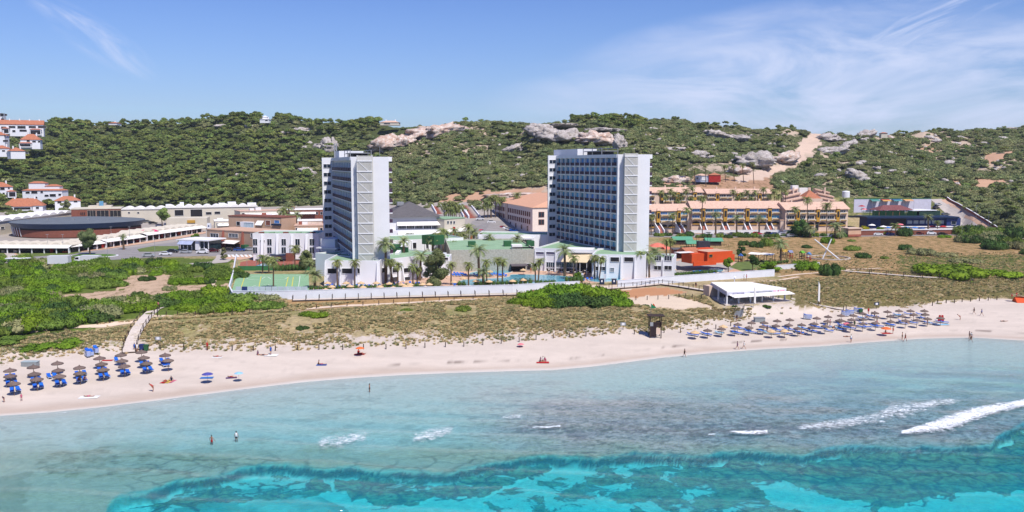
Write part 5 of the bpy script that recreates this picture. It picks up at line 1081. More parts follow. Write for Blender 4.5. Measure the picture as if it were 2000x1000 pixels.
b.box('middle_wall', b.x(1571), b.x(1606), 1, 12, -1, zc(388), PINK); b.hip('middle_roof', b.x(1572), b.x(1605), 2, 12, zc(388), 4.2, TERRA, .3)
for u0, u1, v in ((1561,1573,363),(1575,1593,368)): b.box('roof_box', b.x(u0), b.x(u1), 11, 14, zc(385), zc(v), AWN)
for u in (1558, 1588, 1590.5, 1620): b.box('chimney', b.x(u), b.x(u)+.7, 8, 8.7, zc(385), zc(367), PINK)
# long white parapet, kiosk and villa car park
wallrun('parapet_wall', 'long white parapet in front of the villa gardens', 'wall', [(1240,454.5),(1350,455.5),(1450,455),(1540,455),(1592,456)], 1.1, .3, WHITE, z=5.7)
b = Bld('pink_kiosk', 'small pink gatehouse with brick base at the right end of the villas', 'gatehouse', 1657, 390, 1682, 392, at_Y(1670, 462, 391).z); b.box('wall', 0, b.W, 0, 5, 0, b.z(1665, 447), SALMON); b.box('base_band', .01, b.W-.01, -.2, -.005, 0, 1, REDP); b.box('roof_slab', -.4, b.W+.4, -.5, 5.4, b.z(1665, 447)+.003, b.z(1665, 447)+.35, PINK)
b = Bld('pink_pillar', 'pink entrance pillar between the two front villa rows', 'pillar', 1524, 412, 1530, 412, at_Y(1527, 452, 412).z); b.box('shaft', 0, b.W, 0, 1.5, 0, b.z(1527, 431), PINK); b.box('cap', -.2, b.W+.2, -.2, 1.7, b.z(1527, 431)+.002, b.z(1527, 431)+.4, SALMON)
sheet('car_park', [(1240,463),(1350,464),(1500,464),(1700,462),(1900,459),(1900,456),(1700,458),(1500,458),(1240,457)], ASPH, .06, 6)
# orange-red hut above
b = Bld('hillside_hut', 'small hut with a red-painted half and a pale blue half below the rocks', 'hut', 1357, 502, 1405, 500, at_Y(1380, 354, 501).z); zt = b.z(1380, 342)
b.box('red_wall', b.x(1382), b.W, 0, 7, -.5, zt, REDPT); b.box('pale_wall', 0, b.x(1382)-.01, .5, 6.5, -.5, zt-.3, M('pale_blue_render', C(196,206,226,.7), .8)); b.hip('red_roof', b.x(1382), b.W, 0, 7, zt+.002, 1.4, TERRA, .3); b.hip('pale_side_roof', 0, b.x(1382)-.4, .5, 6.5, zt-.29, 1.1, PTILE, .3)
b.win(1371, 345, 1380, 352, WHITE, WHITE, y=.5, name='door'); b.win(1360, 346, 1364, 350, GLASS, y=.5)
# ------------------------------------------------------------------ blue pool building on the right
b = Bld('blue_pool_building', 'long deep blue terrace building with dark fascia below the coloured sails', 'terrace building', 1692, 418, 1870, 420, at_Y(1780, 447, 419).z); 
zt = b.z(1780, 423); b.box('wall', b.x(1694), b.x(1845), .5, 9, -.5, zt-.7, BLUEP); b.box('roof_fascia', b.x(1688), b.x(1868), -2.2, 12, zt-.698, zt, NAVY)
b.box('dark_front', b.x(1720), b.x(1770), .42, .495, 0, zt-.9, DARK_)
for u0, u1 in ((1772,1782),(1784,1794),(1796,1806),(1808,1818),(1820,1828),(1832,1844)): b.win(u0, 430.5, u1, 437, M('pale_shutter', C(196,204,210,.66), .6) if u0 < 1840 else GLASS, BLUEP, y=.5)
b.box('end_room', b.x(1846), b.x(1873), -1, 8, -.5, zt-.71, BLUEP); b.win(1858, 432, 1867, 438, GLASS, WHITE, y=-1)
b.box('terrace_slab', b.x(1722), b.x(1852), -4.6, -2.4, 1.2, 1.5, AWN); b.box('lower_terrace_slab', b.x(1738), b.x(1864), -8, -6.6, .3, .55, AWN)
b2 = Bld('brick_retaining_wall', 'long brown brick retaining wall with white coping below the blue building', 'retaining wall', 1682, 398, 1893, 404, at_Y(1790, 458.5, 401).z); zt = b2.z(1790, 449.2)
b2.box('wall_face', 0, b2.W, 0, .6, -.6, zt, BRICK); b2.box('coping', -.1, b2.W+.1, -.2, .8, zt+.002, zt+.35, WHITE); b2.box('terrace_fill', 0, b2.W, .82, 12, -.6, zt-.05, CONC)
b3 = Bld('court_wall', 'long lilac white wall with dark coping behind the coloured sails', 'wall', 1666, 452, 1816, 456, at_Y(1740, 411, 454).z); zt = b3.z(1740, 388.5)
b3.box('wall_face', 0, b3.W, 0, .4, -1, zt, M('lilac_white_render', C(214,212,230,.74), .8, var=.06)); b3.box('coping', 0, b3.W, -.1, .5, zt+.002, zt+.4, DGREEN)
for k, (c1, c2_) in enumerate(((C(80,170,160,.6), C(110,180,170,.6)), (C(222,60,84,.6), C(244,190,110,.65)), (C(70,110,180,.6), C(90,170,180,.6)), (C(246,206,80,.65), C(244,190,150,.65)))):
    x = b3.x(1695+k*21.5); w_ = 4.6; t = thing('sun_sail', ['teal shade sail', 'red shade sail with orange lower half', 'blue shade sail with teal lower half', 'yellow shade sail with peach lower half'][k]+' hanging in front of the lilac white wall', 'sun sail', b3.t.matrix_basis @ Vector((x, -3.4, zt-.3)), b3.rz)
    MB().hexa([(0, 1.6, -.1), (w_, 1.6, -.1), (w_, 3.3, .15), (0, 3.3, .15), (0, 1.6, -.05), (w_, 1.6, -.05), (w_, 3.3, .2), (0, 3.3, .2)]).build('upper_cloth', M('sail_cloth_upper_%s' % 'abcd'[k], c1, .8, transl=.2), t); MB().hexa([(0, 0, -.75), (w_, 0, -.75), (w_, 1.59, -.12), (0, 1.59, -.12), (0, 0, -.7), (w_, 0, -.7), (w_, 1.59, -.07), (0, 1.59, -.07)]).build('lower_cloth', M('sail_cloth_lower_%s' % 'abcd'[k], c2_, .8, transl=.2), t)
    for xx in (.1, w_-.1): MB().tube((xx, 0, -5.5), (xx, 0, -.7), .06, n=5).build('pole', GREYW, t)
b4 = Bld('bar_pavilion', 'open bar pavilion with a low brown-red hipped roof above the blue building', 'pavilion', 1716, 428, 1782, 430, at_Y(1750, 421, 429).z); zt = b4.z(1750, 410.5)
b4.hip('roof', 0, b4.W, 0, 9, zt, 2.3, M('brown_red_roof', C(150,92,92,.55), .85, var=.15, scale=1.2), .5); m = MB()
for k in range(6):
    for y in (.2, 8.8): m.box(b4.W*k/5-.12, b4.W*k/5+.12, y-.12, y+.12, -.5, zt)
m.build('post', REDP, b4.t); b4.box('back_bar', 1, b4.W-1, 6, 8.5, -.5, 2., DARK_)
b5 = Bld('side_hall', 'white flat-roofed hall with a green fence wall beside the pavilion', 'hall', 1782, 426, 1836, 430, at_Y(1810, 423, 428).z); b5.box('wall', b5.x(1795), b5.W, .5, 9, -.5, b5.z(1810, 412), M('dark_green_fence', C(52,84,72,.5), .8)); b5.box('roof', b5.x(1781), b5.x(1829), .2, 12, b5.z(1810, 411.6), b5.z(1810, 410.5), WHITE)
b6 = Bld('green_fence', 'dark green net fence along the roof terrace of the blue building', 'fence', 1682, 421, 1790, 423, at_Y(1740, 422, 422).z); m = MB()
for k in range(60): m.box(b6.W*k/60, b6.W*k/60+.14, 0, .05, 0, b6.z(1740, 413))
m.build('mesh_panel', DGREEN, b6.t); m = MB(); m.box(0, b6.W, -.05, .1, b6.z(1740, 413)+.002, b6.z(1740, 413)+.1); m.build('top_rail', DGREEN, b6.t)
rp = [(1833,391),(1850,404),(1875,420),(1900,436),(1925,452),(1938,462)]
ribbon('road', [(1828,389),(1845,404),(1868,420),(1892,437),(1912,450),(1918,460)], 6., CONC, .10)
ribbon('pavement', [(1842,390),(1862,402),(1888,418),(1914,434),(1938,447),(1950,452)], 3., SALMON, .12)
wallrun('ramp_wall', 'long white-topped wall climbing beside the pink ramp pavement', 'wall', [(1850,389),(1872,402),(1900,418),(1926,434),(1948,448)], 1.2, .4, REDP, cap=WHITE)
ribbon('road', [(1965,454),(1985,464),(2010,478)], 5., CONC, .1)
# ------------------------------------------------------------------ orange play house, huts, playground, masts
def gpos(u, v): return G(u, v)
def on(u, v): g = G(u, v); return g.y
b = Bld('orange_house', 'bright orange flat-roofed play house with curved walls near the splash pool', 'house', 1383, 272, 1432, 276, at_Y(1400, 512, 273).z); zt = b.z(1400, 491.5)
b.box('main_wall', 0, b.W, 0, 8, -.3, zt, ORANGE); b.box('back_wall', b.x(1390), b.x(1425), 8, 11, -.3, b.z(1410, 483.5, 8), ORANGE); b.box('roof_deck', .2, b.W-.2, .2, 7.8, zt+.002, zt+.05, SALMON); b.box('porch', b.x(1358), -.01, 1.5, 7, -.3, zt-.6, ORANGE); b.gable('side_roof', b.x(1362), b.x(1388), 5, 11, zt-.5, 1.4, TERRA, .2)
b.win(1385, 497, 1391, 502, GLASS, YELLOW); b.box('low_curved_wall', b.x(1341), b.x(1385), -4, -3.5, -.3, .9, ORANGE); b.box('curved_end', b.W, b.x(1440), 1, 6, -.3, zt-1.2, ORANGE); b.box('shade_roof', b.x(1339), b.x(1368), 3, 6, zt-.3, zt-.15, AWN)
b = Bld('snack_bar', 'brick snack bar with a grey roof left of the orange house', 'snack bar', 1317, 280, 1345, 280, at_Y(1330, 503, 280).z); b.box('wall', 0, b.W, 0, 5, -.3, 2.5, BRICK); b.box('roof', -.3, b.W+.3, -.5, 5.3, 2.502, 2.75, SLATE); b.box('awning', .8, b.W-1, -1.4, -.51, 1.9, 2.1, M('orange_awning', C(236,130,100,.65), .8))
for (u0, u1, vb, vt, lb, dd) in ((1317,1352,478,461,'green-roofed timber hut nearest the right tower',6),(1381,1411,480,464,'green-roofed timber hut right of the climbing box',5),(1344,1366,484,470,'small open green-roofed shelter between the two huts',4)):
    um = (u0+u1)/2; Y = G(um, vb).y; b = Bld('play_hut', lb, 'hut', u0, Y, u1, Y, None); zt = b.z(um, (vb+vt)/2-1); m = MB()
    if 'open' in lb:
        for x in (.2, b.W/2, b.W-.2):
            for y in (.2, dd-.2): MB().box(x-.1, x+.1, y-.1, y+.1, -.3, zt).build('post', WOODD, b.t)
    else: m.box(.3, b.W-.3, 0, dd, -.3, zt); m.build('wall', WOODD, b.t)
    b.gable('roof', 0, b.W, 0, dd, zt, 1.2, M('green_roof_panels', C(110,186,150,.6), .7, var=.06), .5); m = MB()
    for k in range(8): m.box(b.W*k/7+2, b.W*k/7+2.08, -2.4, -2.3, 0, .9)
    m.box(2, b.W+2.08, -2.4, -2.3, .9, .98); m.build('rail', WOODD, b.t)
b = Bld('climbing_box', 'dark square climbing tower with rope frame on top', 'climbing tower', 1365, 293, 1388, 293, None); b.box('tower_wall', 0, b.W, 0, 3.6, -.3, b.z(1376, 472), M('charcoal_panels', C(78,72,84,.5), .8, var=.12)); m = MB(); zt = b.z(1376, 472)
for x in (.1, b.W-.1):
    for y in (.1, 3.5): m.tube((x, y, zt), (x, y, zt+1.8), .07, n=5)
m.box(0, b.W, .05, .15, zt+1.7, zt+1.8); m.build('rope_frame', WOODD, b.t)
b = Bld('pergola', 'white cloth pergola over picnic tables in the dry meadow', 'pergola', 1462, 300, 1510, 296, None); m = MB(); H_ = 2.8
for k in range(4):
    for y in (0, 4): m.box(b.W*k/3-.08, b.W*k/3+.08, y-.08, y+.08, -.3, H_)
m.build('post', WOODD, b.t)
for k in range(2): MB().hexa([(b.W*k/2+.05, -.2, H_+.02+k*.05), (b.W*(k+1)/2-.05, -.2, H_-.1), (b.W*(k+1)/2-.05, 4.2, H_+.1), (b.W*k/2+.05, 4.2, H_+.25), (b.W*k/2+.05, -.2, H_+.07+k*.05), (b.W*(k+1)/2-.05, -.2, H_-.05), (b.W*(k+1)/2-.05, 4.2, H_+.15), (b.W*k/2+.05, 4.2, H_+.3)]).build('cloth', AWN, b.t)
m = MB(); 
for k in range(3): m.box(b.W*(k+.3)/3, b.W*(k+.7)/3, 1.4, 2.4, .7, .76); m.box(b.W*(k+.45)/3, b.W*(k+.55)/3, 1.8, 2., 0, .7); m.box(b.W*(k+.3)/3, b.W*(k+.7)/3, .7, 1., .4, .45); m.box(b.W*(k+.3)/3, b.W*(k+.7)/3, 2.8, 3.1, .4, .45)
m.build('picnic_table', WOODD, b.t)
# crossed white masts in a ring
g = G(1612, 506); c = thing('crossed_masts', 'two tall white crossed masts standing in a ring in the meadow', 'mast sculpture', g)
for (u0, v0, u1, v1) in ((1591,467.5,1640,507.5),(1624,466.5,1606,507)):
    a, b_ = at_Y(u0, v0, g.y+(0 if u0 < 1600 else .6)), at_Y(u1, v1, g.y+(0 if u0 < 1600 else .6)); MB().tube(a-g, b_-g, .22, .26, 8).build('mast', WHITE, c)
g2 = G(1618, 504); m = MB(); n = 40
for i in range(n):
    a0, a1 = 6.2832*i/n, 6.2832*(i+1)/n; q = [(6.9*math.cos(a0), 6.9*math.sin(a0)), (6.9*math.cos(a1), 6.9*math.sin(a1)), (7.5*math.cos(a1), 7.5*math.sin(a1)), (7.5*math.cos(a0), 7.5*math.sin(a0))]; m.hexa([(*p, -.4) for p in q]+[(*p, .35) for p in q])
o = m.build('ring_wall', CONC, None); o.location = g2; tag(o, 'low pale round wall ring around the crossed masts', 'ring wall')
for i, (u, v, c1, lb) in enumerate(((1532,503,C(240,190,60,.6),'play tower with a yellow roof right of the date palm'),(1543,505,C(150,160,200,.6),'play tower with a grey-blue roof beside the yellow one'),(1566,506,C(120,200,60,.6),'play tower with a lime green roof'),(1579,509,C(100,160,220,.6),'play tower with a light blue roof'),(1446,512,C(80,130,220,.6),'blue play tower by the splash area'))):
    g = G(u, v); t = thing('play_tower', lb, 'play tower', g, .3*i); m = MB()
    for x in (-.6, .6):
        for y in (-.6, .6): m.box(x-.06, x+.06, y-.06, y+.06, 0, 2.2)
    m.box(-.7, .7, -.7, .7, 1.0, 1.1); m.build('frame', REDPT if i % 2 else WOODD, t); MB().prismx([(-.9, 2.2), (.9, 2.2), (0, 3.0)], -.8, .8).build('roof', M('play_roof_%s' % 'abcde'[i], c1, .6), t); MB().hexa([(.6,-.25,.95),(2.4,-.25,.05),(2.4,.25,.05),(.6,.25,.95),(.6,-.25,1.1),(2.4,-.25,.15),(2.4,.25,.15),(.6,.25,1.1)]).build('slide', YELLOW, t)
sheet('lawn', [(1440,512),(1500,508),(1512,520),(1450,530),(1425,522)], GRASSM, .05, 20)
# ------------------------------------------------------------------ middle: banquet hall, beige hotel, street
def faceY(v, z=5.): return at_z(1000, v, z)[1]
b = Bld('banquet_hall', 'white hall with a broad grey hipped roof, slatted windows and white awnings', 'hall', 757, 386, 872, 392, 5.0); X = lambda u: b.x(u); ZZ = lambda v: b.z(820, v)
b.box('lower_wall', X(757), X(872), 0, 16, -.4, ZZ(449), WHITE); b.box('upper_wall', X(762), X(860), 2, 30, ZZ(449)+.001, ZZ(423), WHITE); b.hip('roof', X(752), X(862), .8, 30, ZZ(423), 6.2, SLATE, .6)
m = MB(); m.prismx([(.2, ZZ(440)), (2.0, ZZ(432)), (2.0, ZZ(432.6)), (.2, ZZ(440.6))], X(776), X(871)); m.build('awning', AWN, b.t)
for k in range(5): b.win(778+k*16.5, 441, 778+k*16.5+14.5, 446.6, GLASS, WHITE, y=1.99, n=5)
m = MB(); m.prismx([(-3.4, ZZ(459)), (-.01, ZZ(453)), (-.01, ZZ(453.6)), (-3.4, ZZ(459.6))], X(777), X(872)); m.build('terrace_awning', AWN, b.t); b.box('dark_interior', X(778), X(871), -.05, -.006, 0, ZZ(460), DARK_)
b.box('roof_plant', X(783), X(796), 14, 18, ZZ(404), ZZ(397), GREYW)
m = MB(); m.tube((X(812), -3, 0), (X(812), -3, ZZ(450)), .06, n=5); m.build('post', GREYW, b.t)
b = Bld('white_annex', 'cream annex with three dark windows right of the white hall', 'annex', 868, 390, 908, 400, 5.0); b.box('wall', 0, b.W, 0, 12, -.4, b.z(890, 427), CREAM); b.box('roof', -.2, b.W+.2, -.2, 12.2, b.z(890, 427)+.002, b.z(890, 425.5), GREENR)
for u in (873, 879, 885): b.win(u, 432, u+3.4, 437, GLASS)
m = MB(); m.prismx([(-3, 2.6), (-.01, 3.8), (-.01, 3.7), (-3, 2.5)], 0, b.W); m.build('awning', AWN, b.t)
b = Bld('beige_hotel', 'beige three-storey hotel with orange tiled roof and red window frames', 'hotel building', 965, 478, 1040, 404, 6.0); H = 11.8
b.box('wall', 0, b.W, 0, 40, -.5, H, M('pale_pink_render', C(246,228,216,.8), .8, var=.04)); b.hip('roof', 0, b.W, 0, 40, H+.002, 5.2, M('orange_tiles', C(238,182,148,.68), .85, var=.1, scale=1.), .5)
RF = M('red_window_frame', C(170,86,70,.55), .7)
for k in range(20):
    x = 3+k*(b.W-5)/20
    for z in (3.9, 7.4): b.winx(x, x+1.7, z, z+2.1, GLASS, RF, n=2)
    if k % 3 == 0: b.winx(x, x+1.7, .6, 2.6, GLASS, RF)
m_ = {}
for k in range(5):
    for z in (3.9, 7.4):
        o = link('window', _wc[(1.7, 2.1, GLASS.name, RF.name, 2)], b.t, (b.W+.004, 3+k*6.5, z), (0, 0, math.pi/2), (1.5, 1, 1.1))
MB().prismx([(10, 2.4), (10.1, 4.0), (10.2, 4.0), (10.1, 2.3)], b.W, b.W+2.4).build('awning', M('red_awning', C(226,120,110,.62), .8), b.t)
b.box('corner_pilaster', b.x(988), b.x(992), -.4, -.005, -.3, H, PINK)
sheet('road', [(905,472),(925,444),(880,425),(850,424),(870,418),(925,424),(962,430),(990,432),(1000,462),(1040,470),(1000,474),(930,476)], ASPH, .05, 12)
sheet('pavement', [(965,441),(985,440),(1005,452),(1030,458),(1034,466),(1000,466)], SALMON, .08, 12)
def stairway(name, lb, u0, v0, u1, v1, w):
    a, b_ = G(u0, v0), G(u1, v1); d = b_-a; n = 24; o = a.copy(); t = thing(name, lb, 'stairway', o); dd = Vector((d.x, d.y, 0)).normalized(); nn = Vector((-dd.y, dd.x, 0)); m = MB(); dz = max(d.z, 2.5)
    for i in range(n):
        p, q = d*(i/n), d*((i+1)/n); p.z = q.z = 0; z = dz*(i+1)/n; m.hexa([(*(p-nn*w/2).xy, -1), (*(q-nn*w/2).xy, -1), (*(q+nn*w/2).xy, -1), (*(p+nn*w/2).xy, -1), (*(p-nn*w/2).xy, z), (*(q-nn*w/2).xy, z), (*(q+nn*w/2).xy, z), (*(p+nn*w/2).xy, z)])
    m.build('steps', REDP, t); m = MB()
    for s in (-1, 1):
        m.hexa([tuple(nn*s*w/2+Vector((0, 0, -1))), tuple(nn*s*(w/2+.5)+Vector((0, 0, -1))), tuple(nn*s*(w/2+.5)+Vector((d.x, d.y, -1))), tuple(nn*s*w/2+Vector((d.x, d.y, -1))), tuple(nn*s*w/2+Vector((0, 0, 1.2))), tuple(nn*s*(w/2+.5)+Vector((0, 0, 1.2))), tuple(nn*s*(w/2+.5)+Vector((d.x, d.y, dz+1.2))), tuple(nn*s*w/2+Vector((d.x, d.y, dz+1.2)))])
    m.build('side_wall', WHITE, t); return t
stairway('red_stairway', 'red-brown stairway with white side walls left of the street palms', 861, 418, 852, 403, 4.5); stairway('red_stairway', 'wide red stairway between white walls right of the street palms', 927, 426, 908, 401, 5.5); stairway('red_stairway', 'narrow red ramp left of the wide red stairway', 911, 425, 903, 410, 2.2)
sheet('roundabout_lawn', [(850,458),(905,456),(915,464),(900,474),(860,474)], GRASSM, .06, 10)
for u, v, h, lb in ((884.5, 470, 6.0, 'red banner on a pole in front of the white hall'), (918.5, 478, 4.2, 'tall red and white banner beside the stone-clad block'), (821, 464, 3.4, 'red feather banner at the white hall terrace')):
    g = G(u, v); g.z = 5.0 if v < 472 else 4.5; t = thing('banner', lb, 'banner', g); MB().tube((0, 0, 0), (0, 0, h), .06, n=5).build('pole', GREYW, t); MB().box(.05, 1.1, -.03, .03, h*.4, h-.1).build('cloth', REDPT, t)
# ------------------------------------------------------------------ left town
def arcade(lb, uA, YA, uB, YB, vbase, vtop, n, depth=12, shop=None):
    b = Bld('shop_arcade', lb, 'shops', uA, YA, uB, YB, None); um = (uA+uB)/2; H = 2.9
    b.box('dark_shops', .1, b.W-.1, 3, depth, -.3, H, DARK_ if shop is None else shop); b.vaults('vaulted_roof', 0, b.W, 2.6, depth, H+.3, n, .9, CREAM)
    m = MB(); m.prismx([(-.6, H-.55), (2.59, H+.35), (2.59, H+.25), (-.6, H-.65)], 0, b.W); m.build('awning', AWN, b.t); m = MB()
    k = max(2, int(b.W/4.2))
    for i in range(k+1): m.box(b.W*i/k-.16, b.W*i/k+.16, -.1, .22, -.3, H-.5)
    m.build('pillar', WHITE, b.t)
    rr = random.Random(int(uA)+5); 
    for i in range(k):
        if rr.random() < .75: x = b.W*(i+.2)/k; b.box('shop_display', x, x+rr.uniform(.8, 2.2), 2.2, 2.9, 0, rr.uniform(.8, 1.9), rr.choice([REDPT, BLUEP, YELLOW, ORANGE, AWN, BRICK, WOODL, PINK]))
    return b
arcade('long white-awned shop arcade with square pillars at the far left', -60, 327, 132, 326, 489, 468, 9)
arcade('middle stretch of the white vaulted shop arcade behind the roundabout pine', 134, 328, 205, 345, 482, 462, 5); arcade('vaulted shop arcade with red sunshades right of the roundabout', 207, 346, 285, 372, 474, 455, 6); arcade('vaulted shop arcade curving away toward the beige terrace building', 287, 374, 404, 420, 466, 440, 9, 14)
# oval building
g = at_z(154, 447, 8); cx, cy = xat(154, 410, 440), 410; zg = 5.9; t = thing('oval_hall', 'large oval hall with grey domed roof, dark blue band and brown brick wall', 'hall', (cx, cy, zg))
def oval(name, rx, ry, z0, z1, mat, dome=0., rx1=None):
    m = MB(); n = 64; P = [(rx*math.cos(6.2832*i/n), ry*math.sin(6.2832*i/n)) for i in range(n)]; k = (rx1 or rx)/rx; Q = [(x*k, y*k) for x, y in P]
    if dome:
        vs = [(x, y, z0) for x, y in P]; fs = []; rg = 6
        for r in range(1, rg+1):
            q = 1-r/rg*.999; vs += [(x*q, y*q, z0+dome*(1-q*q)) for x, y in P]
        for r in range(rg): fs += [(r*n+i, r*n+(i+1) % n, (r+1)*n+(i+1) % n, (r+1)*n+i) for i in range(n)]
        m.add(vs, fs)
    else: m.add([(x, y, z0) for x, y in P]+[(x, y, z1) for x, y in Q], [tuple(range(n-1, -1, -1)), tuple(range(n, 2*n))]+[(i, (i+1) % n, n+(i+1) % n, n+i) for i in range(n)])
    return m.build(name, mat, t)
oval('brick_wall', 27.5, 25, -.5, 2.6, BRICK); oval('glass_band', 27.2, 24.7, 2.602, 3.4, DARK_); oval('blue_band', 28.0, 25.5, 3.402, 5.6, M('deep_blue_band', C(38,76,120,.5), .4, var=.12), rx1=29.4); oval('roof', 29.0, 26.3, 5.61, 0, M('grey_membrane_roof', C(128,136,144,.56), .8, var=.10, scale=.3, detail=7), dome=1.5)
for a_ in (-2.1, -1.3, -.9): MB().box(-.4, .4, -.4, .4, 5.6, 7.2).build('roof_vent', GREYW, t, loc=(16*math.cos(a_), 14*math.sin(a_), 0))
for k in range(9): a_ = -2.9+k*.09; MB().tube((27.8*math.cos(a_), 25*math.sin(a_), -.3), (28.6*math.cos(a_), 25.6*math.sin(a_), 3.6), .14, n=5).build('post', WHITE, t)
# long vaulted buildings behind
def vaultbld(lb, uA, YA, uB, YB, vtop, n, depth=12, rise=1.1, wins=(), mat=CREAM, z0=None, name='vaulted_block'):
    b = Bld(name, lb, 'block', uA, YA, uB, YB, z0); um = (uA+uB)/2; H = b.z(um, vtop)-rise; b.box('wall', 0, b.W, 0, depth, -.6, H, mat); b.vaults('vaulted_roof', 0, b.W, -.4, depth, H+.32, n, rise, AWN)
    for (u0, v0, u1, v1, mt) in wins: b.win(u0, v0, u1, v1, mt, WHITE)
    return b
vaultbld('cream vaulted block receding behind the oval hall on the far left', -40, 385, 143, 480, 422, 10, wins=[(1,443,8,447,DARK_),(20,436,24,440,DARK_),(60,432,64,435,GLASS)])
b = Bld('brick_hall', 'brown brick hall with wide dark openings behind the oval hall', 'hall', 141, 462, 238, 470, None); H = b.z(190, 408.5); b.box('wall', 0, b.W, 0, 16, -.6, H, BRICK); b.box('roof_edge', -.2, b.W+.2, -.2, 16, H+.002, H+.5, CREAM)
for u0, u1 in ((170.5,186.5),(188.5,212),(214.5,236)): b.win(u0, 411, u1, 423, DARK_, CREAM, n=3)
for u0 in (157, 160.5, 164): b.win(u0, 415, u0+2, 420, DARK_, BRICK)
b.box('roof_house', b.x(172), b.x(218), 5, 14, H+.5, b.z(190, 402, 5), CREAM); b.box('roof_house_upper', b.x(188), b.x(206), 7, 12, b.z(190, 402, 5), b.z(190, 397, 7), CONC); b.box('water_tank', b.x(194), b.x(202), 5.5, 6.9, b.z(190, 402, 5), b.z(190, 393, 6), M('light_blue_tank', C(120,180,220,.6), .5))
vaultbld('cream vaulted block with small paired windows right of the brick hall', 238.5, 464, 322, 470, 405, 4, 14, wins=[(250,414,254,417,DARK_),(268,414,272,417,DARK_)])
b = vaultbld('long cream vaulted block with large dark openings left of the green hedge bank', 325, 446, 505, 462, 401, 10, 14, wins=[(341,410,358,421,DARK_),(372,409,395,424,DARK_),(402,414,413,419,DARK_),(419,413,430,418,DARK_)])
for u0, u1, v in ((325,336,398),(353,361,394.5),(430,442,397),(448,464,395),(487,504,397.5)): b.box('roof_box', b.x(u0), b.x(u1), 7, 10, b.z(400, 404), b.z(400, v, 7), WHITE)
b = Bld('lower_terrace_block', 'cream retaining block with a yellow awning below the long vaulted block', 'block', 327, 428, 405, 432, None); b.box('wall', 0, b.W, 0, 12, -.6, b.z(360, 426), CREAM); b.box('yellow_awning', b.x(367), b.x(382), -1.4, -.01, b.z(370, 435), b.z(370, 430), YELLOW)
for i, (uA, YA, uB, YB, vt, mt, lb) in enumerate(((420,398,470,402,432,CREAM,'flat cream roofed shops behind the beige terrace building'),(470,440,560,452,412,CREAM,'pale flat block behind the twin tall palms'),(560,440,632,444,410,BRICK,'brown-fronted low block against the wooded slope'),(500,420,560,424,424,CREAM,'cream block with dark terrace left of the tall palms'),(556,398,630,402,432,PINK,'pink low block with tiled terraces beside the left tower'),(575,372,632,374,441,BEIGE,'beige low block just behind the hotel wing roof'))):
    b = Bld('low_block', lb, 'block', uA, YA, uB, YB, None); H = b.z((uA+uB)/2, vt); b.box('wall', 0, b.W, 0, 12, -.6, H, mt); b.box('roof', -.2, b.W+.2, -.2, 12.2, H+.002, H+.25, AWN if i % 2 == 0 else PTILE); rr = random.Random(i+3)
    k = int((uB-uA)/9)
    for j in range(k): u = uA+(uB-uA)*(j+.3)/k; b.win(u, vt+4, u+4.5, vt+9, rr.choice([DARK_, GLASS, DARK_]))
    for j in range(2): u = uA+(uB-uA)*rr.uniform(.1, .8); b.box('roof_box', b.x(u), b.x(u)+rr.uniform(1, 3), 4, 6, H+.25, H+rr.uniform(1, 1.8), rr.choice([WHITE, AWN, REDP]))
    m = MB(); m.prismx([(-2.2, H-1.9), (-.01, H-1.0), (-.01, H-1.1), (-2.2, H-2.)], b.W*.1, b.W*.8); m.build('awning', AWN, b.t)
# beige terrace building with red buttresses
b = Bld('beige_terrace_building', 'salmon two-storey building with white awnings and slanting red buttresses', 'terrace building', 404, 352, 492, 338, 4.9); H = b.z(450, 451)
b.box('wall', 0, b.W+30, 0, 14, -.5, H, BEIGE); b.box('roof_edge', -.1, b.W+30.1, -.2, 14.1, H+.002, H+.3, SALMON)
for u0, u1 in ((411,427),(447,465),(490,500)): b.win(u0, 456, u1, 463.5, GLASS, WHITE, n=3)
for u in (435, 473): buttress(b, b.x(u), H, .8, 1.6, mat=REDP)
for u0, u1 in ((404,433),(440,468)):
    m = MB(); zt = b.z(420, 467); m.prismx([(-3, zt-1.0), (-.01, zt), (-.01, zt-.1), (-3, zt-1.1)], b.x(u0), b.x(u1)); m.build('awning', AWN, b.t); b.box('shop_front', b.x(u0), b.x(u1), -.05, -.006, 0, zt-1.2, DARK_)
b.box('green_box', b.x(481), b.x(489), -3, -1, 0, 1.8, DGREEN)
b = Bld('beige_upper_building', 'beige upper storey with a white bay window and small awning behind the salmon terrace', 'house', 447, 384, 550, 372, 5.2); H = b.z(500, 424); b.box('wall', 0, b.W, 0, 10, -.5, H, BEIGE); b.box('roof_edge', -.2, b.W+.2, -.2, 10.2, H+.002, H+.4, BRICK)
for u0, u1, v0, v1, mt in ((462,469,433,440,DARK_),(519,528,431,440,BRICK),(536,546,430,436,BGLASS)): b.win(u0, v0, u1, v1, mt)
b.box('bay_window', b.x(475), b.x(497), -1.6, -.01, b.z(486, 446), b.z(486, 433), WHITE); b.win(477, 435, 495, 444, M('pale_glazing', C(190,214,226,.7), .2), WHITE, y=-1.62, n=6); m = MB(); m.prismx([(-1.8, b.z(510,439)), (-.01, b.z(510,431)), (-.01, b.z(510,431.6)), (-1.8, b.z(510,439.6))], b.x(503), b.x(516)); m.build('awning', AWN, b.t); b.box('balcony', b.x(534), b.x(550), -1.5, -.01, b.z(540,440), b.z(540,437), NAVY)
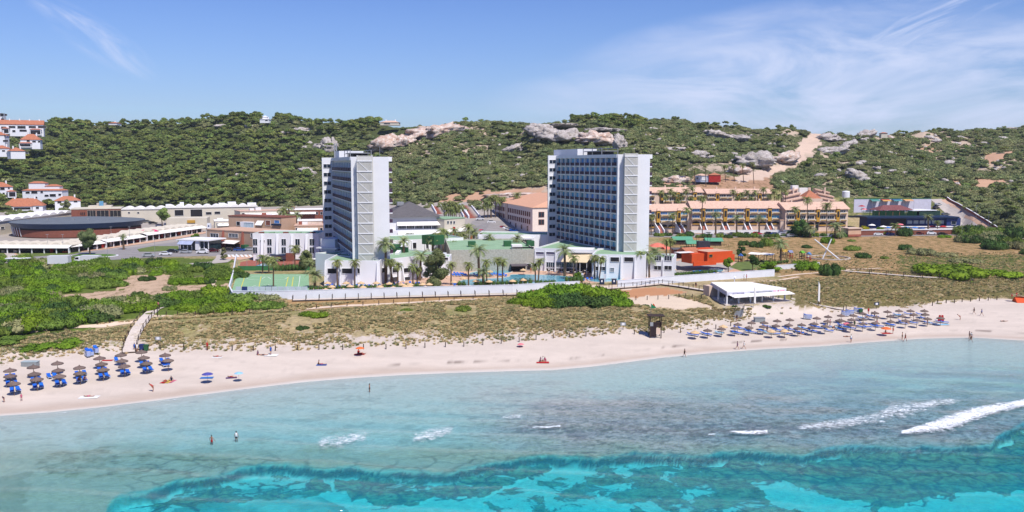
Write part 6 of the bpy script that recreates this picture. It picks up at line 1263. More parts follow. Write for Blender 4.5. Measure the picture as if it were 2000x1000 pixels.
# small white pylon, cafe
b = Bld('white_pylon', 'slim white pylon with a round mark beside the curved arcade', 'pylon', 404.5, 368, 411, 368, 5.2); b.box('shaft', 0, b.W, 0, 1.4, 0, b.z(407, 436), WHITE); b.box('mark', .4, b.W-.4, -.03, -.004, b.z(407, 443), b.z(407, 440), BLUEP)
b = Bld('corner_cafe', 'white-roofed glazed cafe with striped awning beside the car park', 'cafe', 348, 338, 405, 334, 4.9); H = b.z(375, 470); b.box('roof', -.5, b.W+.5, -.8, 11, H, H+.45, WHITE); b.box('glazed_room', .5, b.W-.5, .5, 9, 0, H-.01, M('cafe_glass', C(50,70,80,.5), .2, var=.4, scale=.5)); m = MB(); m.prismx([(-2.4, H-1.3), (-.81, H-.1), (-.81, H-.2), (-2.4, H-1.4)], b.x(352), b.x(380)); m.build('awning', M('lilac_awning', C(180,190,220,.7), .8), b.t)
m = MB()
for k in range(8): m.box(b.W*k/7-.12, b.W*k/7+.12, .2, .45, -.2, H-.01)
m.build('post', WHITE, b.t); b.box('end_wall', b.x(381), b.x(388), -.3, .19, 0, H-.02, WHITE)
# hillside houses
def house(lb, uA, YA, uB, YB, vroof, vbase, wins, parts=(), rh=1.8, roof=TERRA, depth=9, hip=True, z0=None, mat=WHITE, cat='house', name='white_house', chim=2, drop=1.5):
    um = (uA+uB)/2; z0 = at_Y(um, vbase, (YA+YB)/2).z; b = Bld(name, lb, cat, uA, YA, uB, YB, z0); H = b.z(um, vroof); b.box('wall', 0, b.W, 0, depth, -drop, H, mat)
    (b.hip if hip else b.gable)('roof', 0, b.W, 0, depth, H+.002, rh, roof, .45)
    for (u0, v0, u1, v1) in wins: b.win(u0, v0, u1, v1, DARK_, WHITE)
    for (u0, u1, vt, vb, y0, kind) in parts:            # lower or higher annexes standing in front / on top
        x0, x1 = b.x(u0), b.x(u1)
        if kind == 'porch': b.box('porch', x0, x1, -y0, -.01, b.z(um, vb), b.z(um, vt), mat); b.box('porch_opening', x0+.5, x1-.5, -y0-.04, -y0-.003, b.z(um, vb)+.6, b.z(um, vt)-.5, DARK_); b.hip('porch_roof', x0, x1, -y0, .5, b.z(um, vt)+.002, .8, roof, .3)
        if kind == 'tower': b.box('upper_room', x0, x1, 2, 7, H, b.z(um, vt), mat); b.hip('upper_roof', x0, x1, 2, 7, b.z(um, vt)+.002, 1.2, roof, .3)
    for k in range(chim): x = b.W*(k+.5)/chim; m = MB(); m.box(x, x+.8, depth*.45, depth*.45+.8, H, H+rh+.9); m.build('chimney', WHITE, b.t)
    return b
house('long white terraced house with terracotta roof on the upper left slope', -20, 640, 96, 655, 243, 262, [(2,247,12,250),(17,246,30,250),(34,246,50,251),(56,246,70,250),(74,246,90,250),(10,255,18,258),(24,254,30,258),(38,253,52,257),(62,256,68,259),(72,257,82,260)], [(15,31,251.5,262,3,'porch'),(70,92,253,264,3,'porch')], hip=False, chim=6, rh=3.4)
house('white house top cut off at the upper left corner of the slope', -25, 665, 17, 668, 221, 240, [(0,222,7,227),(9,223,14,226),(2,231,8,235)], (), hip=True, rh=.6, roof=WHITE)
house('white villa with wide terracotta hipped roof among the pines', 50, 628, 88, 632, 273, 287, [(52,273.5,58,277),(63,275,70,278),(74,275,79,278)], [(48,72,280,288,2,'porch')], rh=4.2)
house('white gabled house with two pairs of windows at the left edge', -10, 618, 20, 620, 264, 286, [(8,264,12,267),(6,273.5,16,277)], [(-8,6,277,286,2,'porch')], rh=2.8)
house('low white house with stepped terracotta roofs half hidden by trees', -5, 596, 28, 600, 290, 302, [(4,293,10,296)], (), rh=2.2); house('small white house with terracotta roof below the hipped villa', 30, 592, 58, 598, 295, 306, [(50,297,55,300)], (), rh=2.6)
house('white stepped house with two dark balconies at the left edge behind the shops', -15, 520, 30, 528, 365, 388, [(0,366,9,371),(15,366,19,369),(5,376,9,380),(12,377,20,381)], [(18,34,374,386,3,'porch')], rh=2.8)
house('largest white stepped house cluster with many dark windows above the shops', 48, 528, 125, 530, 372, 395, [(50,374,58,378),(61,373,73,378),(79,373,84,377),(87,380,95,384),(97,379,109,384),(114,378,120,382),(68,384,73,387),(93,388,99,393),(52,386,56,390)], [(58,90,358,372,3,'tower'),(90,118,364,372,3,'tower')], rh=1.8, chim=4)
house('white arcaded house with terracotta roof in front of the largest cluster', 8, 500, 86, 506, 402, 422, [(18,403,22,406),(32,406,42,410),(48,405,64,409),(70,404,76,408),(10,413,18,419)], [(30,66,403,411,2.5,'porch')], rh=4.2)
house('narrow white house with pergola right of the largest cluster', 110, 512, 160, 518, 392, 414, [(112,393,120,397),(144,391,151,395),(126,400,132,404)], (), rh=2.6)
house('white house with a terracotta corner peeping over the left skyline', 222, 765, 238, 765, 240.5, 243, [], (), rh=1.2, chim=1, drop=.5)
house('angular white house on the skyline above the wooded left slope', 514, 748, 531, 748, 233, 239, [(518,234,523,236)], [(518,526,228,233,3,'tower')], rh=1., roof=WHITE, drop=.5)
house('pale flat house on the ridge left of the jagged cliff', 746, 715, 782, 715, 239, 243.5, [(750,240.5,762,242.5)], (), drop=.5, rh=1.6, roof=PTILE, mat=CREAM); house('tiny pale hut built into the summit rock on the right skyline', 1713, 690, 1725, 690, 260, 265.5, [(1717,260,1719,262)], (), rh=.8, mat=CREAM, chim=0, depth=4)
b = Bld('water_tank', 'white water tank in front of the scrub left of the lilac wall', 'tank', 1644, 470, 1661, 470, at_Y(1652, 384, 470).z); m = MB(); m.lathe([(2., -.5), (2., 2.6), (1.7, 2.9), (.2, 3.1)], 20, 2.4, 2.4); m.build('drum', WHITE, b.t)
# roads of the left
sheet('road', [(-120,512),(-120,500),(60,500),(170,492),(270,482),(350,472),(415,460),(430,464),(400,490),(470,489),(560,489),(560,494),(470,498),(300,503),(150,512),(60,515)], ASPH, .06, 12)
sheet('pavement', [(-100,497),(130,491),(205,482),(290,471),(350,462),(402,452),(402,456),(350,466),(290,475),(205,487),(130,496),(-100,502)], SALMON, .09, 12)
sheet('lawn', [(28,491),(120,489),(160,492),(145,497),(60,502),(40,504)], GRASSM, .12, 12); sheet('lawn', [(268,487),(300,481),(348,481),(350,489),(300,492),(272,492)], GRASSM, .12, 12); sheet('lawn', [(-60,492),(4,492),(14,500),(14,508),(-60,508)], GRASSM, .12, 12)
sheet('path', [(8,490),(22,490),(38,505),(14,511)], CONC, .13, 12)
gc = at_z(184, 497, 4.9); m = MB(); n = 40; m.add([(8.6*math.cos(6.2832*i/n), 5.5*math.sin(6.2832*i/n), .14) for i in range(n)]+[(8.6*math.cos(6.2832*i/n), 5.5*math.sin(6.2832*i/n), -.3) for i in range(n)], [tuple(range(n))]+[(n+i, n+(i+1) % n, (i+1) % n, i) for i in range(n)]); o = m.build('kerb', WHITE); o.location = (gc[0], gc[1], Z(*gc)+.1); o['kind'] = 'structure'
m = MB(); m.add([(7.9*math.cos(6.2832*i/n), 5.*math.sin(6.2832*i/n), .2) for i in range(n)]+[(7.9*math.cos(6.2832*i/n), 5.*math.sin(6.2832*i/n), -.3) for i in range(n)], [tuple(range(n))]+[(n+i, n+(i+1) % n, (i+1) % n, i) for i in range(n)]); o = m.build('roundabout_lawn', M('roundabout_grass', C(110,150,60,.5), .95, var=.2)); o.location = (gc[0], gc[1], Z(*gc)+.1); o['kind'] = 'structure'
ribbon('path', [(300,524),(340,520),(380,516),(430,512),(438,505),(440,498)], 6., M('pale_track', C(206,196,188,.64), .95, var=.08), .1)
sheet('zebra_paving', [(436,500),(488,498),(500,503),(470,508),(440,506)], SALMON, .12, 10)
for k in range(6): ribbon('crossing_stripe', [(445+k*8.5, 498), (449+k*8.5, 502.5)], .9, WLINE, .15, 5)
# ------------------------------------------------------------------ palms
PB = M('palm_trunk', C(126,104,84,.55), .95, var=.3, scale=3.); PL = M('palm_fronds', C(104,122,62,.85), .75, c2=C(158,164,100,.95), scale=.7, rnd=.14, transl=.2); PL2 = M('date_palm_fronds', C(104,122,74,.95), .75, c2=C(158,166,116,1.1), scale=.7, rnd=.12, transl=.2); SK = M('dry_palm_skirt', C(150,124,86,.7), .95, var=.25, scale=2.)
def palm_crown(name, seed, nf, Lf, droop, mat, fan=False):
    rr = random.Random(seed); V, F = [], []
    for k in range(nf):
        t = 6.283*k/nf*1.0+rr.uniform(-.2, .2)+k*2.4; el = rr.uniform(-.35, 1.25) if not fan else rr.uniform(-1.15, 1.4); L_ = Lf*rr.uniform(.8, 1.1); d = Vector((math.cos(t), math.sin(t), 0)); s = Vector((-math.sin(t), math.cos(t), 0)); P = []; p = Vector((0, 0, 0)); e = el; n = 6 if not fan else 3
        for i in range(n+1): P.append(p.copy()); p = p+(d*math.cos(e)+Vector((0, 0, 1))*math.sin(e))*(L_/n); e -= droop*(1.2 if i else .5)
        if not fan:
            for i in range(n):
                for sd_ in (-1, 1):
                    w0 = Lf*.20*(math.sin(math.pi*min(.97, (i+.35)/n))**.6)
                    for q in range(2):
                        a = P[i].lerp(P[i+1], q*.5); b = P[i].lerp(P[i+1], q*.5+.34); tip = a.lerp(b, .5)+s*sd_*w0+(P[i+1]-P[i])*.8+Vector((0, 0, -w0*.35)); m = len(V); V += [a, b, tip]; F.append((m, m+1, m+2))
            for i in range(n): m = len(V); V += [P[i]-s*.05, P[i]+s*.05, P[i+1]+s*.03, P[i+1]-s*.03]; F.append((m, m+1, m+2, m+3))
        else:
            c = P[-1]; fd = (P[-1]-P[-2]).normalized(); up = fd.cross(s); m = len(V); V += [P[0]-s*.04, P[0]+s*.04, c+s*.03, c-s*.03]; F.append((m, m+1, m+2, m+3))
            for j in range(8):
                a = -1.15+2.3*j/7; q = fd*math.cos(a)+s*math.sin(a); r_ = Lf*.62; m = len(V); tip = c+q*r_+Vector((0, 0, -.22*Lf*abs(a)*.6-.1)); w = s*math.cos(a)*.13*Lf-fd*math.sin(a)*.13*Lf; V += [c, c+q*r_*.6+w, tip, c+q*r_*.6-w]; F.append((m, m+1, m+2, m+3))
    mb = MB(); mb.add(V, F); return mb.mesh(name, mat)
FAN = [palm_crown('fan_palm_crown', s, 44, 2.5, .3, PL) for s in range(3)]; DATE = [palm_crown('date_palm_crown', 10+s, 46, 3.6, .22, PL2) for s in range(3)]
_pt = {}
def palm_trunk(h, r, lean, skirt):
    k = (round(h, 0), r, lean, skirt)
    if k not in _pt:
        h_ = k[0]; m = MB(); n = 5; P = [Vector((lean*(i/n)**1.6, 0, h_*i/n-(.3 if i == 0 else 0))) for i in range(n+1)]
        for i in range(n): m.tube(P[i], P[i+1], r*(1.15-.35*i/n), r*(1.15-.35*(i+1)/n), 8)
        s = MB(); s.lathe([(r*.8, -1.3), (r*2.2, -.9), (r*2.4, -.2), (r*1.3, .15)] if skirt else [(r*.9, -.6), (r*1.5, -.2), (r*1.1, .1)], 9, jit=.4)
        _pt[k] = (m.mesh('palm_trunk', PB), s.mesh('palm_skirt', SK if skirt else PB), h_)
    return _pt[k]
def palm(uc, vc, vb, label, kind='fan', Y=None, z=None, scale=1., ub=None, group=None, i=[0]):
    i[0] += 1; ub = uc if ub is None else ub
    if Y is None: g = G(ub, vb)
    else: g = Vector((xat(ub, Y), Y, Z(xat(ub, Y), Y) if z is None else z))
    if z is not None: g.z = z
    top = at_Y(uc, vc, g.y); h = max(1.5, top.z-g.z); date = kind == 'date'; r = .38 if date else .2
    tm, sm, h_ = palm_trunk(h, r, .0, not date); t = thing('palm_tree', label, 'palm', g, 0, group); lean = Vector((top.x-g.x, 0, h)); ang = math.atan2(lean.x, lean.z)
    q = link('trunk', tm, t, rot=(0, ang, 0), scl=(1, 1, h/h_)); tx_ = lean.x
    link('crown', (DATE if date else FAN)[i[0] % 3], t, (tx_, 0, h), (0, 0, i[0]*1.9), (scale,)*3); link('dry_skirt', sm, t, (tx_, 0, h), (0, ang, 0)); return t
wallp = [(658,513,560,'fan',659),(693,513,560,'fan',693),(753,476,554,'date',754),(760,512,557,'fan',769),(764,514,556,'fan',764),(777,519,559,'fan',777),(806,522,561,'fan',806.6),(815,528,560,'fan',814.6),(822,500,548,'date',820),(881,518,557,'fan',881),(915,518,560,'fan',915),(934,489,542,'date',936),(944,532,560,'date',944),(950,513,558,'fan',951),(972,509,556,'fan',972),(982,512,556,'fan',981),(1045,520,552,'fan',1046),(1054,511,552,'fan',1051),(1103,490,540,'date',1103),(1121,505,547,'fan',1120),(1160,504,545,'fan',1162),(1175,507,548,'fan',1170),(1250,497,545,'fan',1251),(1267,501,542,'date',1268),(1279,494,540,'date',1274),(1302,472,537,'fan',1301),(1310,472,537,'fan',1306.5)]
for k, (u, v, vb, kd, ub) in enumerate(wallp):
    palm(u, v, vb, ordn(k+1)+' palm from the left in the row along the pool terrace behind the white wall' , kd, scale=.88 if kd == 'fan' else (1. if u != 944 else .8), ub=ub, group='palms of the pool terrace')
for (u, v, vb, kd, lb) in ((513,505,534,'fan','fan palm beside the little blue paddling pool'),(534,511,564,'fan','tall thin palm standing between the court and its pale front screen'),(525,508,534,'fan','palm between the paddling pool palm and the thin court palm'),(576,486,520,'fan','fan palm in front of the hotel wing fins'),(615,537,562,'date','stocky bushy palm at the right corner of the court'),(607,518,535,'date','low date palm under the trees left of the podium')):
    palm(u, v, vb, lb, kd, scale=1.1 if kd == 'fan' else .85)
for (u, v, Y, z, kd, s, lb) in ((788,471,268,10.6,'date',.75,'date palm on the green roof terrace behind the left tower'),(847,507,262,4.2,'date',.8,'dark date palm left of the big leafy tree'),(956,464,312,6.,'date',.8,'broad date palm in the yellow-green roof garden'),(1010,466,304,10.6,'date',.8,'date palm on the stone block roof garden'),(857,462,300,8,'fan',1.4,'bushy fan palm in front of the white hall'),(865,455,305,8,'fan',1.4,'taller bushy fan palm right of the white hall terrace'),(845,468,296,8,'date',.8,'low date palm in the hall garden'),(888,452,340,5,'date',.8,'date palm by the parking strip'),(915,446,350,5,'fan',1.5,'leafy palm left of the red banner street'),(925,455,335,5,'date',.9,'wide date palm beside the hotel street'),(936,462,322,5,'fan',1.4,'fan palm at the corner of the hotel street'),(902,462,330,5,'fan',1.4,'fan palm between parked cars and the hall'),(884,478,305,8,'date',.7,'small date palm near the red banners')):
    palm(u, v, 0, lb, kd, Y, z, s)
for k, (u, v, vb) in enumerate(((1272,423,449),(1314,421,447),(1398,420,448),(1439,426,449),(1483,426,449),(1372,388,410),(1342,411,449))): palm(u, v, vb+4, ordn(k+1)+' palm in front of the villa rows', 'date' if k in (2, 3, 4) else 'fan', 402, None, 1.25 if k not in (2, 3, 4) else .85, group='palms in front of the villas')
for k, (u, v) in enumerate(((1291,376),(1309,373),(1317,379),(1330,384),(1340,373),(1352,367),(1371,392),(1432,375),(1448,380),(1459,376),(1475,376),(1491,370),(1512,373),(1520,384),(1526,367),(1534,375),(1504,383),(1440,388),(1300,384),(1324,392),(1349,390),(1466,388))):
    palm(u, v, 400, ordn(k+1)+' palm between the two villa rows counted from the right tower', 'fan', 440, None, 1.15, group='palms between the villa rows')
for k, (u, v, Y) in enumerate(((1338,332,505),(1356,333,500),(1377,323,497),(1415,326,510),(1432,325,512),(1450,323,510),(1470,321,508))): palm(u, v, 350, ordn(k+1)+' bare tall palm of the row on the slope around the small red hut', 'fan', Y, None, 1.1, group='bare palms on the slope')
for (u, v, Y, kd, s, lb) in ((1577,391,405,'fan',1.4,'tall slim palm in front of the stepped apartments'),(1615,402,405,'fan',1.5,'slim palm right of the centre of the right villa row'),(1553,409,405,'fan',1.2,'short palm at the left end of the right villa row'),(1649,392,432,'date',.9,'palm at the right end of the right villa row'),(1640,398,436,'fan',1.6,'bushy palm behind the right villa row'),(1583,447,388,'date',1.0,'broad dark date palm left of the clipped shrub'),(1631,443,386,'date',1.15,'largest dark date palm in front of the right villa row'),(1641,455,384,'date',.9,'low date palm right of the largest dark one'),(1749,441,396,'fan',1.2,'fan palm on the lower terrace of the blue building'),(1813,424,405,'date',.8,'date palm in the middle of the blue building front'),(1831,435,405,'fan',.9,'thin bare palm right of the date palm at the blue building')): palm(u, v, 455, lb, kd, Y, None, s)
palm(1525, 477, 515, 'solitary date palm beside the playground in the dry meadow', 'date', scale=1.0)
for (u, v, Y, kd, s, lb) in ((553,412,392,'fan',1.6,'left of the twin tall palms behind the salmon terraces'),(564,403,398,'date',1.,'right of the twin tall palms behind the salmon terraces'),(579,420,388,'date',.9,'shorter date palm next to the twin tall palms'),(566,424,385,'date',.8,'lower date palm under the twin tall palms'),(240,462,340,'date',.6,'small date palm by the arcade terrace')): palm(u, v, 455, lb, kd, Y, None, s)
for k, (u, v) in enumerate(((868,402),(876,398),(884,404),(891,400),(880,410),(898,406),(887,412),(872,412))): palm(u, v, 420, ordn(k+1)+' palm of the clump between the two red stairways', 'fan', 425, None, 1.35, group='palm clump between the red stairways')
for k, (u, v) in enumerate(((953,396),(960,388),(968,386),(975,394),(982,390),(958,402),(1010,381),(946,404))): palm(u, v, 420, ordn(k+1)+' palm beside the far end of the beige hotel', 'fan', 460, None, 1.4, group='palms beside the beige hotel')
# ------------------------------------------------------------------ single trees
def tree(u, v, wpx, hpx, label, mats='oak', Y=None, seed=0, trunk=.35, cat='tree', name='tree', n=2200, ls=.24):
    if Y is None: g = G(u, v)
    else: g = Vector((xat(u, Y), Y, Z(xat(u, Y), Y)))
    w = wpx*g.y/FPX/2; h = hpx*g.y/FPX; t = thing(name, label, cat, g); lb = []
    rr = random.Random(seed)
    for k in range(13): a = rr.random()*6.28; q = math.sqrt(rr.random())*w*.66; zf = rr.random(); r_ = w*rr.uniform(.26, .42)*(1.1-.3*zf); lb.append((q*math.cos(a)*(1.1-.5*zf), q*math.sin(a)*(1.1-.5*zf), h*(trunk+.1+(.82-trunk)*zf), r_, r_, min(r_, h*.22)))
    link('crown', crown_mesh('tree_crown', seed, lb, n, ls, LEAF[mats], 2), t); link('trunk', trunk_mesh('tree_trunk', h*.8, max(.18, w*.07), seed, 5, w*.5), t); return t
tree(176, 498, 50, 50, 'round pine with a visible forked trunk on the small roundabout', 'oak', seed=3, trunk=.35); tree(318, 437, 34, 38, 'dark spreading pine between the cream vaulted blocks', 'pine', Y=440, seed=4, trunk=.3, ls=.4)
tree(853, 562, 62, 74, 'big dense leafy tree in front of the left podium beside the large pool', 'oak', seed=5, trunk=.02, n=5200); tree(838, 560, 34, 58, 'narrower leafy tree behind the left side of the big dense one', 'grey', Y=238, seed=6, trunk=.1)
tree(600, 528, 40, 40, 'light green feathery tree between the wing and the left podium', 'oak', seed=7, trunk=.15, n=2600); tree(1563, 463, 54, 32, 'large dark rounded tree in front of the right villa row', 'dark', Y=392, seed=8, trunk=.0, n=3600, ls=.35); tree(1885, 448, 16, 20, 'small dark tree on the corner of the brick retaining wall', 'dark', Y=402, seed=9, trunk=.2)
tree(1422, 534, 24, 32, 'pruned tree with ball-like leaf clumps left of the lawn', 'lush', seed=10, trunk=.35); tree(1447, 506, 20, 26, 'round clipped tree right of the orange house', 'dark', seed=11, trunk=.2); tree(1470, 529, 26, 34, 'pruned clumpy tree right of the ball-leaved one', 'dark', seed=12, trunk=.3); tree(1502, 531, 50, 20, 'dense low tree mass at the end of the right garden wall', 'lush', seed=13, trunk=0.)
tree(130, 420, 26, 34, 'slender grey-green tree beside the white pergola house', 'grey', Y=495, seed=14, trunk=.2, ls=.4); tree(1130, 548, 22, 16, 'little tree with white flowers by the gate pool', 'lush', seed=15, trunk=.2); tree(1688, 452, 30, 16, 'yellow-green flowering tree at the left end of the blue terrace', 'yel', Y=402, seed=16, trunk=.1, ls=.35); tree(1720, 452, 24, 14, 'flat green tree on the blue terrace', 'lush', Y=402, seed=17, trunk=.2, ls=.35); tree(1713, 418, 28, 14, 'green tree on the roof terrace in front of the brown pavilion', 'dark', Y=424, seed=18, trunk=.1, ls=.35)
tree(415, 486, 14, 18, 'small tree in front of the salmon building awnings', 'oak', Y=342, seed=19, trunk=.3); tree(618, 446, 24, 22, 'dark shrub tree squeezed beside the left tower', 'dark', Y=368, seed=20, trunk=0., ls=.35); tree(437, 508, 16, 24, 'ragged tree at the crossing by the court wall', 'grey', seed=21, trunk=.1); tree(382, 458, 22, 14, 'green tree in front of the curved arcade', 'lush', Y=372, seed=22, trunk=.1); tree(352, 462, 14, 10, 'small green tree beside the curved arcade', 'lush', Y=366, seed=23, trunk=.1)
tree(975, 476, 30, 16, 'yellow-green bushy tree in the roof garden', 'lush', Y=308, seed=24, trunk=0., ls=.3); tree(800, 470, 30, 12, 'dark hedge tree in front of the white hall', 'dark', Y=380, seed=25, trunk=0., ls=.35); tree(1330, 500, 14, 20, 'green shrub tree in front of the left green-roofed hut', 'oak', seed=26, trunk=0.)
# garden and slope-foot greenery as individual shrubs
gp = [([(10,385),(240,385),(300,398),(620,398),(620,404),(300,404),(140,396),(60,420),(10,430)],150,'green shrub in the gardens at the foot of the wooded slope','garden shrubs at the foot of the wooded slope',10,20),
      ([(-5,262),(100,262),(104,300),(70,322),(-5,322)],110,'green garden shrub among the white houses of the upper slope','garden shrubs of the upper houses',12,22),
      ([(760,398),(860,398),(950,392),(960,404),(900,420),(850,410),(770,404)],70,'green shrub on the bank behind the white hall','shrubs on the bank behind the hall',12,22),
      ([(1280,352),(1350,356),(1345,364),(1280,364)],20,'green shrub above the back villa row','shrubs above the back villa row',8,14),
      ([(1500,345),(1660,360),(1665,392),(1645,385),(1520,372)],60,'dark green shrub behind the stepped apartments','shrubs behind the stepped apartments',14,26),
      ([(1640,376),(1830,376),(1860,385),(1900,400),(2000,420),(2000,455),(1950,445),(1860,388),(1660,386)],130,'green shrub on the bank around the ramp','shrubs on the bank around the ramp',14,26),
      ([(1470,458),(1560,462),(1520,468),(1470,466)],8,'low green shrub at the meadow edge','shrubs at the meadow edge',12,18)]
for k, (P, n, lb, gpn, a_, b_) in enumerate(gp):
    us = [p[0] for p in P]; vs = [p[1] for p in P]; c = 0; n = int(n*(.62 if n > 50 else 1))
    for i in range(n*6):
        u, v = rb.uniform(min(us), max(us)), rb.uniform(min(vs), max(vs))
        if inpoly(np.array([u]), np.array([v]), P)[0]:
            link_ = bush(u, v, rb.uniform(a_, b_), [OAK, OAK, GREY][i % 3] if k else [OAK, OAK, OAK][i % 3], i, lb, gpn, hs=rb.uniform(.9, 1.3), name='garden_bush', cat='bush'); c += 1
            if c >= n: break
# ------------------------------------------------------------------ cars, van, trucks
CARM = {k: M('car_paint_'+k, c, .25, var=.03, spec=.7) for k, c in dict(white=C(236,236,240,.8), silver=C(180,184,190,.7), dark=C(40,42,50,.5), blue=C(30,90,180,.55), red=C(170,30,40,.55), grey=C(110,114,120,.6), maroon=C(110,30,40,.5), pink=C(220,40,90,.6)).items()}
CGL = M('car_glass', C(34,40,48,.5), .08, var=.1, spec=.9); TYRE = M('tyre_rubber', C(34,34,36,.5), .8); LAMP = M('car_lamp', C(230,230,220,.8), .2, spec=.8); HUB = M('wheel_rim', C(170,172,176,.7), .35, metal=.4)
def car_model():
    bd = MB(); pr = [(-2.15,.32),(2.15,.32),(2.2,.62),(2.05,.88),(1.15,.98),(.45,1.42),(-1.1,1.46),(-1.85,1.0),(-2.15,.92)]
    bd.prismy(pr, -.86, .86); body = bd.mesh('car_body', CARM['white'])
    gl = MB(); gl.prismy([(.98,1.0),(.44,1.36),(-1.06,1.4),(-1.66,1.02)], -.868, .868); gl.hexa([(1.16,-.7,1.0),(1.2,-.7,1.0),(1.2,.7,1.0),(1.16,.7,1.0),(.5,-.66,1.40),(.54,-.66,1.42),(.54,.66,1.42),(.5,.66,1.40)]); g = gl.mesh('car_windows', CGL)
    wh = MB(); wh.tube((0,-.1,0),(0,.1,0),.33,n=14); w_ = wh.mesh('wheel', TYRE); rm = MB().tube((0,-.11,0),(0,.11,0),.18,n=10).mesh('rim', HUB); l = MB().box(-.02,.03,-.18,.18,-.07,.07).mesh('headlight', LAMP); tl = MB().box(-.03,.02,-.15,.15,-.08,.08).mesh('tail_light', REDPT); return body, g, w_, rm, l, tl
CAR = car_model()
def car(u, v, rz, paint, label, Y=None, van=False, s=1.):
    g = G(u, v) if Y is None else Vector((xat(u, Y), Y, Z(xat(u, Y), Y))); g.z += .09
    t = thing('parked_car', label, 'car' if not van else 'van', g, rz); t.scale = (s, s, s*(1.3 if van else 1)); link('body', CAR[0], t, m=CARM[paint]); link('windows', CAR[1], t)
    for x in (-1.35, 1.35):
        for y in (-.78, .78): w_ = link('wheel', CAR[2], t, (x, y, .33)); link('rim', CAR[3], w_)
    for y in (-.6, .6): link('headlight', CAR[4], t, (2.18, y, .66)); link('tail_light', CAR[5], t, (-2.15, y, .78))
    return t
for (u, v, rz, p_, lb, van) in ((290,502,.3,'silver','silver car nearest the road edge left of the lawn',0),(324,499,.1,'white','white estate car below the lawn',0),(337,494,.1,'dark','dark car behind the white estate',0),(363,495,0,'silver','silver car in front of the cafe lawn',0),(396,496,3.1,'white','white van parked beside the cafe',1),(417,493,0,'maroon','maroon car right of the white van',0),(445,491,3.1,'dark','black car in front of the salmon building',0),(468,491,0,'blue','bright blue car in front of the salmon building',0),(489,490,0,'silver','silver car at the corner of the hotel wing',0),
    (287,435,0,'grey','grey car behind the oval hall',0),(299,438,.1,'dark','large black pickup behind the oval hall',0),(312,443,.1,'white','small white car right of the oval hall',0),(8,452,.2,'silver','silver car at the far left behind the arcade',0),(27,451,.2,'white','white car left of the oval hall entrance',0),
    (882,470,0,'white','white car near the red banner',0),(903,468,0,'dark','dark car right of the white one near the red banner',0),(983,447,.6,'red','red car at the left of the row by the beige hotel',0),(989,449,.6,'white','white car in the row by the beige hotel',0),(995,451,.6,'silver','silver car in the row by the beige hotel',0),(1002,453,.6,'blue','blue car at the right of the row by the beige hotel',0),(960,437,0,'white','white van in the hotel street',1),(938,430,0,'white','white car at the foot of the red stairway',0),(942,454,1.,'pink','pink car beside the street palms',0),(800,400,0,'silver','silver car behind the grey roof of the hall',0),(1010,481,0,'white','white car seen over the roof garden',0),
    (1318,453,0,'dark','black car left of the dark awning in front of the villas',0),(1273,458,0,'silver','silver car half hidden behind the right tower',0),(1338,461,0,'grey','grey car in the villa car park beside the lamp',0),(1344,458,0,'maroon','dark red car in the villa car park',0),(1384,459,0,'white','white car below the second red villa stair',0),(1410,460,0,'silver','silver car below the third villa palm',0),(1432,460,0,'grey','grey car between the silver and white ones at the villas',0),(1459,459,0,'white','white car near the fourth villa palm',0),(1478,459,0,'pink','bright magenta car in the villa car park',0),(1502,459,0,'dark','black car in the right part of the villa car park',0),(1514,460,0,'blue','dark blue car next to the black one at the villas',0),(1529,461,0,'white','white car left of the big dark tree',0),(1546,463,0,'silver','silver car peeping beside the big dark tree',0),(1629,464,0,'white','white car under the largest dark date palm',0),
    (1714,460,0,'white','white car at the left below the brick retaining wall',0),(1727,459,0,'dark','dark car beside the white one below the brick wall',0),(1739,460,0,'blue','navy car below the brick retaining wall',0),(1794,459,0,'maroon','maroon car below the brick retaining wall',0),(1818,459,0,'white','white van below the brick retaining wall',1),(1840,460,0,'dark','dark car at the right below the brick retaining wall',0),(1828,408,.6,'dark','dark car near the top of the ramp',0),(1847,421,.2,'grey','grey pickup halfway down the ramp',0),(1981,407,0,'white','white car parked among the shrubs at the right edge',0),(1832,402,.5,'silver','silver car at the very top of the ramp',0)):
    car(u, v, rz, p_, lb, van=bool(van))
def lorry(u0, u1, vb, vt, label, cab):
    um = (u0+u1)/2; Y = at_z(um, vb, 4.9)[1]; x0, x1 = xat(u0, Y, vb), xat(u1, Y, vb); z0 = at_Y(um, vb, Y).z; h = at_Y(um, vt, Y).z-z0; t = thing('box_truck' if cab else 'box_trailer', label, 'truck' if cab else 'trailer', (x0, Y, z0), .04); W_ = x1-x0; c0 = 2.2 if cab else 0
    MB().box(c0, W_, 0, 2.4, .9, h).build('cargo_box', M('white_truck_panels', C(226,226,230,.76), .5, var=.03), t); MB().box(c0, W_, .3, 2.1, .5, .9).build('chassis', DARK_, t)
    if cab: MB().prismy([(0,.5),(2.1,.5),(2.1,h*.86),(.7,h*.86),(.08,h*.5)], .1, 2.3).build('cab', WHITE, t); MB().prismy([(.2,h*.5),(1.6,h*.5),(1.6,h*.78),(.72,h*.78)], .08, .099).build('cab_window', CGL, t)
    for x in ([1.0, W_-2.6, W_-1.5] if cab else [W_-3, W_-1.8, 1.5]):
        for y in (.15, 2.2): link('wheel', CAR[2], t, (x, y, .45), scl=(1.4, 1.3, 1.4))
lorry(93, 132.5, 521, 500, 'white box trailer standing at the roadside above the scrub', False); lorry(144, 192, 514, 499.5, 'white box truck with its cab to the left beside the roundabout', True)
b = Bld('white_shelter', 'flat white roof of a roadside shelter at the left edge above the scrub', 'shelter', 6, 292, 48, 292, None); b.box('roof', 0, b.W, 0, 3, 1.9, 2.15, WHITE); b.box('wall', .3, b.W-.3, 1, 2.8, -.2, 1.898, CREAM)
